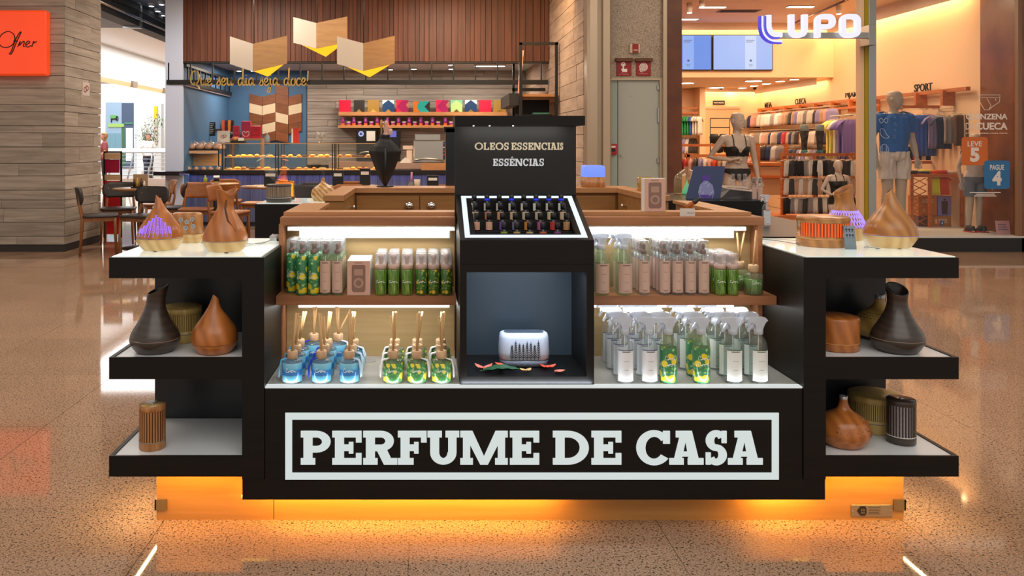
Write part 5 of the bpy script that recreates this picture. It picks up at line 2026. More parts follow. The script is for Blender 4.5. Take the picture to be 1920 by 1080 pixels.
def cafe_chair(label, dark):
    """sitter faces -Y, back at +Y"""
    t = thing('cafe_chair', label, 'chair')
    rstack(MB(), [(.440, .006), (.446, 0), (.462, 0), (.468, .010)], .215, .205, .07).build('seat', CHAIRD if dark else CHAIRB, t)
    bk = MB()
    curved_back(bk, .585, .79, .225, .235, .055, .020 if dark else .014, .03, rad=.075)
    bk.build('backrest', CHAIRD if dark else CHAIRB, t)
    for s in (-1, 1):
        MB().path([(s * .19, .215, 0), (s * .18, .185, .42), (s * .165, .215, .56), (s * .155, .228, .72)], [.013, .018, .016, .011], 8).build('leg', CHAIRW, t)
        MB().path([(s * .195, -.185, 0), (s * .18, -.165, .44)], [.012, .019], 8).build('leg', CHAIRW, t)
    for s in (-1, 1):
        MB().box(s * .18 - .01, s * .18 + .01, -.165, .185, .395, .44).build('side_rail', CHAIRW, t)
    MB().box(-.18, .18, -.175, -.155, .395, .44).build('front_rail', CHAIRW, t)
    MB().box(-.18, .18, .175, .195, .395, .44).build('rear_rail', CHAIRW, t)
    return t


chair_d = cafe_chair('dark backed cafe chair side-on beside the plank-clad column', True)
chair_d.location = (-3.86, 9.72, 0)
chair_d.rotation_euler = (0, 0, PI * .62)
G = 'chairs around the cafe tables'
chair_d['group'] = G
dup(chair_d, (-4.02, 10.75, 0), PI * .0 + .25, 'dark backed cafe chair between the column and the red stand', G)
dup(chair_d, (-3.33, 9.66, 0), PI - .25 + PI, 'dark backed cafe chair turned away, this side of the first round table', G)
chair_b = cafe_chair('brown wooden cafe chair with its back to us before the blue counter', False)
chair_b.location = (-2.97, 10.64, 0)
chair_b.rotation_euler = (0, 0, .15)
chair_b['group'] = G
dup(chair_d, (-3.42, 10.92, 0), -PI * .42, 'dark backed cafe chair side-on beside the brown wooden one', G)
dup(chair_b, (-3.78, 11.55, 0), -PI * .35, 'brown cafe chair behind the first round table near the railing', G)
dup(chair_b, (-2.95, 12.2, 0), PI + .1, 'brown cafe chair facing us behind the table with the paper cup', G)
dup(chair_b, (-2.40, 11.72, 0), -PI * .5, 'brown cafe chair side-on close to the blue counter', G)
dup(chair_b, (-2.42, 10.18, 0), PI * .45, 'brown cafe chair whose seat shows under the second table', G)
dup(chair_d, (-1.50, 9.95, 0), .0, 'dark backed cafe chair seen beyond the rear kiosk tower', G)
dup(chair_d, (-1.42, 11.02, 0), PI - .2, 'dark backed cafe chair facing us beyond the flame diffuser', G)
dup(chair_b, (-.95, 10.1, 0), .0, 'orange brown cafe chair just over the kiosk worktop', G)
dup(chair_b, (-1.0, 11.48, 0), PI, 'orange brown cafe chair facing us at the third table', G)
dup(chair_b, (.22, 10.6, 0), PI + .05, 'orange brown cafe chair at the table nearest the black header', G)


def cafe_table(label, x, y, r=.34, rect=None):
    t = thing('cafe_table', label, 'table', (x, y, 0))
    b = MB()
    if rect:
        b.box(-rect[0], rect[0], -rect[1], rect[1], .722, .75, .006)
    else:
        b.lathe([(0, .722), (r * .9, .722), (r, .735), (r, .745), (r * .985, .75), (0, .75)], 32)
    b.build('table_top', TABLEW, t)
    MB().tube((0, 0, .03), (0, 0, .722), .03, n=12).build('column', BLACK, t)
    MB().lathe([(0, 0), (.22, 0), (.22, .012), (.05, .03), (0, .03)], 24).build('base', BLACK, t)
    return t


TABS = (('round cafe table beside the plank-clad column', -3.56, 10.25, .33), ('round cafe table near the counter holding a paper cup', -2.93, 11.45, .33),
        ('round cafe table in front of the blue counter', -2.05, 10.75, .36), ('round cafe table behind the black bust stand', -.95, 10.85, .34))
for lab, x, y, r in TABS:
    cafe_table(lab, x, y, r)['group'] = 'cafe tables'
cafe_table('square cafe table nearest the black header', .02, 9.95, 0, (.30, .28))['group'] = 'cafe tables'

# things on the tables
NAPB = pm('holder_black', '#15151a', .4)
PAPER = pm('paper_white', '#e8e4de', .6)


def napkin(label, x, y, h=.17, w_=.075):
    t = thing('napkin_holder', label, 'napkin holder', (x, y, .7505))
    MB().box(-w_, w_, -.03, .03, 0, h, .004).build('holder', NAPB, t)
    MB().box(-w_ * .75, w_ * .75, -.0325, -.029, h * .62, h * .82).build('napkins_slot', PAPER, t)
    return t


napkin('black napkin holder with white band on the table before the blue counter', -2.02, 10.75, .20, .085)
napkin('tall black napkin holder beyond the third round table', -.80, 11.0, .22, .07)
napkin('tall black menu holder beside the steaming gourd diffuser', -1.14, 10.78, .20, .07)
napkin('black napkin holder on the square table', .10, 9.98, .17, .07)
t = thing('condiment_stand', 'wooden menu stand with little sauce bottles on the first round table', 'condiment stand', (-3.56, 10.25, .7505))
MB().box(-.09, .09, .0, .02, 0, .17).build('menu_board', pm('menu_board', '#a98a6a', .6), t)
MB().box(-.085, .085, -.10, .0, 0, .02).build('tray', NAPB, t)
for k, (xx, hh, c_) in enumerate(((-.06, .09, '#3a2416'), (-.02, .11, '#caa24a'), (.03, .10, '#4a3020'), (.065, .07, '#d9d2c6'))):
    MB().lathe([(0, .02), (.016, .02), (.016, .02 + hh * .6), (.008, .02 + hh * .75), (.009, .02 + hh), (0, .02 + hh)], 12, c=(xx, -.05, 0)).build('sauce_bottle', pm('sauce_' + c_[1:], c_, .3), t)
t = thing('paper_cup', 'white and black takeaway cup on the table near the counter', 'cup', (-2.90, 11.40, .7505))
MB().lathe([(0, 0), (.032, 0), (.042, .11), (0, .11)], 18).build('cup', PAPER, t)
MB().lathe([(.037, .03), (.0385, .03), (.0415, .085), (.040, .085)], 18).build('sleeve', NAPB, t)
t = thing('sauce_bottle', 'small green squeeze bottle beside the takeaway cup', 'bottle', (-3.06, 11.42, .7505))
MB().lathe([(0, 0), (.025, 0), (.025, .07), (.010, .09), (.010, .11), (0, .115)], 14).build('body', pm('sauce_green', '#9aa83a', .4), t)
t = thing('bud_vase', 'small vase with pink stem on the square table by the black header', 'vase', (-.16, 9.95, .7505))
MB().lathe([(0, 0), (.035, .01), (.04, .05), (.022, .08), (.02, .09), (0, .09)], 16).build('vase', pm('vase_grey', '#77746a', .4), t)
MB().tube((0, 0, .09), (.004, 0, .21), .012, n=8).build('stem', pm('stem_pink', '#d98a9a', .5), t)
t = thing('paper_cup', 'plain pale cup beside the bud vase', 'cup', (-.09, 9.93, .7505))
MB().lathe([(0, 0), (.03, 0), (.038, .12), (0, .12)], 16).build('cup', pm('cup_cream', '#d9c8b0', .5), t)

# counter
ck = thing('cafe_counter', 'long cafe counter with blue slatted front lit violet from above', 'counter', (0, 0, 0))
BLUEC_M = woodm('counter_blue', '#45507a', '#667098', (30, 30, 1.5), .5, .2, kind='World')
x = -3.95
rr = random.Random(21)
while x < 1.90:
    wd_ = rr.choice((.10, .12, .14))
    piece('slat', BLUEC_M, ck, x + .002, min(x + wd_, 1.9) - .002, 13.0 - rr.uniform(0, .006), 13.03, .06, .82)
    x += wd_
MB().box(-3.70, 1.9, 13.02, 13.65, .0, .815).build('body', pm('counter_body', '#23283a', .6), ck)
MB().prism([(-4.08, 12.30), (-3.69, 12.30), (-3.69, 12.90), (1.91, 12.90), (1.91, 13.70), (-3.705, 13.70), (-3.705, 12.56), (-4.08, 12.56)], .825, .885, 'z').build('worktop', pm('worktop_black', '#17151a', .3), ck)
MB().box(X(790, 12.95), 1.905, 12.92, 13.68, .8855, .995).build('wood_ledge', woodm('ledge_oak', '#a9754a', '#c08a58', (3, 30, 30), .5, 0, kind='World'), ck)
area('counter_violet', (-1.0, 12.94, .818), (5.8, .03), 4, (.60, .50, 1), (math.radians(-12), 0, 0))

# display cases with pastries
CASEG = thin_glass('case_glass', '#fbf9f4', .7)
PASTRY = {k: pm('pastry_' + k, c, .5) for k, c in (('gold', '#d99a35'), ('brown', '#9a5a28'), ('cream', '#e6c894'), ('crust', '#b87434'), ('choc', '#4a2615'), ('yellow', '#eab53a'))}


def pastry(kind, s):
    b = MB()
    if kind == 0:
        b.lathe([(0, 0), (.8 * s, 0), (s, .25 * s), (.9 * s, .6 * s), (.5 * s, .85 * s), (0, .95 * s)], 10)
    elif kind == 1:
        pts = [(1.3 * s * math.cos(a), .7 * s * math.sin(a), .4 * s) for a in [math.radians(20 + 20 * i) for i in range(8)]]
        b.path(pts, [.12 * s, .3 * s, .42 * s, .5 * s, .5 * s, .42 * s, .3 * s, .12 * s], 8)
    else:
        b.lathe([(0, 0), (.9 * s, 0), (1.0 * s, .5 * s), (.95 * s, .6 * s), (0, .62 * s)], 12, sx=1.4)
    return b


pz = []
for i, k in enumerate(('gold', 'crust', 'cream', 'brown', 'yellow', 'choc')):
    o = tag(pastry(i % 3, .04).build('pastry', PASTRY[k]), '', 'pastry')
    pz.append((o, k))
placed = set()
KN = ('cake bun', 'curved roll', 'flat bun')
CASES = (('first glass pastry case beside the bread stand', X(417, 12.97), X(518, 12.97)), ('second glass pastry case, in the middle of the counter', X(521, 12.97), X(624, 12.97)), ('third glass pastry case, behind the black bust stand', X(627, 12.97), X(735, 12.97)))
CN = ('first', 'second', 'third')
for ci, (lab, x0, x1) in enumerate(CASES):
    t = thing('pastry_case', lab, 'display case', (0, 0, 0), 0, 'glass pastry cases on the counter')
    z0, z1 = .8855, 1.315
    MB().box(x0, x1, 12.96, 12.964, z0 + .012, z1 - .012).build('front_glass', CASEG, t)
    for xx in (x0, x1 - .014):
        MB().box(xx, xx + .016, 12.955, 12.975, z0, z1 - .012).build('post', BLACK, t)
        MB().box(xx, xx + .016, 13.50, 13.52, z0, z1 - .012).build('post', BLACK, t)
    MB().box(x0, x1, 12.955, 13.52, z1 - .012, z1).build('top', pm('case_top', '#b08a5c', .4), t)
    MB().box(x0 + .003, x1 - .003, 12.97, 13.5, z0, z0 + .011).build('floor', pm('case_floor', '#c8a06a', .5), t)
    MB().box(x0 + .017, x1 - .017, 13.0, 13.4, z0 + .20, z0 + .210).build('shelf', pm('case_shelf', '#d9b98a', .4), t)
    MB().box(x0 + .017, x1 - .017, 13.49, 13.5, z0 + .02, z1 - .02).build('rear_glass', CASEG, t)
    area('case_lamp', ((x0 + x1) / 2, 13.1, z1 - .02), (x1 - x0 - .1, .05), 8, (1, .72, .36))
    area('case_lamp', ((x0 + x1) / 2, 13.1, z0 + .192), (x1 - x0 - .1, .05), 4.5, (1, .72, .36))
    for lev, zz in ((0, z0 + .0115), (1, z0 + .2105)):
        xx = x0 + .08
        k = 0
        while xx < x1 - .07:
            src, kn = pz[rr.randrange(6)] if not (ci == 0 and lev == 1 and xx < x0 + .5) else pz[4]
            lb_ = f'{kn} {KN[pz.index((src, kn)) % 3]} {("on the floor", "on the shelf")[lev]} of the {CN[ci]} pastry case, {NTH[min(k, 7)]} from the cafe side' + (' end' if k > 7 else '')
            if src.name not in placed:
                placed.add(src.name)
                o = src
                o.location = (xx, 13.06, zz)
                o['label'] = lb_
            else:
                o = dup(src, (xx, 13.06 + rr.uniform(-.01, .02), zz), rr.uniform(-.5, .5), lb_)
            o['group'] = 'pastries in the glass cases'
            s_ = rr.uniform(.85, 1.15)
            o.scale = (s_, s_, s_)
            xx += .105 + (.03 if rr.random() < .3 else 0)
            k += 1
for src, kn in pz:
    if src.name not in placed:
        bpy.data.objects.remove(src)

# bread stand and wrapped breads
t = thing('bread_stand', 'black framed wooden bread stand at the end of the counter', 'stand', (0, 0, 0))
bx0, bx1 = X(346, 13.0), X(412, 13.0)
for xx in (bx0, bx1 - .015):
    for yy in (12.95, 13.40):
        MB().box(xx, xx + .015, yy, yy + .015, .8855, 1.20).build('post', BLACK, t)
WS = woodm('stand_wood', '#c69a70', '#d8b088', (3, 30, 30), .5, 0)
MB().box(bx0, bx1, 12.945, 13.42, 1.20, 1.215).build('shelf', BLACK, t)
MB().box(bx0 + .02, bx1 - .02, 12.952, 12.962, 1.15, 1.198).build('wood_rail', WS, t)
MB().box(bx0 + .05, bx1 - .03, 13.2, 13.215, .95, 1.14).build('wood_panel', WS, t)
BRD = pm('bread_crust', '#b07a4a', .5)
BRW = thin_glass('bread_wrap', '#f6f2f0', 1.0, .12, .18, '#ece4e0')


def loaf(label, x, y, z, s, grp):
    if 'loaf' not in protos:
        t = thing('wrapped_bread', label, 'bread', (x, y, z), 0, grp)
        MB().lathe([(0, 0), (.055, 0), (.07, .02), (.06, .05), (.03, .068), (0, .072)], 12, sx=1.25).build('loaf', BRD, t)
        MB().lathe([(0, -.000), (.060, 0), (.078, .022), (.068, .056), (.036, .078), (.012, .086), (.016, .10), (0, .098)], 10, sx=1.25, fn=lambda x, y, z: (x + .006 * math.sin(40 * z + 5 * y), y + .005 * math.sin(60 * x), z)).build('wrap', BRW, t)
        protos['loaf'] = t
    else:
        t = dup(protos['loaf'], (x, y, z), rr.uniform(-.4, .4), label, grp)
    t.scale = (s, s, s * 1.35)


for k in range(4):
    loaf(f'wrapped bread on top of the bread stand, {NTH[k]} from the corridor side', bx0 + .09 + k * .135, 13.06, 1.2155, .85, 'breads on top of the stand')
for k in range(4):
    loaf(f'wrapped bread behind, on top of the bread stand, {NTH[k]} from the corridor side', bx0 + .09 + k * .135, 13.24, 1.2155, 1.05, 'breads on top of the stand')
for k in range(7):
    loaf(f'small wrapped roll along the counter under the bread stand, {NTH[k]} from the corridor side', -3.96 + k * .115, 12.925 + .01, .8855, .52, 'rolls along the counter end')
# behind the counter: ledge with gifts
t = thing('gift_ledge', 'small wooden ledge carrying pink gift boxes behind the counter', 'shelf', (0, 0, 0))
gx0, gx1 = X(432, 14.4), X(492, 14.4)
MB().box(gx0, gx1, 14.35, 14.6, 1.36, 1.40).build('board', WS, t)
MB().box(gx0, gx0 + .03, 14.36, 14.58, 0, 1.36).build('leg', WS, t)
MB().box(gx1 - .03, gx1, 14.36, 14.58, 0, 1.36).build('leg', WS, t)
for k, (a, b_, zt, col_, lab) in enumerate(((436, 448, 236, '#c83a5a', 'small magenta gift box on the ledge'), (452, 469, 227, '#c2305a', 'tall magenta gift box with white scroll pattern'), (471, 488, 236, '#c81c3a', 'red gift box at the end of the ledge'))):
    t = thing('gift_box', lab, 'box', (X((a + b_) / 2, 14.4), 14.42, 1.4005))
    w_ = (b_ - a) / 2 * 14.4 / F
    hz = Z(zt, 14.4) - 1.4
    MB().box(-w_, w_, 0, .1, 0, hz, .004).build('box', pm('gift_' + col_[1:], col_, .4), t)
    q = MB()
    if k == 1:
        for s in (-1, 1):
            q.stroke(spline([(s * .01, .03), (s * .05, .06), (s * .055, .11), (s * .02, .12), (s * .012, .09)], 5), .010, -.004, 0)
    else:
        q.ring(0, hz * .55, (w_ * .5, w_ * .5), (w_ * .36, w_ * .36), -.004, 0, 0, 180, 12)
        q.box(-w_ * .9, w_ * .9, -.004, 0, hz * .22, hz * .28)
    q.build('printed_scroll', PAPER if k == 1 else pm('gift_pattern', '#7a1830', .5), t)
t = thing('candy_display', 'clear display of orange and black candy bags on the blue wall', 'candy display', (X(428, 14.9), 14.9, Z(247, 14.9)))
MB().box(-.13, .10, 0, .1, -.02, .0).build('tray', thin_glass('tray_clear', '#eef2f4', .8, .05, .2), t)
for k, c_ in enumerate(('#d9582a', '#3a2a24', '#e07a2a', '#2a2220')):
    MB().prism([(-.12 + k * .055, .0), (-.07 + k * .055, .0), (-.075 + k * .055, .21), (-.115 + k * .055, .21)], .01, .05).build('candy_bag', pm('candy_' + c_[1:], c_, .35), t)
t.location.z += 0
MB().box(-.10, .10, .05, .75, -.05, -.021).build('wall_bracket', STEEL, t)
t = thing('menu_sign', 'black menu sign with white lettering on the blue side wall', 'sign', (X(394, 14.2) , 14.2, Z(242, 14.2)))
MB().box(-.09, .09, 0, .02, -.12, .12, .003).build('board', pm('menu_black', '#22252b', .5), t)
q = MB()
for k in range(6):
    q.box(-.065 + .01 * (k % 2), .065 - .012 * (k % 3), -.002, 0, .085 - k * .032, .098 - k * .032)
q.build('written_line', PAPER, t)
MB().box(-.02, .02, .02, 1.35, -.01, .01).build('wall_arm', BLACK, t)
t = thing('counter_placard', 'white counter placard with red knot emblem above the bread stand', 'sign', (X(419, 13.3), 13.3, .8855))
MB().box(-.10, .10, 0, .006, .44, .63).build('sheet', PAPER, t)
MB().box(-.015, .015, .006, .016, 0, .60).build('stand', STEEL, t)
q = MB()
for s in (-1, 1):
    q.ring(s * .016, .535 + s * .006, (.032, .026), (.024, .018), -.002, 0, 0, 360, 16)
q.build('emblem', pm('emblem_red', '#8c3a3e', .5), t)
t = thing('cup_caddy', 'caddy of pink napkins and cups on the first pastry case', 'caddy', (X(445, 13.2), 13.15, 1.3155))
MB().box(-.10, .12, 0, .15, 0, .035).build('tray', BLACK, t)
MB().lathe([(0, .036), (.04, .036), (.05, .10), (0, .10)], 14, c=(-.04, .06, 0)).build('cup_pile', pm('cup_orange', '#c9865a', .5), t)
MB().box(.02, .10, .03, .09, .036, .085).build('napkin_pile', PAPER, t)
t = thing('soap_dispenser', 'grey pump bottle standing on the second pastry case', 'bottle', (X(501, 13.2), 13.2, 1.3155))
MB().lathe([(0, 0), (.042, 0), (.045, .01), (.045, .11), (.02, .13), (.015, .15), (0, .15)], 16).build('body', pm('soap_grey', '#7f8790', .3), t)
MB().tube((0, 0, .15), (0, 0, .19), .008, n=8).tube((0, 0, .185), (-.04, -.01, .185), .007, n=8).build('pump', PAPER, t)
t = thing('carton_stand', 'tall red and white carton on the second pastry case', 'box', (X(553, 13.2), 13.2, 1.3155))
MB().box(-.055, .055, 0, .08, 0, .235, .004).build('carton', pm('carton_red', '#cc3524', .4), t)
MB().box(-.0555, -.03, -.001, .02, .004, .232).build('white_edge', PAPER, t)
t = thing('glass_stand', 'glass cake stand with upturned glasses on the pastry case', 'cake stand', (X(603, 13.2), 13.2, 1.3155))
GS = thin_glass('stand_glass', '#f2f0ec', 1.2, .02, .12)
MB().lathe([(0, 0), (.06, 0), (.05, .01), (.012, .03), (.012, .08), (.11, .09), (.115, .10), (0, .10)], 20).build('stand', GS, t)
for k in range(5):
    a = k * 1.257
    MB().lathe([(.028, .1005), (.024, .17), (.015, .18), (0, .18)], 12, c=(.07 * math.cos(a), .07 * math.sin(a), 0)).build('upturned_glass', GS, t)
# rear shelves
SHW = woodm('wall_shelf_oak', '#b07c4c', '#c8925e', (3, 30, 30), .5, 0, kind='World')
YB = 15.3
for lab, pa, pb_, py0, py1, nm2 in (('upper oak wall shelf carrying a row of folded-pattern boxes', 635, 951, 210, 217, 'a'), ('lower oak wall shelf carrying purple jars', 634, 951, 235, 240, 'b')):
    t = MB().box(X(pa, YB), X(pb_, YB), YB - .02, 15.59, Z(py1, YB), Z(py0, YB), .003).build('wall_shelf', SHW)
    tag(t, lab, 'shelf', 'oak wall shelves in the cafe')
zsh = Z(210, YB)


def chev(b, pts, d=.003):
    b.prism(pts, -d, 0)


BX = [(635, 657, 'red plain', '#d0123f', None), (663, 683, 'black with gold peak', '#2b2622', ('up', '#9a7a3c')), (689, 711, 'gold', '#9c7a34', ('up', '#c8a24e')), (717, 739, 'dark blue roof', '#12406e', ('roof', '#cfe0ee', '#a8823c')),
      (743, 766, 'magenta and crimson', '#a3165a', ('side', '#d81c4a', '#c07a3c')), (775, 806, 'orange and teal', '#2a2420', ('wide', '#e0701e', '#1ea6a0')), (818, 841, 'crimson and magenta', '#a3165a', ('side', '#e02050', '#c07a3c')),
      (845, 867, 'mint green roof', '#b4d88a', ('roof', '#7ec8a0', '#6a4a24')), (872, 894, 'navy roof', '#123a66', ('roof', '#cfe0ee', '#8a6a30')), (898, 921, 'bright red plain', '#d8143f', None), (925, 949, 'dull gold', '#a5803a', ('up', '#8a682a'))]
for k, (a, b_, d_, base, pat) in enumerate(BX):
    w_ = (b_ - a) / 2 * YB / F
    hz = .20 if k == 5 else .225
    t = thing('gift_box', f'{d_} chocolate box, {("first second third fourth fifth sixth seventh eighth ninth tenth last".split())[k]} along the upper wall shelf', 'box', (X((a + b_) / 2, YB), YB + .02, zsh + .0005), 0, 'chocolate boxes on the upper wall shelf')
    MB().box(-w_, w_, 0, .07, 0, hz, .004).build('box', pm('choc_' + base[1:], base, .4), t)
    if pat:
        q = MB()
        if pat[0] == 'up':
            q.prism([(-w_ * .5, 0), (w_ * .5, 0), (0, hz * .25)], -.004, 0)
        elif pat[0] == 'roof':
            q.prism([(-w_, hz), (-w_, hz * .62), (0, hz)], -.004, 0).prism([(w_, hz), (w_, hz * .62), (0, hz)], -.004, 0)
            q2 = MB().prism([(-w_ * .5, 0), (w_ * .5, 0), (0, hz * .25)], -.004, 0)
            q2.build('printed_peak', pm('pat_' + pat[2][1:], pat[2], .4), t)
        elif pat[0] == 'side':
            q.prism([(-w_, 0), (-w_ * .1, 0), (-w_, hz * .5)], -.004, 0).prism([(-w_, hz), (0, hz), (-w_ * .75, hz * .5), (-w_, hz * .5)], -.004, 0)
            MB().prism([(w_, hz * .3), (w_, hz * .85), (w_ * .55, hz * .58)], -.004, 0).build('printed_peak', pm('pat_' + pat[2][1:], pat[2], .4), t)
        else:
            q.prism([(-w_, 0), (-w_ * .25, 0), (-w_ * .6, hz * .5), (-w_ * .25, hz), (-w_, hz)], -.004, 0)
            MB().prism([(-w_ * .6, hz * .5), (-w_ * .22, hz), (w_ * .95, hz), (w_ * .35, hz * .5), (w_ * .95, 0), (-w_ * .22, 0)], -.0042, 0).build('printed_arrow', pm('pat_' + pat[2][1:], pat[2], .4), t)
        q.build('printed_chevron', pm('pat_' + pat[1][1:], pat[1], .4), t)
zj = Z(235, YB) + .0005


def jar(label, big):
    t = thing('sweet_jar', label, 'jar')
    h_ = .135 if big else .055
    r_ = .034 if big else .036
    MB().lathe([(0, 0), (r_, 0), (r_, h_), (0, h_)], 12).build('body', pm('jar_purple', '#8a1f7a' if big else '#6e1a52', .35), t)
    MB().lathe([(r_ * 1.01, .0), (r_ * 1.02, .001), (r_ * 1.02, h_ * .28), (r_ * 1.01, h_ * .29)], 12).build('orange_band', pm('jar_orange', '#f06a1e', .4), t)
    MB().lathe([(r_ * 1.05, h_), (r_ * 1.05, h_ + .014), (0, h_ + .014)], 12).build('lid', pm('jar_lid', '#d8c8c4' if big else '#3a2a34', .4), t)
    return t


jb, js = jar('', True), jar('', False)
for k, px in enumerate((642, 663, 685, 707, 726, 747, 767, 789, 811, 835)):
    for big, dx in ((True, 0), (False, 10.8)):
        o = jb if big else js
        lb_ = f'{"tall purple sweet jar with orange foot" if big else "squat dark purple sweet jar"}, {("first second third fourth fifth sixth seventh eighth ninth last".split())[k]} on the lower wall shelf'
        if k == 0:
            o.location = (X(px + dx, YB), YB + .06, zj)
            o['label'] = lb_
        else:
            o = dup(o, (X(px + dx, YB), YB + .06, zj), 0, lb_)
        o['group'] = 'purple jars on the lower wall shelf'
# coffee machines, oven
tl_ = MB().box(-1.75, 1.85, 14.95, 15.55, 0, .98)
tag(tl_.build('back_counter', pm('back_counter_cream', '#b8998a', .5)), 'pale back counter along the cafe wall below the shelves', 'counter')
for k, (pa, pb_, lab) in enumerate(((668, 706, 'black coffee machine with round dial beside the white note'), (715, 750, 'black coffee machine with violet screen'))):
    t = thing('coffee_machine', lab, 'coffee machine', (X((pa + pb_) / 2, 15.0), 15.05, .9805))
    w_ = (pb_ - pa) / 2 * 15 / F
    MB().box(-w_, w_, .0, .4, 0, Z(244, 15) - .98, .01).build('body', pm('machine_black', '#14161a', .25), t)
    zc = Z(251, 15) - .98
    if k == 0:
        MB().disc(-w_ * .55, zc, .05, -.008, .004, 20).build('dial', glow('machine_dial', '#c8ccff', .8), t)
        MB().disc(-w_ * .55, zc, .025, -.012, -.008, 14).build('dial_centre', pm('dial_blue', '#3a3f8a', .3), t)
        MB().box(.0, w_ * .85, -.01, 0, zc - .13, zc + .05).build('note', PAPER, t)
    else:
        MB().box(-w_ * .4, w_ * .6, -.008, .004, zc - .06, zc + .05).build('screen', glow('machine_screen', '#7a78e0', .7), t)
    MB().path([(-w_ * .9, -.02, .10), (-w_ * .5, -.03, .16), (0, -.035, .175), (w_ * .5, -.03, .16), (w_ * .9, -.02, .10)], .016, 8).build('steel_arc', STEEL, t)
    MB().box(-w_ * .9, w_ * .9, -.10, 0, .0, .04).build('drip_tray', pm('machine_black', '', 0), t)
t = thing('oven', 'steel rapid oven with red and blue buttons at the counter end', 'oven', (X(805, 13.3), 13.2, .9955))
w_ = .255
MB().box(-w_, w_, 0, .5, 0, .36, .012).build('body', STEEL, t)
MB().box(-w_ * .93, w_ * .72, .05, .45, .3605, .47, .01).build('hood', STEEL, t)
MB().path([(-w_ * .9, -.03, .05), (-w_ * .2, -.035, .07), (w_ * .4, -.03, .06), (w_ * .9, -.02, .03)], .014, 8).build('handle', STEEL, t)
MB().box(w_ * .86, w_ * .98, -.006, 0, .05, .34).build('control_strip', pm('strip_dark', '#2a2a33', .4), t)
for k, c_ in enumerate(('#3a50d8', '#c8c8d8', '#b8323a', '#c8323a')):
    MB().disc(w_ * .92, .31 - k * .06, .012, -.012, -.006, 10).build('button', pm('btn_' + c_[1:], c_, .4), t)
t = thing('cup_dispenser', 'pale cups and papers beside the steel oven', 'cups', (X(766, 13.3), 13.25, .9955))
MB().box(-.09, .07, 0, .12, .22, .28).box(-.03, .06, .02, .1, 0, .22).build('dispenser', pm('dispenser_cream', '#d8c0b4', .5), t)
MB().prism([(-.14, 0), (.04, 0), (.02, .05), (-.05, .09), (-.1, .05)], -.10, -.02).build('paper_heap', PAPER, t)

# chevron panel on the deep blue wall: each board its own piece
cp = thing('chevron_panel', 'wall panel of slanted brown and cream wooden boards', 'wall panel', (0, 15.6, 0))
WB = woodm('panel_brown', '#7a4426', '#96592f', (3, 30, 20), .5, .25)
WC = pm('panel_cream', '#dcc8a8', .5)
cols = [(468, 492), (492, 517), (517, 541), (541, 566)]
tilt = [1, -1, 1, -1]
for ci, (a, b_) in enumerate(cols):
    s = tilt[ci]
    top = {0: 176, 1: 176, 2: 158, 3: 176}[ci]
    rows_ = {0: 'BCBB', 1: 'BCBCB', 2: 'BBBCBB', 3: 'BCBB'}[ci]
    for ri, k in enumerate(rows_):
        y0 = top + ri * 17.5
        hgt_ = 17.2
        ya, yb_ = (y0, y0 + 5.5) if s > 0 else (y0 + 5.5, y0)
        pts = [(X(a + .3, 15.6), Z(ya, 15.6)), (X(b_ - .3, 15.6), Z(yb_, 15.6)), (X(b_ - .3, 15.6), Z(yb_ + hgt_, 15.6)), (X(a + .3, 15.6), Z(ya + hgt_, 15.6))]
        MB().prism(pts, -.03 - .004 * ((ri + ci) % 2), -.001).build('board', WB if k == 'B' else WC, cp)

# hanging metal frame under the fascia
hf = thing('hanging_metalwork', 'black hanging metal frame with thin bars under the wooden fascia', 'frame', (0, 0, 0))
MB().box(-3.96, 1.90, 12.56, 12.62, 2.215, 2.285).build('rail', BLACK, hf)
for k in range(18):
    MB().box(-3.945 + k * .337, -3.925 + k * .337, 12.58, 12.60, 2.285, 2.55).build('bar', BLACK, hf)
MB().box(-3.72, -3.66, 12.62, 15.55, 2.22, 2.28).build('rail', BLACK, hf)
MB().box(-3.71, -3.67, 12.62, 15.55, 2.50, 2.54).build('rail', BLACK, hf)
for k in range(9):
    MB().box(-3.70, -3.68, 12.75 + k * .34, 12.77 + k * .34, 2.28, 2.50).build('bar', BLACK, hf)
MB().box(-3.72, -3.69, 12.62, 15.55, 2.195, 2.219).build('light_strip', pm('strip_pale', '#c8c2c8', .5), hf)

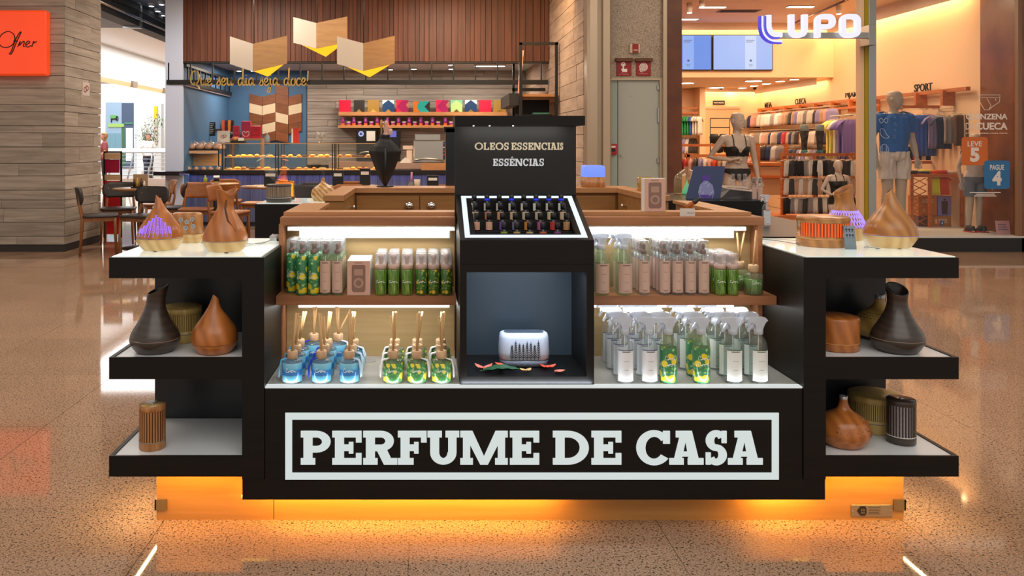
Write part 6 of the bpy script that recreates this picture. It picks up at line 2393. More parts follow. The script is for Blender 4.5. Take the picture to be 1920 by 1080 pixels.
# script lettering
SCR = pm('script_gold', '#a58a4e', .4, .3)
sl = thing('script_sign', 'gold cursive lettering Que seu dia seja doce mounted on the black rail', 'sign', (0, 12.54, 0))
STR = {
    'Q': [[(.55, .95), (.25, .9), (.08, .55), (.12, .2), (.35, .08), (.62, .25), (.70, .6), (.58, .93), (.45, .98)], [(.3, .2), (.55, .05), (.72, -.22)]],
    'u': [[(.0, .42), (.08, .5), (.10, .2), (.18, .05), (.32, .12), (.38, .48)], [(.38, .5), (.38, .12), (.46, .03), (.54, .15)]],
    'e': [[(.02, .2), (.25, .28), (.30, .45), (.16, .5), (.06, .3), (.10, .08), (.24, .03), (.40, .18)]],
    's': [[(.0, .05), (.16, .35), (.20, .55), (.24, .35), (.30, .15), (.18, .02), (.04, .1)]],
    'd': [[(.36, .42), (.20, .5), (.05, .3), (.10, .06), (.24, .08), (.36, .35)], [(.40, 1.15), (.38, .5), (.38, .12), (.46, .03), (.54, .12)]],
    'i': [[(.02, .2), (.10, .48), (.10, .12), (.18, .03), (.26, .12)], [(.12, .66), (.13, .70)]],
    'a': [[(.34, .42), (.20, .5), (.05, .3), (.10, .06), (.22, .08), (.34, .35)], [(.35, .48), (.35, .12), (.42, .03), (.50, .12)]],
    'j': [[(.10, .48), (.12, .0), (.08, -.35), (-.06, -.42), (-.08, -.25), (.12, -.02), (.24, .12)], [(.12, .66), (.13, .70)]],
    'o': [[(.20, .5), (.05, .34), (.06, .1), (.20, .03), (.34, .18), (.30, .42), (.20, .5), (.40, .44)]],
    'c': [[(.32, .40), (.20, .5), (.05, .3), (.08, .08), (.22, .03), (.38, .16)]],
    '!': [[(.14, .95), (.10, .3)], [(.08, .08), (.085, .04)]],
}
ADV = {'Q': .74, 'u': .52, 'e': .38, 's': .34, 'd': .52, 'i': .26, 'a': .48, 'j': .28, 'o': .40, 'c': .36, '!': .2}
sc_, wdq = .26, .019
words_ = (('Que', 356), ('seu', 406), ('dia', 446), ('seja', 486), ('doce!', 532))
k = 0
for wi, (wd_, px) in enumerate(words_):
    x0 = X(px, 12.54)
    for ch in wd_:
        q = MB()
        for stt in STR[ch]:
            pts = [(x0 + p[0] * sc_ * .80, 2.19 + p[1] * sc_ * .92) for p in stt]
            pts = spline(pts, 4)
            q.stroke(pts, wdq, -.018 - .0003 * k, 0)
        q.build('letter', SCR, sl)
        k += 1
        x0 += ADV[ch] * sc_ * .80

# folded pendant lamps
PWH = pm('pendant_white', '#d9d2c8', .5)
POAK = woodm('pendant_oak', '#b48a5c', '#c49c6c', (3, 30, 30), .5, .1)
PGL = glow('pendant_glow', '#ffb21e', 1.5)


def pendant(label, px0, pxm, px1, pyl, pym, pyr, hl, drop_, y=11.2):
    """two boards meeting in a fold, lit triangle showing beneath"""
    t = thing('pendant_lamp', label, 'pendant lamp', (0, 0, 0), 0, 'folded board pendant lamps')
    a, m, c = X(px0, y), X(pxm, y), X(px1, y)
    z = lambda py: Z(py, y)
    dy = .10
    def sheet(xa, ya, za, xb, yb, zb, h1, nm2, mt):
        b = MB()
        th = .018
        vs = [(xa, ya, za), (xb, yb, zb), (xb, yb, zb - h1), (xa, ya, za - h1)]
        vs += [(v[0], v[1] + th, v[2]) for v in vs]
        b.add(vs, [(0, 1, 2, 3), (4, 7, 6, 5), (0, 4, 5, 1), (1, 5, 6, 2), (2, 6, 7, 3), (3, 7, 4, 0)])
        b.build(nm2, mt, t)
    h = hl * y / F
    sheet(a, y, z(pyl), m, y - dy * .0, z(pym), h, 'white_board', PWH)
    sheet(m + .001, y, z(pym), c, y, z(pyr), h, 'oak_board', POAK)
    b = MB()
    u = [(a + .03, y + .03, z(pyl) - h + .012), (m, y + .03, z(pym) - h + .012), (c - .02, y + .03, z(pyr) - h + .012), (m + drop_[0] * y / F, y + .25, z(pym) - h - drop_[1] * y / F)]
    b.add(u + [(p[0], p[1] + .004, p[2] + .02) for p in u], [(0, 1, 3), (1, 2, 3), (4, 7, 5), (5, 7, 6), (0, 4, 5, 1), (1, 5, 6, 2), (2, 6, 7, 3), (3, 7, 4, 0)])
    b.build('glowing_underside', PGL, t)
    MB().tube((m, y + .08, z(pym)), (m, y + .08, 3.6), .006, n=6).build('cord', BLACK, t)
    return t


pendant('folded pendant lamp of white and oak boards, lowest and nearest the corridor', 431, 474, 538, 68, 82, 67, 52, (22, 7))
pendant('folded pendant lamp of white and oak boards, topmost of the three', 550, 593, 651, 32, 43, 31, 48, (14, 12), 11.5)
pendant('folded pendant lamp of white and oak boards, nearest the concrete wall', 632, 681, 740, 68, 81, 67, 52, (10, 9))

# tall black rack by the concrete wall
rk_ = thing('tall_rack', 'tall open black metal rack with wooden shelf beside the concrete wall', 'rack', (0, 0, 0))
ya, yb_ = 11.6, 13.0
xa, xb = X(974, ya), X(1047, ya) - .0
for (xx, yy) in ((xa, ya), (xb - .045, ya)):
    MB().box(xx, xx + .04, yy, yy + .04, 0, Z(80, ya)).build('post', BLACK, rk_)
MB().box(xa, xb, ya, ya + .04, Z(84, ya), Z(79, ya)).build('top_bar', BLACK, rk_)
xa2, xb2 = X(961, yb_), X(1029, yb_)
zt2 = Z(94, yb_)
for xx in (xa2, xb2 - .03):
    MB().box(xx, xx + .035, yb_, yb_ + .035, 1.0, zt2).build('post', BLACK, rk_)
MB().box(xa2, xb2, yb_, yb_ + .035, zt2 - .035, zt2).build('top_bar', BLACK, rk_)
MB().box(xa2, xb2, yb_, yb_ + .035, Z(171, yb_), Z(165, yb_)).build('cross_bar', BLACK, rk_)
zs_ = Z(176, ya)
MB().box(xa, xb, ya + .04, yb_, zs_ - .035, zs_).build('wood_shelf', SHW, rk_)
MB().box(xa - .14, xa, ya + .05, yb_ - .05, zs_ - .16, zs_ + .01).build('side_apron', pm('rack_apron', '#2a2523', .5), rk_)
MB().box(xa, X(1030, ya + .6), ya + .6, ya + .62, .2, zs_ - .05).build('back_sheet', pm('rack_black_sheet', '#0e0c0c', .6), rk_)
MB().add([(xa - .02, ya + .06, zs_ + .0), (xa + .02, ya + .06, zs_), (xa + .10, ya + .3, Z(90, ya)), (xa + .06, ya + .3, Z(90, ya)), (xa - .02, ya + .09, zs_), (xa + .02, ya + .09, zs_), (xa + .10, ya + .33, Z(90, ya)), (xa + .06, ya + .33, Z(90, ya))],
         [(0, 1, 2, 3), (4, 7, 6, 5), (0, 4, 5, 1), (1, 5, 6, 2), (2, 6, 7, 3), (3, 7, 4, 0)]).build('leaning_strut', pm('strut_copper', '#c89a80', .4, .4), rk_)
MB().box(xa, xb - .045, ya + .3, ya + .5, Z(218, ya), Z(213, ya)).build('lower_shelf', BLACK, rk_)
t = MB().box(X(1000, ya + .3), X(1030, ya + .3), ya + .32, ya + .48, Z(213, ya) + .0005, Z(209.5, ya), .004).build('folder', pm('folder_mint', '#6fc8a0', .5))
tag(t, 'mint green folder lying on the black rack above the header', 'folder')

# cafe ceiling lamps
for k, (px, py) in enumerate(((845, 120), (846, 128), (776, 128), (732, 129), (918, 122), (985, 113), (448, 132), (475, 144))):
    y = (2.69 - H) * F / (CY - py)
    y = min(max(y, 12.85), 15.4)
    t = thing('ceiling_downlight', f'small round cafe downlight, {NTH[k]} behind the wooden fascia', 'ceiling lamp', (X(px, y), y, 2.698), 0, 'cafe downlights')
    if k == 4:
        MB().box(-.28, .28, -.06, .06, -.03, 0).build('housing', PAPER, t)
        MB().box(-.26, .26, -.05, .05, -.034, -.030).build('diffuser', LAMP_C, t)
    else:
        MB().lathe([(.0, -.028), (.055, -.028), (.06, -.02), (.06, 0), (0, 0)], 18).build('housing', PAPER, t)
        MB().lathe([(0, -.030), (.045, -.0295), (.045, -.028), (0, -.028)], 16).build('diffuser', LAMP_C, t)

# orange sign on the column, small notice
OR = pm('sign_orange', '#f0430e', .2, emit='#ff4a10', es=.45, coat=.6)
os_ = thing('shop_sign', 'glossy orange box sign with black cursive name on the plank-clad column', 'sign', (0, 9.85, 0))
rstack_pts = None
b = MB()
x0, x1, z0, z1 = -5.95, X(86, 9.72), Z(141, 9.72), Z(19, 9.72)
b.box(x0, x1, -.13, .0, z0, z1, .018)
b.build('box', OR, os_)
ink = pm('sign_ink', '#1c0d0a', .4)
yy = -.1302
zb = Z(88, 9.72)
u_ = .155
OF = [[(-.55, .35), (-.35, .75), (.05, .95), (.40, .75), (.42, .30), (.10, .0), (-.3, .0), (-.5, .2)],
      [(.10, -.42), (.22, -.30), (.50, .45), (.72, .85), (.82, .92), (.76, .74), (.55, .30), (.36, -.2), (.22, -.45), (.10, -.40)], [(.36, .36), (.62, .36)],
      [(.62, .0), (.78, .34), (.74, .1), (.95, .34), (1.02, .28), (.96, .04), (1.06, .02)], [(1.10, .12), (1.34, .26), (1.26, .36), (1.12, .22), (1.14, .03), (1.28, .0), (1.42, .10)],
      [(1.46, .0), (1.58, .34), (1.60, .24), (1.76, .34)]]
for stt in OF:
    q = MB()
    q.stroke(spline([(X(28, 9.72) + (p[0] - .45) * u_ * 1.28, zb + p[1] * u_ * 1.25) for p in stt], 5), .010, yy - .006, yy)
    q.build('letter', ink, os_)
t = thing('wall_notice', 'small white notice with red knot emblem stuck on the column side', 'notice', (-4.338, 10.48, Z(167, 10.5)))
MB().box(0, .003, -.11, .11, -.085, .085).build('sheet', pm('notice_white', '#cbbfb8', .6), t)
q = MB()
for s in (-1, 1):
    q.ring(s * .03, s * .012, (.045, .036), (.030, .022), .003, .005, 0, 360, 14, 'x')
q.build('emblem', pm('emblem_red', '', 0), t)


# ================================================================ UNDERWEAR SHOP
SKIN = pm('mannequin_skin', '#bfaa99', .45)
ORW = woodm('rack_orange_wood', '#b4602c', '#cf7a40', (8, 8, 30), .45, .12)
INKB = pm('sign_black', '#141010', .5)
WTXT = pm('white_vinyl', '#efe9e2', .5)
NW = 'first second third fourth fifth sixth seventh eighth ninth tenth eleventh twelfth thirteenth fourteenth fifteenth sixteenth seventeenth eighteenth nineteenth twentieth twenty-first twenty-second twenty-third twenty-fourth twenty-fifth twenty-sixth twenty-seventh twenty-eighth twenty-ninth thirtieth'.split()


def figure(ht, arms, yaw=0, female=True, vox=.0065, legs=((-.055, 0), (.055, 0)), mat=SKIN, face=True):
    """one continuous body, facing -Y, standing at the origin; arms: (elbow, wrist, hand direction) for x<0 and x>0, in body heights"""
    b = MB()
    s = ht
    V = lambda x, y, z: (x * s, y * s, z * s)
    sw, wa, hp = (.112, .068, .098) if female else (.118, .084, .092)
    b.path([V(0, 0, .50), V(0, .002, .53), V(0, 0, .57), V(0, -.004, .62), V(0, -.006, .68), V(0, -.006, .735), V(0, 0, .79), V(0, .004, .825), V(0, .004, .84)],
           [hp * .62 * s, hp * s, hp * .95 * s, wa * 1.02 * s, wa * 1.14 * s, sw * .80 * s, sw * .86 * s, sw * .62 * s, .035 * s], 18, flat=[.8, .74, .72, .72, .72, .70, .56, .52, .9])
    if female:
        for k in (-1, 1):
            b.lathe([(0, -.03 * s), (.022 * s, -.022 * s), (.033 * s, 0), (.022 * s, .022 * s), (0, .03 * s)], 12, c=V(k * .040, -.050, .722))
    b.path([V(0, .004, .80), V(0, .002, .86), V(0, -.006, .895)], [.036 * s, .030 * s, .030 * s], 12)
    # head with brow, nose, lips, chin, ears
    h = MB()
    h.lathe([(0, -.072), (.022, -.068), (.034, -.050), (.042, -.022), (.0455, .005), (.0455, .028), (.038, .050), (.022, .062), (0, .066)], 20, sy=1.18, fn=lambda x, y, z: (x, y - (.006 if z < -.02 else 0), z))
    h.lathe([(0, -.012), (.010, -.006), (.007, .008), (.004, .022), (0, .026)], 8, c=(0, -.053, -.016))
    h.path([(-.026, -.046, .006), (0, -.052, .008), (.026, -.046, .006)], [.006, .007, .006], 6)
    h.path([(-.014, -.047, -.040), (0, -.052, -.040), (.014, -.047, -.040)], [.003, .006, .003], 6, flat=.8)
    h.lathe([(0, -.010), (.010, -.004), (.010, .004), (0, .010)], 8, c=(0, -.046, -.060))
    for k in (-1, 1):
        h.lathe([(0, -.016), (.006, -.010), (.008, .004), (.005, .015), (0, .018)], 8, c=(k * .047, .004, -.004), sy=1.5)
        h.lathe([(0, -.006), (.008, 0), (0, .006)], 8, c=(k * .019, -.045, -.006))
    R = Matrix.Rotation(yaw, 3, 'Z')
    o = len(b.v)
    hv = [R @ Vector(p) for p in h.v]
    b.add([V(p.x, p.y - .006, p.z + .936) for p in hv], h.f, True)
    for k, (elb, wri, hd) in zip((-1, 1), arms):
        sh = (k * (sw - .012), .004, .806)
        mid = [(sh[i] + elb[i]) / 2 for i in range(3)]
        m2 = [(elb[i] * .6 + wri[i] * .4) for i in range(3)]
        f = 1.0 if not female else .82
        b.path([V(k * .06, .004, .815), V(*sh), V(*mid), V(*elb), V(*m2), V(*wri)], [.030 * s * f, .034 * s * f, .030 * s * f, .0235 * s * f, .0235 * s * f, .0155 * s * f], 12)
        d = Vector(hd).normalized()
        side = d.cross(Vector((0, 1, 0)))
        side = side.normalized() if side.length > .2 else Vector((0, 0, 1))
        w0 = Vector(wri)
        b.path([V(*(w0)), V(*(w0 + d * .025)), V(*(w0 + d * .055))], [.014 * s, .021 * s, .021 * s], 10, flat=.5)
        nrm = d.cross(side)
        for q, (off, ln) in enumerate(((-.0165, .036), (-.0055, .043), (.0055, .042), (.0165, .033))):
            p0 = w0 + d * .048 + side * off
            p1 = p0 + d * ln * .5 + side * off * .25 + nrm * .003
            p2 = p0 + d * ln + side * off * .45 + nrm * .012
            b.path([V(*p0), V(*p1), V(*p2)], [.0056 * s, .0052 * s, .0042 * s], 6)
        p0 = w0 + d * .018 + side * .014 * k
        b.path([V(*p0), V(*(p0 + d * .018 + side * .016 * k)), V(*(p0 + d * .038 + side * .022 * k))], [.008 * s, .0068 * s, .005 * s], 6)
    tk = (.050, .042, .034, .033, .021) if female else (.050, .042, .035, .034, .022)
    for k, (fx, fy) in zip((-1, 1), legs):
        b.path([V(k * .050, 0, .535), V(k * .052 + fx * .1, 0, .47), V(k * .05 + fx * .4 * 0, -.004, .38), V(k * .048, -.004, .285), V(k * .05, .006, .21), V(fx * .95, .010, .05), V(fx, .010, .03)],
               [tk[0] * s * .9, tk[0] * s, tk[1] * s, tk[2] * s, tk[3] * s, tk[4] * s, .022 * s], 14)
        b.path([V(fx, .022, .022), V(fx + k * .004, -.02, .020), V(fx + k * .010, -.075, .012), V(fx + k * .011, -.095, .010)], [.021 * s, .024 * s, .024 * s, .012 * s], 10, flat=[.95, .8, .55, .7])
    ob = b.build('body', mat)
    md = ob.modifiers.new('r', 'REMESH')
    md.mode, md.voxel_size, md.use_smooth_shade = 'VOXEL', vox, True
    sm_ = ob.modifiers.new('s', 'SMOOTH')
    sm_.factor, sm_.iterations = .5, 3
    dg = bpy.context.evaluated_depsgraph_get()
    me = bpy.data.meshes.new_from_object(ob.evaluated_get(dg))
    me.polygons.foreach_set('use_smooth', [True] * len(me.polygons))
    ob.modifiers.clear()
    old = ob.data
    ob.data = me
    bpy.data.meshes.remove(old)
    return ob


def garment(body, name, test, off, mat, parent, fold=0, fs=9):
    """cloth lying over the part of a body that passes test(x, y, z)"""
    me = body.data
    n = len(me.vertices)
    keep = [test(*v.co) for v in me.vertices]
    ix, vs = {}, []
    for v in me.vertices:
        if keep[v.index]:
            ix[v.index] = len(vs)
            k = off + (fold * mnoise.noise(Vector((v.co.x * fs * 2, v.co.y * fs * 2, v.co.z * fs * .6))) if fold else 0)
            vs.append(tuple(v.co + v.normal * k))
    fs_ = [tuple(ix[i] for i in p.vertices) for p in me.polygons if all(i in ix for i in p.vertices)]
    m = bpy.data.meshes.new(name)
    m.from_pydata(vs, [], fs_)
    m.polygons.foreach_set('use_smooth', [True] * len(m.polygons))
    m.materials.append(mat)
    o = bpy.data.objects.new(name, m)
    COL.objects.link(o)
    o.parent = parent
    so = o.modifiers.new('thickness', 'SOLIDIFY')
    so.thickness, so.offset = .003, 1
    return o


BLKC = pm('cloth_black', '#17130f', .7)
# woman's form with hand on hip
t = thing('mannequin', 'woman mannequin in black bra and briefs with one hand on her hip', 'mannequin', (X(1382, 10.3), 10.3, 0))
bd = figure(1.70, (((-.195, .03, .665), (-.065, -.065, .648), (.9, -.2, .25)), ((.135, .01, .645), (.150, -.02, .505), (.05, -.05, -1))), .45)
bd.parent = t
hz = 1.70
garment(bd, 'bra', lambda x, y, z: .672 < z / hz < (.745 + .02 * abs(x) / .1 if y < 0 else .715) and abs(x) < .155 and (y > -.0 or z / hz < .70 + .045 * min(1, abs(x) / .06)), .004, BLKC, t)
garment(bd, 'strap', lambda x, y, z: .735 < z / hz < .835 and .068 < abs(x) < .082, .003, BLKC, t)
garment(bd, 'briefs', lambda x, y, z: z / hz < .585 and abs(x) < .2 and z / hz > .50 + .062 * min(1, abs(x) / .15) - .012, .004, BLKC, t)
MB().lathe([(0, 0), (.16, 0), (.16, .006), (0, .008)], 24, c=(0, 0, -.0)).build('base_plate', STEEL, t)
# man's form on the platform
t = thing('mannequin', 'man mannequin in blue T-shirt and pale crumpled shorts on the window platform', 'mannequin', (X(1676, 10.6), 10.6, .1905))
mh = 1.80
bd = figure(mh, (((-.148, .02, .655), (-.145, -.03, .52), (.05, -.1, -1)), ((.140, .02, .655), (.146, -.03, .52), (.05, -.1, -1))), .85, False, legs=((-.065, 0), (.07, -.02)))
bd.parent = t
TB = pm('tshirt_blue', '#1f63b4', .7)
garment(bd, 'tshirt', lambda x, y, z: .555 < z / mh < .842 - .012 * (y < 0) and (abs(x) < .19 or z / mh > .70) and not (abs(x) < .055 and z / mh > .832) and z / mh > (.555 if abs(x) < .20 else .70), .014, TB, t, .010)
garment(bd, 'shorts', lambda x, y, z: .365 < z / mh < .565 and abs(x) < .20, .020, pm('shorts_pale', '#d8cac2', .7), t, .022, 14)
q = MB()
for i, cc in enumerate('adro'):
    pass
text('chest_print', 'a d r o', pm('print_grey', '#5d86bd', .6), -.075, 1.32, -.165, .30, .05, t, .002, rz=0).rotation_euler = (0, PI / 2, 0)
MB().lathe([(0, 0), (.16, 0), (.16, .006), (0, .008)], 24).build('base_plate', STEEL, t)
# child form
t = thing('mannequin', 'small child mannequin in black strappy top below the sock rack', 'mannequin', (X(1571, 10.2), 10.2, 0))
ch_ = 1.10
bd = figure(ch_, (((-.17, .02, .665), (-.085, -.075, .60), (.7, -.2, -.1)), ((.165, .02, .66), (.10, -.07, .60), (-.7, -.2, -.1))), -.1, vox=.0075)
bd.parent = t
garment(bd, 'top', lambda x, y, z: .50 < z / ch_ < .765 and abs(x) < .115, .004, BLKC, t)
garment(bd, 'strap', lambda x, y, z: .755 < z / ch_ < .84 and .038 < abs(x) < .052, .003, BLKC, t)
# girl form at the window's end
t = thing('mannequin', 'child mannequin in pale top, grey shorts and red trainers behind the window stickers', 'mannequin', (X(1832, 10.3), 10.35, .1905))
gh = 1.24
bd = figure(gh, (((-.15, .02, .66), (-.155, -.03, .51), (.05, -.1, -1)), ((.15, .02, .66), (.155, -.03, .51), (.05, -.1, -1))), .2, vox=.0075)
bd.parent = t
garment(bd, 'top', lambda x, y, z: .55 < z / gh < .83 and abs(x) < .15, .010, pm('cloth_offwhite', '#ddd2c8', .7), t, .006)
garment(bd, 'shorts', lambda x, y, z: .36 < z / gh < .56 and abs(x) < .15, .014, pm('cloth_greyblue', '#6f7486', .7), t, .008)
for k in (-1, 1):
    b = MB()
    rstack(b, [(-.002, .012), (.012, .0), (.03, .004), (.05, .012), (.075, .018)], .042, .085, .04)
    so = b.build('trainer', pm('trainer_black', '#1a1a22', .5), t, (k * .072, -.03, .002))
    MB().box(-.043, .043, -.086, .084, -.002, .014, .006).build('sole', pm('trainer_red', '#d0342c', .5), so)
# sock leg forms
for px, wd_ in ((1508, 'nearer the mannequin'), (1537, 'nearer the shirts')):
    t = thing('sock_form', f'dark patterned sock on a leg form above the sock rack, {wd_}', 'leg form', (X(px, 11.2), 11.2, 1.1805), 0)
    MB().lathe([(0, 0), (.036, 0), (.034, .06), (.042, .16), (.055, .26), (.052, .30)], 18).build('sock', woodm('sock_camo', '#1c1a1a', '#5c5348', (22, 22, 22), .8, 0), t)
    MB().lathe([(.050, .30), (.055, .305), (.056, .375), (.052, .385), (0, .386)], 18).build('form_top', pm('form_grey', '#9aa39a', .5), t)
    MB().lathe([(.037, .0), (.044, .005), (.044, .03), (.036, .035)], 18).build('toe_band', pm('sock_teal', '#4f8a88', .7), t)

# screens and shop fittings under the ceilings
for k, (x0, x1, lab) in enumerate(((3.97, 5.04, 'wall screen showing plain blue, partly behind the brown pillar'), (5.055, X(1449, 14.36), 'wide wall screen of pale blue beneath the cove light'))):
    t = thing('wall_screen', lab, 'screen', (0, 14.39, 0))
    z0, z1 = Z(132, 14.36), Z(65, 14.36)
    MB().box(x0, x1, -.04, 0, z0, z1, .004).build('housing', BLACK, t)
    MB().box(x0 + .015, x1 - .015, -.042, -.0395, z0 + .015, z1 - .015).build('picture', glow('screen_blue' + 'ab'[k], ('#5b8fe8', '#9dbcf8')[k], .95), t)
    px0 = (1280, 1397)[k]
    a, b_ = X(px0, 14.35), X(px0 + 21, 14.35)
    MB().box(a, b_, -.0435, -.0415, z0 + .02, z1 - .02).build('picture_strip', glow('screen_strip' + 'ab'[k], ('#86aef4', '#c3d8fc')[k], .95), t)
    for j in range(2):
        MB().box(a + .015, b_ - .03 - .03 * j, -.0445, -.0432, z1 - .105 - j * .03, z1 - .095 - j * .03).build('text_line', pm('screen_ink', '#3a5aa8', .5), t)
    MB().disc((a + b_) / 2, z0 + .17, .022, -.0445, -.0432, 8).build('screen_icon', pm('screen_ink', '', 0), t)
    MB().ring((a + b_) / 2, z0 + .09, (.03, .022), (.024, .016), -.0445, -.0432, 0, 360, 10).build('screen_icon', pm('screen_ink', '', 0), t)


def downlight(label, px, py, zc, r=.09, long_=0):
    y = (zc - H) * F / (CY - py)
    t = thing('ceiling_downlight', label, 'ceiling lamp', (X(px, y), y, zc - .001), 0, 'shop downlights')
    if long_:
        MB().box(-.20, .20, -.06, .06, -.012, 0).build('trim_ring', PAPER, t)
        MB().box(-.19, .19, -.05, .05, -.016, -.011).build('diffuser', LAMP, t)
    else:
        MB().lathe([(0, -.012), (r, -.012), (r * 1.15, 0), (0, 0)], 18).build('trim_ring', PAPER, t)
        MB().lathe([(0, -.016), (r * .9, -.015), (r * .9, -.012), (0, -.012)], 16).build('diffuser', LAMP, t)


for k, (px, py) in enumerate(((1336, 12.5), (1286, 35), (1501, 11.5))):
    downlight(f'rectangular shop downlight in the upper ceiling, {NTH[k]} of three', px, py, 3.4, long_=1)
for k, (px, py) in enumerate(((1286, 155), (1413, 151), (1343, 163.5))):
    downlight(f'wide round downlight in the lower shop ceiling, {NTH[k]} from the brown pillar', px, py, 2.475, .16)
for k, (px, py) in enumerate(((1313, 166), (1372, 166.5), (1392, 164), (1414, 160), (1437, 156), (1463, 151.5), (1489, 148))):
    downlight(f'small round downlight in the lower shop ceiling, {NTH[k]} from the brown pillar', px, py, 2.475, .085)
for k, (px, py, y) in enumerate(((1293, 18, 12.2), (1316, 7, 12.0), (1573, 20, 12.4), (1617, 14, 11.6))):
    t = thing('spot_lamp', f'pale cylinder spot lamp hanging from the shop track, {NTH[k]} from the brown pillar', 'spot lamp', (X(px, y), y, 3.40), 0, 'track spot lamps')
    zt = Z(py + 6, y) - 3.4
    MB().tube((0, 0, 0), (0, 0, zt + .12), .012, n=8).build('stem', STEEL, t)
    MB().tube((0, 0, zt), (0, 0, zt + .14), .042, n=14).build('cylinder', PAPER, t)
    MB().disc(0, 0, .034, zt - .004, zt + .001, 14, 'z').build('diffuser', LAMP, t)
t = tag(MB().tube((5.9, 10.6, 3.36), (6.3, 13.9, 3.36), .018, n=8).build('lamp_track', pm('track_brown', '#6a4a3a', .5)), 'thin lamp track along the upper shop ceiling near the post', 'lamp track')
t = thing('air_vent', 'dark slotted air vent in the upper shop ceiling', 'vent', (X(1385, 12.9), 12.9, 3.399))
MB().box(-.32, .32, -.12, .12, -.006, 0).build('frame', pm('vent_grey', '#8a7464', .6), t)
for k in range(4):
    MB().box(-.28, .28, -.09 + k * .05, -.06 + k * .05, -.012, -.006).build('slot', pm('vent_dark', '#3a2c24', .7), t)
for k, (px, py) in enumerate(((1352, 171), (1415, 170.5))):
    t = tag(MB().lathe([(0, -.05), (.03, -.04), (.04, -.01), (.04, 0), (0, 0)], 14).build('ceiling_camera', INKB, None, (X(px, 17.0), 17.0, 2.4745)), f'small black dome camera over the fitting rooms, {NTH[k]} from the brown pillar', 'camera')
t = thing('fitting_sign', 'small black sign with white lettering over the fitting room door', 'sign', (X(1349, 17.45), 17.5, Z(192.5, 17.45)))
MB().box(-.125, .125, -.02, 0, -.045, .045).build('plate', INKB, t)
text('lettering', 'PROVADOR', WTXT, 0, 0, -.0202, .21, .035, t, .002)

# rail along the side wall with its names
rl = thing('wall_rail', 'long orange wooden rail along the shop side wall', 'rail', (0, 0, 0))
MB().box(7.08, 7.14, 10.7, 17.4, 2.00, 2.05).build('top_rail', ORW, rl)
MB().box(6.98, 7.03, 12.6, 17.4, 1.88, 1.92).build('low_rail', ORW, rl)
for k in range(11):
    MB().box(7.03, 7.19, 11.1 + k * .61, 11.15 + k * .61, 1.82, 2.03).build('bracket', ORW, rl)
for wrd, y, w_ in (('MEIA', 16.9, .34), ('CUECA', 15.45, .44), ('PIJAMA', 13.55, .50), ('SPORT', 11.65, .42)):
    t = thing('rail_sign', f'black cut-out letters {wrd} standing on the orange rail', 'sign', (7.10, y, 2.051))
    text('lettering', wrd, INKB, 0, .055, 0, w_, .11, t, .012, rz=-PI / 2, bold=.01)

# clothes
CLO = {n: pm('cloth_' + n, c, .75) for n, c in (('white', '#d9cfc6'), ('grey', '#8f8784'), ('charcoal', '#3f3a3a'), ('pink', '#d39a94'), ('beige', '#b8937a'), ('lilac', '#8f86b4'), ('navy', '#2d3558'), ('orange', '#d0763a'), ('red', '#b03038'), ('teal', '#4a8a94'), ('green', '#2f9a5c'), ('blue', '#3a62b8'), ('yellow', '#d9cf6a'), ('violet', '#6a5c9c'), ('brown', '#5c3c22'), ('lime', '#d8d030'), ('rust', '#cf4a20'), ('black', '#1b1817'))}
HOOK = pm('hanger_steel', '#c0b4a8', .35, .8)


def pack(w_=.11, h_=.24):
    """hanging garment: shoulders, folds, hem"""
    b = MB()
    nx, nz = 8, 4
    fr = []
    for j in range(nz + 1):
        v = j / nz
        for i in range(nx + 1):
            u = -1 + 2 * i / nx
            x = u * w_ * (1 - .12 * v) * (1 if v < .9 else .8)
            z = -h_ * (1 - v) - .012 * abs(u) * v
            y = .012 * math.cos(u * 7) * (1 - v * .5)
            fr.append((x, y - .008, z))
    n = len(fr)
    k = nx + 1
    fs = []
    for j in range(nz):
        for i in range(nx):
            q = (j * k + i, j * k + i + 1, (j + 1) * k + i + 1, (j + 1) * k + i)
            fs += [q, tuple(n + t_ for t_ in reversed(q))]
    b.add(fr + [(p[0], p[1] + .02, p[2]) for p in fr], fs, True)
    e = [j * k for j in range(nz + 1)] + [nz * k + i for i in range(1, k)] + [j * k + nx for j in range(nz - 1, -1, -1)] + list(range(nx - 1, 0, -1))
    b.add(fr + [(p[0], p[1] + .02, p[2]) for p in fr], [(e[i], e[(i + 1) % len(e)], n + e[(i + 1) % len(e)], n + e[i]) for i in range(len(e))])
    return b


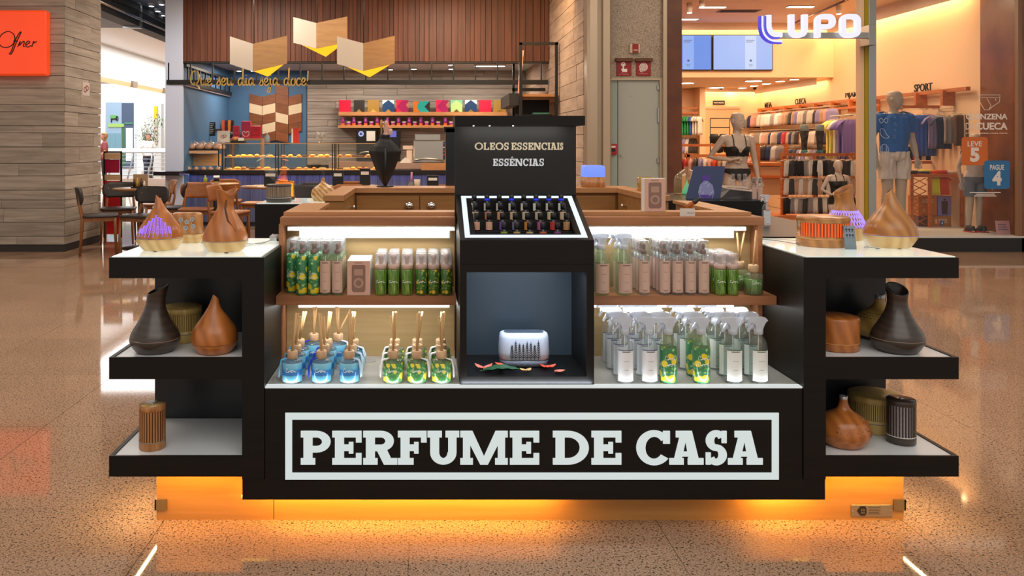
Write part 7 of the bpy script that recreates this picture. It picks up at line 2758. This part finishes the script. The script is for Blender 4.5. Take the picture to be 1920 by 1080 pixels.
def shirt(w_, h_, sleeve=.55, folds=5):
    """T-shirt on a hanger: body and two short sleeves"""
    b = MB()
    nx, nz = 16, 6
    fr = []
    for j in range(nz + 1):
        v = j / nz
        hw = w_ * (.62 - .05 * math.sin(v * 3))
        for i in range(nx + 1):
            u = -1 + 2 * i / nx
            x = u * hw
            z = -h_ * (1 - v) - (.10 * w_ * abs(u) if v > .99 else 0) - (.03 * w_ * (1 - abs(u)) * 1.5 if v > .99 and abs(u) < .35 else 0)
            fr.append((x, .016 * math.cos(u * PI * folds) * (1.1 - v) - .02, z))
    n = len(fr)
    k = nx + 1
    fs = []
    for j in range(nz):
        for i in range(nx):
            q = (j * k + i, j * k + i + 1, (j + 1) * k + i + 1, (j + 1) * k + i)
            fs += [q, tuple(n + t_ for t_ in reversed(q))]
    e = [j * k for j in range(nz + 1)] + [nz * k + i for i in range(1, k)] + [j * k + nx for j in range(nz - 1, -1, -1)] + list(range(nx - 1, 0, -1))
    fs += [(e[i], e[(i + 1) % len(e)], n + e[(i + 1) % len(e)], n + e[i]) for i in range(len(e))]
    b.add(fr + [(p[0], p[1] + .045, p[2]) for p in fr], fs, True)
    if sleeve:
        for s in (-1, 1):
            b.path([(s * w_ * .50, 0, -.10 * w_), (s * w_ * .78, 0, -.22 * w_ - .1 * sleeve * w_), (s * w_ * 1.02, 0, -.30 * w_ - .62 * sleeve * w_)], [.13 * w_, .15 * w_, .16 * w_], 10, flat=.4)
    return b


gp_ = {}


def hang(kind, col_, loc, rz, label, group, sc=1.0):
    if kind not in gp_:
        t = thing('hanging_' + {'shirt': 'shirt', 'shorts': 'shorts', 'sock': 'sock', 'pack': 'garment'}[kind], label, 'clothes', loc, rz, group)
        (shirt(.26, .62) if kind == 'shirt' else shirt(.16, .34, .0, 3) if kind == 'shorts' else pack() if kind == 'pack' else pack(.05, .22)).build('cloth', CLO['white'], t)
        MB().path([(-.07 if kind[0] != 's' else -.13, .003, -.012), (0, .003, .012), (.07 if kind[0] != 's' else .13, .003, -.012)], .004, 6).path([(0, .003, .012), (0, .003, .045), (.012, .003, .058), (.018, .003, .045)], .003, 5).build('hanger', HOOK, t)
        gp_[kind] = t
        c0 = [c for c in bpy.data.objects if c.parent == t and c.name.startswith('cloth')][0]
        c0.material_slots[0].link = 'OBJECT'
        c0.material_slots[0].material = CLO[col_]
        t.scale = (sc,) * 3
        return t
    return dup(gp_[kind], loc, rz, label, group, (sc,) * 3, {('cloth_white'): CLO[col_]} if False else {m.name: CLO[col_] for m in CLO.values()})


pal = ['white', 'white', 'grey', 'charcoal', 'pink', 'beige', 'lilac', 'white', 'beige', 'navy', 'white', 'grey']
rr = random.Random(33)
for ri, (zt, rn, ya_, yb2) in enumerate(((1.90, 'upper', 13.7, 17.25), (1.53, 'middle', 13.7, 17.25), (1.20, 'lowest', 14.1, 17.25))):
    rk2 = thing('hook_rail', f'thin dark hook rail of the {rn} row on the shop side wall', 'rail', (0, 0, 0))
    MB().box(7.14, 7.19, ya_ - .1, 17.3, zt + .03, zt + .055).build('rail', INKB, rk2)
    yy, k = 17.2, 0
    while yy > ya_:
        c = pal[rr.randrange(len(pal))] if not (ri == 1 and k in (12, 17)) else ('red', 'orange')[k == 17]
        MB().tube((6.82, yy, zt + .043), (7.15, yy, zt + .043), .004, n=5).build('hook', HOOK, rk2)
        hang('pack', c, (6.90 + rr.uniform(-.03, .03), yy, zt), -.75 + rr.uniform(-.15, .15), f'{c} packed garment in the {rn} row of the side wall, {NW[k % 30]} from the rear corner', 'packed garments on the shop side wall')
        yy -= .135 + .0 * ri
        k += 1
# end wall group next to the fitting room, alcove shirts
for k, c in enumerate(('white', 'grey', 'orange', 'navy')):
    hang('pack', c, (6.78 + k * .10, 17.38, 1.88), .8, f'{c} packed garment on the rear wall beside the fitting room, {NTH[k]} along', 'packed garments on the rear wall')
t = thing('alcove_rail', 'orange double rail in the rear alcove over green and white shirts', 'rail', (0, 0, 0))
MB().box(4.8, 5.70, 17.0, 17.04, 2.03, 2.06).build('top_rail', ORW, t)
MB().box(4.8, 5.70, 17.0, 17.04, 1.93, 1.96).build('low_rail', ORW, t)
for k, c in enumerate(('green', 'green', 'green', 'blue', 'white', 'white', 'white')):
    hang('shirt', c, (5.36 + k * .048, 16.92 - k * .02, 1.87), .9, f'{c} shirt on the rear alcove rail, {NTH[k]} from the brown pillar', 'shirts on the rear alcove rail', .62)
for k, c in enumerate(('grey', 'lilac', 'white', 'charcoal')):
    hang('pack', c, (5.36 + k * .07, 16.95, 1.42), .6, f'{c} garment hung low in the rear alcove, {NTH[k]} from the brown pillar', 'low garments in the rear alcove', 1.3)
# dark stand by the fitting room
t = thing('bag_stand', 'thin black metal stand with dark bags before the fitting room', 'stand', (X(1350, 16), 16, 0))
for s in (-.19, .19):
    MB().tube((s, 0, 0), (s, 0, 1.80), .010, n=6).build('post', INKB, t)
for zz in (1.80, 1.62):
    MB().tube((-.19, 0, zz), (.19, 0, zz), .010, n=6).build('bar', INKB, t)
for k in range(4):
    MB().lathe([(0, 0), (.08, .02), (.09, .14), (.06, .2), (0, .2)], 10, c=(-.13 + .09 * k, -.05, 1.30 - .18 * (k % 2))).build('bag', CLO['black'], t)

# low rack of bright garments behind the woman
t = thing('floor_rack', 'low orange wooden clothes rack behind the woman mannequin', 'rack', (0, 0, 0))
MB().box(4.02, 5.15, 12.6, 12.65, 1.10, 1.14).build('rail', ORW, t)
for xx in (4.04, 4.70, 5.10):
    MB().box(xx, xx + .045, 12.6, 12.66, 0, 1.16).build('post', ORW, t)
MB().box(4.02, 5.15, 13.2, 13.24, 1.26, 1.30).build('rear_rail', ORW, t)
for xx in (4.06, 5.10):
    MB().box(xx, xx + .04, 13.2, 13.25, 0, 1.28).build('post', ORW, t)
for k, c in enumerate(('red', 'red', 'pink', 'charcoal', 'lilac', 'white', 'pink', 'rust', 'beige', 'white', 'teal', 'teal', 'grey', 'beige', 'pink')):
    hang('pack', c, (3.96 + k * .075, 12.60, 1.075), .95, f'{c} garment on the low orange rack, {NW[k]} from the brown pillar', 'garments on the low orange rack', 1.0)
t = thing('drawer_table', 'orange edged table with beige drawers behind the woman mannequin', 'table', (0, 0, 0))
MB().box(X(1418, 12), X(1478, 12), 12, 12.6, .98, 1.02).build('top', ORW, t)
MB().box(X(1424, 12), X(1478, 12), 12.02, 12.6, .55, .97).build('drawer_block', pm('drawer_beige', '#c09a74', .6), t)
MB().box(X(1418, 12), X(1480, 12), 11.99, 12.6, .80, .84).build('edge_rail', ORW, t)
for xx in (1419, 1472):
    MB().box(X(xx, 12), X(xx + 6, 12), 11.99, 12.04, 0, 1.3).build('post', ORW, t)
for k, c in enumerate(('white', 'charcoal', 'navy', 'white', 'grey')):
    hang('pack', c, (X(1425 + k * 10, 12.1), 12.1, 1.27), .3, f'{c} garment over the drawer table, {NTH[k]} from the woman mannequin', 'garments over the drawer table', .9)

# sock rack
t = thing('sock_rack', 'orange wooden sock rack with dark socks in three rows', 'rack', (0, 0, 0))
sx0, sx1 = X(1468, 11.2), X(1605, 11.2)
for zz in (1.13, .88, .62):
    MB().box(sx0, sx1, 11.18, 11.22, zz, zz + .045).build('rail', ORW, t)
for xx in (sx0, sx0 + .44, sx1 - .05):
    MB().box(xx, xx + .05, 11.22, 11.28, 0, 1.178).build('post', ORW, t)
MB().box(sx0 - .3, sx1, 11.0, 11.5, .28, .33).build('bottom_shelf', ORW, t)
for ri, zz in enumerate((1.11, .86, .60)):
    for k in range(15):
        c = ('charcoal', 'white', 'grey', 'charcoal', 'beige', 'black', 'white')[rr.randrange(7)]
        hang('sock', c, (sx0 + .03 + k * .064, 11.13, zz - .03), rr.uniform(-.3, .5), f'{c} socks in the {("upper", "middle", "lowest")[ri]} row of the sock rack, {NW[k]} from the woman mannequin', 'socks on the sock rack', 1.0)
# pyjama shirts
t = thing('shirt_arm', 'steel arm carrying the yellow and violet shirts', 'rail', (0, 0, 0))
MB().tube((6.5, 12.40, 1.742), (6.5, 13.1, 1.742), .010, n=8).tube((6.5, 12.75, 1.742), (7.2, 12.75, 1.742), .010, n=8).build('arm', HOOK, t)
for k, (c, px, y, py) in enumerate((('yellow', 1566, 13.0, 219), ('yellow', 1572, 12.9, 221), ('white', 1580, 12.8, 220), ('violet', 1588, 12.66, 223), ('violet', 1596, 12.5, 222), ('navy', 1616, 12.75, 222))):
    hang('shirt', c, (X(px, y), y, 1.685 if k < 5 else 1.70), .15, f'{c} short sleeved shirt hanging before the rail sign, {NTH[k]} from the sock rack', 'shirts on the steel arm', 1.0 if k < 5 else .7)
# sport wall: tops, shorts, bright socks
for k, (c, px, y, zt, kd, sc) in enumerate((('white', 1708, 11.7, 1.72, 'shirt', .7), ('blue', 1732, 11.5, 1.72, 'shirt', .95), ('lilac', 1757, 11.35, 1.70, 'shirt', .75), ('navy', 1772, 11.2, 1.68, 'shirt', .72), ('grey', 1786, 11.1, 1.68, 'shorts', 1.1), ('brown', 1808, 10.95, 1.70, 'shorts', 1.25), ('brown', 1828, 10.85, 1.70, 'shorts', 1.2))):
    hang(kd, c, (X(px, y), y, zt), -.1, f'{c} {("sports top", "sports shorts")[kd == "shorts"]} on the sport rail, {NTH[k]} from the man mannequin', 'sportswear on the sport rail', sc)
t = thing('sport_rail', 'orange wooden rail carrying sportswear beside the man mannequin', 'rail', (0, 0, 0))
MB().box(6.6, 7.19, 11.42, 11.46, 1.80, 1.84).build('rail', ORW, t)
MB().box(6.5, 7.19, 11.60, 11.64, 1.30, 1.34).build('rail', ORW, t)
MB().box(6.5, 7.19, 11.60, 11.64, 1.02, 1.06).build('rail', ORW, t)
for px, y in ((1708, 11.7), (1732, 11.5), (1757, 11.35), (1772, 11.2), (1786, 11.1), (1808, 10.95), (1828, 10.85)):
    MB().tube((X(px, y), min(y, 11.43) - .03, 1.79), (X(px, y), max(y, 11.43) + .03, 1.79), .006, n=5).build('prong', HOOK, t)
for k, c in enumerate(('lime', 'black', 'lime', 'white', 'lime', 'black', 'rust', 'black', 'white', 'black')):
    hang('sock', c, (6.55 + k * .062, 11.55, 1.27), .2, f'{c} sports socks under the sport rail, {NTH[min(k, 7)]} from the man mannequin' + (' but {} on'.format(('one', 'two')[k - 8]) if k > 7 else ''), 'sports socks under the sport rail', .9)

# lattice table with cubes and folded clothes
t = thing('lattice_table', 'rust coloured window table with criss-cross metal side', 'table', (0, 0, 0))
lx0, lx1, ly0, ly1 = X(1708, 10.9), X(1807, 10.9), 10.9, 11.45
for xx in (lx0, X(1742, 10.9), lx1 - .035):
    MB().box(xx, xx + .035, ly0, ly0 + .03, .1905, .86).build('post', ORW, t)
MB().box(lx0, lx1, ly0, ly1, .86, .90).build('top', ORW, t)
q = MB()
for s in (0, 1):
    for k in range(7):
        z0 = .22 + k * .09
        q.path([(lx0 + .03 + .0, ly0 + .012, z0 + (.09 if s else 0)), (lx0 + .21, ly0 + .012, z0 + (0 if s else .09))], .006, 5)
q.build('lattice', ORW, t)
for k, (c, dx, s) in enumerate((('charcoal', .06, .07), ('beige', .16, .06), ('navy', .25, .05), ('lime', .34, .08), ('rust', .45, .075), ('pink', .53, .06), ('white', .62, .06), ('charcoal', .40, .05))):
    o = pastry(2, s).build('folded_cloth', CLO[c], None, (lx0 + dx, ly0 + .12 + .1 * (k % 2), .9005))
    tag(o, f'{c} rolled garment on the rust coloured window table, {NTH[k]} from the man mannequin', 'clothes', 'rolled garments on the window table')
for k, (c, x_, zz) in enumerate((('lime', 1748, .62), ('rust', 1765, .62))):
    o = tag(shirt(.10, .24, .3, 3).build('hanging_shirt', CLO[c], None, (X(x_ + 4, 10.98), 10.98, .858)), f'{c} top hanging under the window table', 'clothes')
for lab, a, b_, ya_, yb2, c, fig in (('tan promo cube with orange square at the side of the window table', 1722, 1757, 368, 404, '#b8743c', 0), ('violet promo cube picturing a standing figure', 1758, 1784, 368, 405, '#8078b4', 1), ('tan promo cube with white lettering low in the window', 1745, 1784, 405, 440, '#b07a48', 2), ('dark promo cube low in the window', 1722, 1744, 405, 440, '#6a4a50', 3)):
    y = 11.0
    t = thing('promo_cube', lab, 'cube', (0, 0, 0))
    zb_ = Z(yb2, y) if yb2 < 430 else .1905
    if yb2 < 430:
        zb_ = Z(404.6, y)
    x0, x1, z1 = X(a, y), X(b_, y), Z(ya_, y) if yb2 < 430 else Z(405.4, y)
    MB().box(x0 + .002, x1 - .002, y, y + .24, zb_, z1).build('cube', pm('promo_' + c[1:], c, .5), t)
    if fig == 1:
        q = MB().disc(X(1771, y), z1 - .045, .016, y - .003, y, 10).prism([(X(1766, y), zb_ + .02), (X(1776, y), zb_ + .02), (X(1777, y), z1 - .065), (X(1765, y), z1 - .065)], y - .003, y)
        q.build('pictured_figure', pm('promo_figure', '#4a3434', .5), t)
    elif fig in (0, 2):
        text('lettering', 'QUINZENA', WTXT, (x0 + x1) / 2, z1 - .05, y - .0005, (x1 - x0) * .6, None, t, .002)
        text('lettering', 'DA CUECA', WTXT, (x0 + x1) / 2, z1 - .08, y - .0005, (x1 - x0) * .6, None, t, .002)
        MB().box(x0 + .04, x0 + .105, y - .003, y, zb_ + .03, zb_ + .10).build('orange_square', CLO['orange'], t)
        text('lettering', '5', WTXT, x0 + .073, zb_ + .065, y - .004, .028, None, t, .002)
        MB().box(x0 + .125, x0 + .175, y - .003, y, zb_ + .015, zb_ + .08).build('blue_square', CLO['blue'], t)
        text('lettering', '4', WTXT, x0 + .15, zb_ + .047, y - .004, .026, None, t, .002)
t = thing('window_card', 'pink printed card leaning in the corner of the shop window', 'card', (X(1884, 10.0), 10.02, .1905))
c_ = MB().box(-.085, .085, 0, .004, 0, .17).build('card', pm('card_pink', '#cf9a9c', .5), t, rot=(-.15, 0, -.0))
q = MB()
for k in range(3):
    q.box(-.06, .06 - .01 * k, -.002, 0, .055 + k * .03, .068 + k * .03)
q.build('printed_line', pm('card_ink', '#8a6a8a', .5), c_)

# window stickers
yg = 9.899
t = thing('window_sticker', 'white window lettering with underpants outline above the orange and blue stickers', 'sticker', (0, yg, 0))
f = lambda px, py: (X(px, yg), Z(py, yg))
q = MB()
q.stroke([f(1835, 178), f(1875, 178), f(1874, 191), f(1862, 199), f(1854, 206), f(1846, 206), f(1836, 190), f(1835, 178)], .006, -.0015, 0)
q.stroke([f(1835, 183), f(1875, 183)], .004, -.0015, 0)
q.stroke([f(1850, 184), f(1858, 198), f(1854, 206)], .005, -.0015, 0).stroke([f(1866, 185), f(1868, 189)], .006, -.0015, 0)
q.build('outline', WTXT, t)
text('lettering', 'QUINZENA', WTXT, X(1850, yg), Z(219.5, yg), 0, X(1889, yg) - X(1811, yg), .083, t, .0015, bold=.03)
text('lettering', 'DA', WTXT, X(1818.5, yg), Z(236.5, yg), 0, .10, .083, t, .0015)
text('lettering', 'CUECA', WTXT, X(1859.5, yg), Z(236.5, yg), 0, X(1889, yg) - X(1830, yg), .088, t, .0015, bold=.03)
text('lettering', 'Conforto, qualidade e muito charme', WTXT, X(1850, yg), Z(250, yg), 0, X(1889, yg) - X(1811, yg), .022, t, .0015)
for lab, a, b_, ya_, yb2, c, w1, n1 in (('orange rounded window sticker saying take five', 1803, 1852, 257, 310, '#d9702c', 'LEVE', '5'), ('blue rounded window sticker saying pay for four', 1845, 1893, 301, 354, '#2f78b4', 'PAGUE', '4')):
    t = thing('window_sticker', lab, 'sticker', ((X(a, yg) + X(b_, yg)) / 2, yg - (.002 if n1 == '4' else 0), (Z(ya_, yg) + Z(yb2, yg)) / 2))
    w_, h_ = (X(b_, yg) - X(a, yg)) / 2, (Z(ya_, yg) - Z(yb2, yg)) / 2
    MB().prism(rb(w_, h_, .035, 5), -.0015, 0).build('vinyl', pm('vinyl_' + n1, c, .4), t)
    text('lettering', w1, WTXT, 0, h_ * .52, -.0016, w_ * 1.1, .062, t, .001, bold=.02)
    text('lettering', n1, WTXT, 0, -h_ * .25, -.0016, w_ * .72, .175, t, .001, bold=.05)
t = thing('window_sticker', 'three pale outline icons of bra, sock and shirt on the window by the post', 'sticker', (0, yg, 0))
q = MB()
q.stroke(spline([f(1648, 224), f(1652, 231), f(1657, 227), f(1662, 231), f(1665, 224), f(1660, 222), f(1657, 226), f(1653, 222), f(1648, 224)], 3), .005, -.0015, 0)
q.stroke(spline([f(1650, 242), f(1652, 254), f(1660, 259), f(1667, 257), f(1662, 252), f(1657, 242), f(1650, 242)], 3), .005, -.0015, 0)
q.stroke([f(1650, 289), f(1651, 276), f(1655, 271), f(1661, 271), f(1665, 276), f(1666, 289)], .005, -.0015, 0).stroke([f(1654, 274), f(1654, 289)], .004, -.0015, 0).stroke([f(1662, 274), f(1662, 289)], .004, -.0015, 0)
q.build('outline', pm('vinyl_pale', '#b9c4da', .5), t)
t = thing('window_sticker', 'tiny lines of white small print under the blue sticker', 'sticker', (0, yg, 0))
q = MB()
for k, (a, b_) in enumerate(((1818, 1876), (1829, 1865), (1826, 1868))):
    q.box(X(a, yg), X(b_, yg), -.0015, 0, Z(361.5 + k * 3.3, yg), Z(360 + k * 3.3, yg))
q.build('printed_line', WTXT, t)

# lit shop name on its arm
ls = thing('lit_shop_sign', 'lit white letters LUPO with blue double stroke on a steel arm', 'sign', (0, 9.60, 0))
YL = 9.60
LW = glow('letter_white', '#f2f0ff', 1.0)
LB = glow('letter_blue', '#4a48e0', .9)
MB().box(X(1450, YL), X(1633, YL), .03, .09, Z(71, YL), Z(60, YL)).build('arm', STEEL, ls)
MB().box(X(1631, YL), X(1645, YL), .02, .22, Z(84, YL), Z(46, YL), .003).build('bracket', STEEL, ls)
p = lambda *a: [(X(x, YL), Z(y, YL)) for x, y in a]
arcp = lambda cx, cy, rx, ry, a0, a1, n=8: [(cx + rx * math.cos(math.radians(a0 + (a1 - a0) * i / n)), cy + ry * math.sin(math.radians(a0 + (a1 - a0) * i / n))) for i in range(n + 1)]
MB().stroke(p((1439, 29), (1439, 47), *arcp(1453, 47, 14, 19, 180, 90), (1464, 66)), .055, -.05, .02).build('letter', LW, ls)
MB().stroke(p((1426.5, 31), (1426.5, 52), *arcp(1452, 52, 25, 26, 180, 90), (1464, 78)), .020, -.05, .02).build('letter_swoosh', LW, ls)
MB().stroke(p((1423.5, 31), (1423.5, 53), *arcp(1452, 53, 28, 28, 180, 90), (1463, 81.5)), .016, -.045, .02).build('letter_edge', LB, ls)
MB().stroke(p((1432.5, 31), (1432.5, 50), *arcp(1452, 50, 19.5, 22, 180, 90), (1460, 72)), .016, -.045, .02).build('letter_edge', LB, ls)
MB().stroke(p((1482, 28), (1482, 56), *arcp(1491, 56, 9, 10.5, 180, 90, 5), (1498, 66.5), *arcp(1498, 56, 9, 10.5, 90, 0, 5), (1507, 28)), .055, -.05, .02).build('letter', LW, ls)
MB().stroke(p((1531, 71), (1531, 42), *arcp(1540, 40, 9, 8.5, 180, 270, 5), (1550, 31.5), *arcp(1551, 41, 8.5, 9.5, 270, 450, 8), (1534, 51)), .055, -.05, .02).build('letter', LW, ls)
MB().stroke(p(*arcp(1587, 40, 9, 8.5, 180, 270, 5), *arcp(1597, 40, 9, 8.5, 270, 360, 5), *arcp(1597, 58, 9, 8.5, 0, 90, 5), *arcp(1587, 58, 9, 8.5, 90, 180, 5)), .055, -.05, .02, 'y', True).build('letter', LW, ls)

# signs and alarms on the granite
RED = pm('sign_red', '#8e1218', .45)
for lab, px, kind in (('red alarm button sign with white pressing hand', 1170, 0), ('red hose sign with white spiral', 1206.5, 1)):
    t = thing('safety_sign', lab, 'sign', (X(px, 9.84), 9.849, Z(127, 9.84)))
    MB().box(-.088, .088, -.012, 0, -.098, .098, .003).build('plate', RED, t)
    MB().box(-.105, .105, -.045, 0, .072, .112, .004).build('hood', pm('hood_brown', '#5c3418', .5), t)
    q = MB()
    if kind == 0:
        q.ring(-.010, .040, (.027, .027), (.014, .014), -.0145, -.0121, -50, 230, 16).box(-.018, -.002, -.0148, -.0121, -.03, .044)
        q.prism([(-.036, -.010), (-.018, -.022), (-.018, -.048), (-.030, -.034)], -.0146, -.0121).box(-.022, .037, -.0147, -.0121, -.05, -.014)
    else:
        for r in (.050, .037, .024, .011):
            q.ring(0, .008, (r, r), (r - .007, r - .007), -.0145, -.0121, 0, 360, 20)
        q.stroke([(-.048, -.02), (-.036, -.046), (-.010, -.052)], .007, -.0145, -.0121)
    q.build('pictogram', WTXT, t)
    if kind == 0:
        text('lettering', 'Alarme', pm('red_pale', '#d88a84', .5), 0, -.062, -.0125, .075, .012, t, .001)
        text('lettering', 'de incêndio', pm('red_pale', '', 0), 0, -.082, -.0125, .125, .014, t, .001)
    else:
        text('lettering', 'Mangueira', pm('red_pale', '', 0), 0, -.072, -.0125, .10, .017, t, .001)
t = thing('alarm_beacon', 'small white and red alarm beacon over the two red signs', 'alarm', (X(1190, 9.84), 9.849, Z(91, 9.84)))
MB().box(-.06, .06, -.03, 0, -.055, .055, .004).build('housing', pm('beacon_cream', '#d8c0a0', .5), t)
MB().box(-.032, .036, -.05, -.0301, -.052, .052, .006).build('lens', RED, t)
text('lettering', 'FOGO', WTXT, .002, -.024, -.0505, .05, .02, t, .001)
t = thing('call_point', 'red fire call point box at the side of the service door', 'alarm', (X(1149, 9.84), 9.87, Z(280, 9.84)))
MB().box(-.047, .047, -.05, 0, -.065, .065, .005).build('box', pm('call_red', '#b0161e', .4), t)
MB().box(-.028, .028, -.054, -.0502, .02, .042).build('white_label', WTXT, t)
MB().box(-.024, .024, -.054, -.0502, -.028, .008).build('black_slot', INKB, t)

# ================================================================ SIDE CORRIDOR
rg = thing('railing', 'long grey railing with slanted posts and thin bars in the bright corridor', 'railing', (0, 26, 0))
RGM = pm('railing_grey', '#aeb6be', .4, .4)
MB().box(-12.5, -6.5, -.06, .10, 1.06, 1.16).build('handrail', WHITE, rg)
MB().tube((-12.5, -.04, 1.04), (-6.5, -.04, 1.04), .03, n=8).build('top_bar', RGM, rg)
for k in range(8):
    xx = -11.3 + k * .62
    MB().path([(xx, 0, .20), (xx + .15, -.02, .75), (xx + .17, -.03, 1.05)], .028, 6).build('post', RGM, rg)
for k in range(6):
    MB().tube((-12.5, -.02, .32 + k * .125), (-6.5, -.02, .32 + k * .125), .011, n=6).build('thin_bar', RGM, rg)
MB().box(-12.5, -6.5, -.12, .2, 0, .2).build('kerb', pm('kerb_beige', '#a8968a', .6), rg)
sf = thing('glazed_storefront', 'far glass shop front with green stripe and dark lower lockers', 'shop front', (0, 33.97, 0))
fx = lambda px: X(px, 33.9)
fz = lambda py: Z(py, 33.9)
MB().box(fx(196), fx(254), -.02, .02, 0, fz(184)).build('frame', pm('front_frame_grey', '#c9d0d6', .5), sf)
MB().box(fx(198), fx(227), -.05, -.021, .3, fz(192)).build('glass_bay', pm('front_glass_blue', '#8fa8c0', .15), sf)
MB().box(fx(228), fx(250), -.05, -.021, .3, fz(193)).build('glass_bay', pm('front_glass_dark', '#4c5a72', .15), sf)
MB().box(fx(203), fx(232), -.09, -.051, fz(238), fz(232)).build('green_stripe', glow('stripe_green', '#c4ee7a', .9), sf)
MB().box(fx(234), fx(249), -.08, -.051, fz(232), fz(230)).build('green_stripe', glow('stripe_green2', '#5ed890', .8), sf)
MB().box(fx(207), fx(218), -.08, -.051, fz(222), fz(216)).build('green_panel', glow('stripe_green3', '#7fdc6a', .8), sf)
q = MB()
q.stroke([(fx(209), fz(229)), (fx(209), fz(223)), (fx(219), fz(223))], .05, -.09, -.055).ring(fx(219.5), fz(222), (.055, .10), (.025, .065), -.09, -.055, n=12)
q.build('letter', INKB, sf)
for k in range(3):
    MB().box(fx(199 + k * 9.4), fx(207 + k * 9.4), -.07, -.051, .4, fz(250)).build('locker', pm('locker_teal', '#6f98a8', .3), sf)
MB().box(fx(236), fx(249), -.07, -.051, .6, fz(240)).build('white_display', WHITE, sf)
MB().box(fx(228), fx(234), -.06, -.051, .4, fz(240)).build('green_wall', pm('green_wall', '#3f6a4c', .8), sf)
pn = thing('pillar_panel', 'pale grey wall panel with yellow banner beyond the railing', 'panel', (0, 33, 0))
MB().box(fx(285), fx(316), -.05, .3, 0, fz(196)).build('panel', pm('panel_grey', '#c4c6c6', .6), pn)
MB().box(fx(304), fx(309.5), -.12, -.051, fz(223), fz(201)).build('yellow_banner', pm('banner_yellow', '#e8b414', .5), pn)
MB().box(fx(304), fx(309.5), -.12, -.051, fz(270), fz(224)).build('banner_pole', pm('banner_beige', '#b8aa9c', .6), pn)
# plant
t = thing('potted_plant', 'tall leafy plant beyond the railing in the bright corridor', 'plant', (X(277, 31), 31, 0))
rr = random.Random(8)
b = MB()
for k in range(420):
    a, el, r = rr.uniform(0, 2 * PI), rr.uniform(-1, 1), rr.uniform(.05, 1) ** .5
    big = rr.random() < .75
    c = Vector((.0 if big else .30, 0, 1.55 if big else 2.05)) + Vector((math.cos(a) * math.sqrt(1 - el * el) * .42 * r, math.sin(a) * math.sqrt(1 - el * el) * .42 * r, el * (.42 if big else .35) * r))
    d = Vector((rr.uniform(-1, 1), rr.uniform(-1, 1), rr.uniform(-.6, .8))).normalized()
    s_ = d.cross(Vector((0, 0, 1))).normalized() * .022
    b.add([c, c + d * .06 + s_, c + d * .14, c + d * .06 - s_], [(0, 1, 2, 3)])
b.build('foliage', pm('leaf_green', '#55763f', .6), t, recalc=False)
for k in range(5):
    MB().path([(0, 0, .4), (rr.uniform(-.1, .1), 0, .9), (rr.uniform(-.25, .3), rr.uniform(-.2, .2), rr.uniform(1.5, 2.1))], [.02, .015, .006], 6).build('stem', pm('stem_brown', '#6a5a44', .7), t)
MB().lathe([(0, 0), (.2, 0), (.26, .42), (.24, .44), (0, .40)], 20).build('pot', pm('pot_white', '#d8d8d4', .5), t)
# people
def person(label, loc, rz, ht, arms, topc, lowc, hairc, longhair=False):
    t = thing('person', label, 'person', loc, rz)
    bd = figure(ht, arms, .3, True, .011, mat=pm('person_skin', '#b98a70', .6))
    bd.parent = t
    garment(bd, 'shirt', lambda x, y, z: .53 < z / ht < .845 and (abs(x) < .12 * ht or z / ht > .70), .014, pm('shirt_' + topc[1:], topc, .7), t, .006)
    garment(bd, 'trousers', lambda x, y, z: .05 < z / ht < .56 and abs(x) < .12 * ht, .013, pm('trousers_' + lowc[1:], lowc, .7), t, .006)
    garment(bd, 'hair', lambda x, y, z: z / ht > (.865 if longhair else .925) and (y > -.01 * ht or z / ht > .975), .016, pm('hair_' + hairc[1:], hairc, .6), t, .006)
    return t


AR = (((-.15, .0, .66), (-.13, -.10, .58), (.3, -1, 0)), ((.15, .0, .66), (.13, -.10, .58), (-.3, -1, 0)))
person('person in a white shirt and dark trousers leaning at the far railing', (X(278, 28.5), 28.5, 0), .5, 1.66, AR, '#e8e6e4', '#2c3344', '#5a4a40')
person('person with long brown hair in a dark red top at the column edge', (X(196, 24), 24, 0), -1.2, 1.62, AR, '#8a3a40', '#3a3036', '#9a6a3c', True)
# red banner stand
t = thing('banner_stand', 'tall black framed stand with crimson banner and wood strips behind the column', 'display stand', (X(209, 11.3), 11.35, 0))
for s in (-.115, .115):
    MB().box(s - .012, s + .012, -.012, .012, 0, 1.20).build('post', INKB, t)
MB().box(-.115, .115, -.012, .012, 1.18, 1.20).build('bar', INKB, t)
MB().box(-.11, .11, -.016, .010, 1.09, 1.175).build('wood_strip', WS, t)
MB().box(-.11, .11, -.016, .010, .80, .875).build('wood_strip', WS, t)
MB().box(-.11, .09, -.010, .008, .90, 1.085).build('crimson_panel', pm('banner_crimson', '#a8123c', .4), t)
MB().box(-.11, .11, -.016, .010, .05, .79).build('red_panel', pm('banner_red', '#c01a20', .4), t)
for k, (px, py) in enumerate(((284, 6), (303, 3), (305, 24), (296, 16))):
    y = (3.6 - H) * F / (CY - py)
    t = thing('ceiling_downlight', f'white round downlight in the blue-grey ceiling by the dark beam, {NTH[k]} along', 'ceiling lamp', (X(px, y), y, 3.599), 0, 'corridor mouth downlights')
    MB().lathe([(0, -.05), (.05, -.05), (.055, -.04), (.055, 0), (0, 0)], 16).build('housing', PAPER, t)
    MB().lathe([(0, -.053), (.04, -.0525), (.04, -.05), (0, -.05)], 14).build('diffuser', LAMP_C, t)
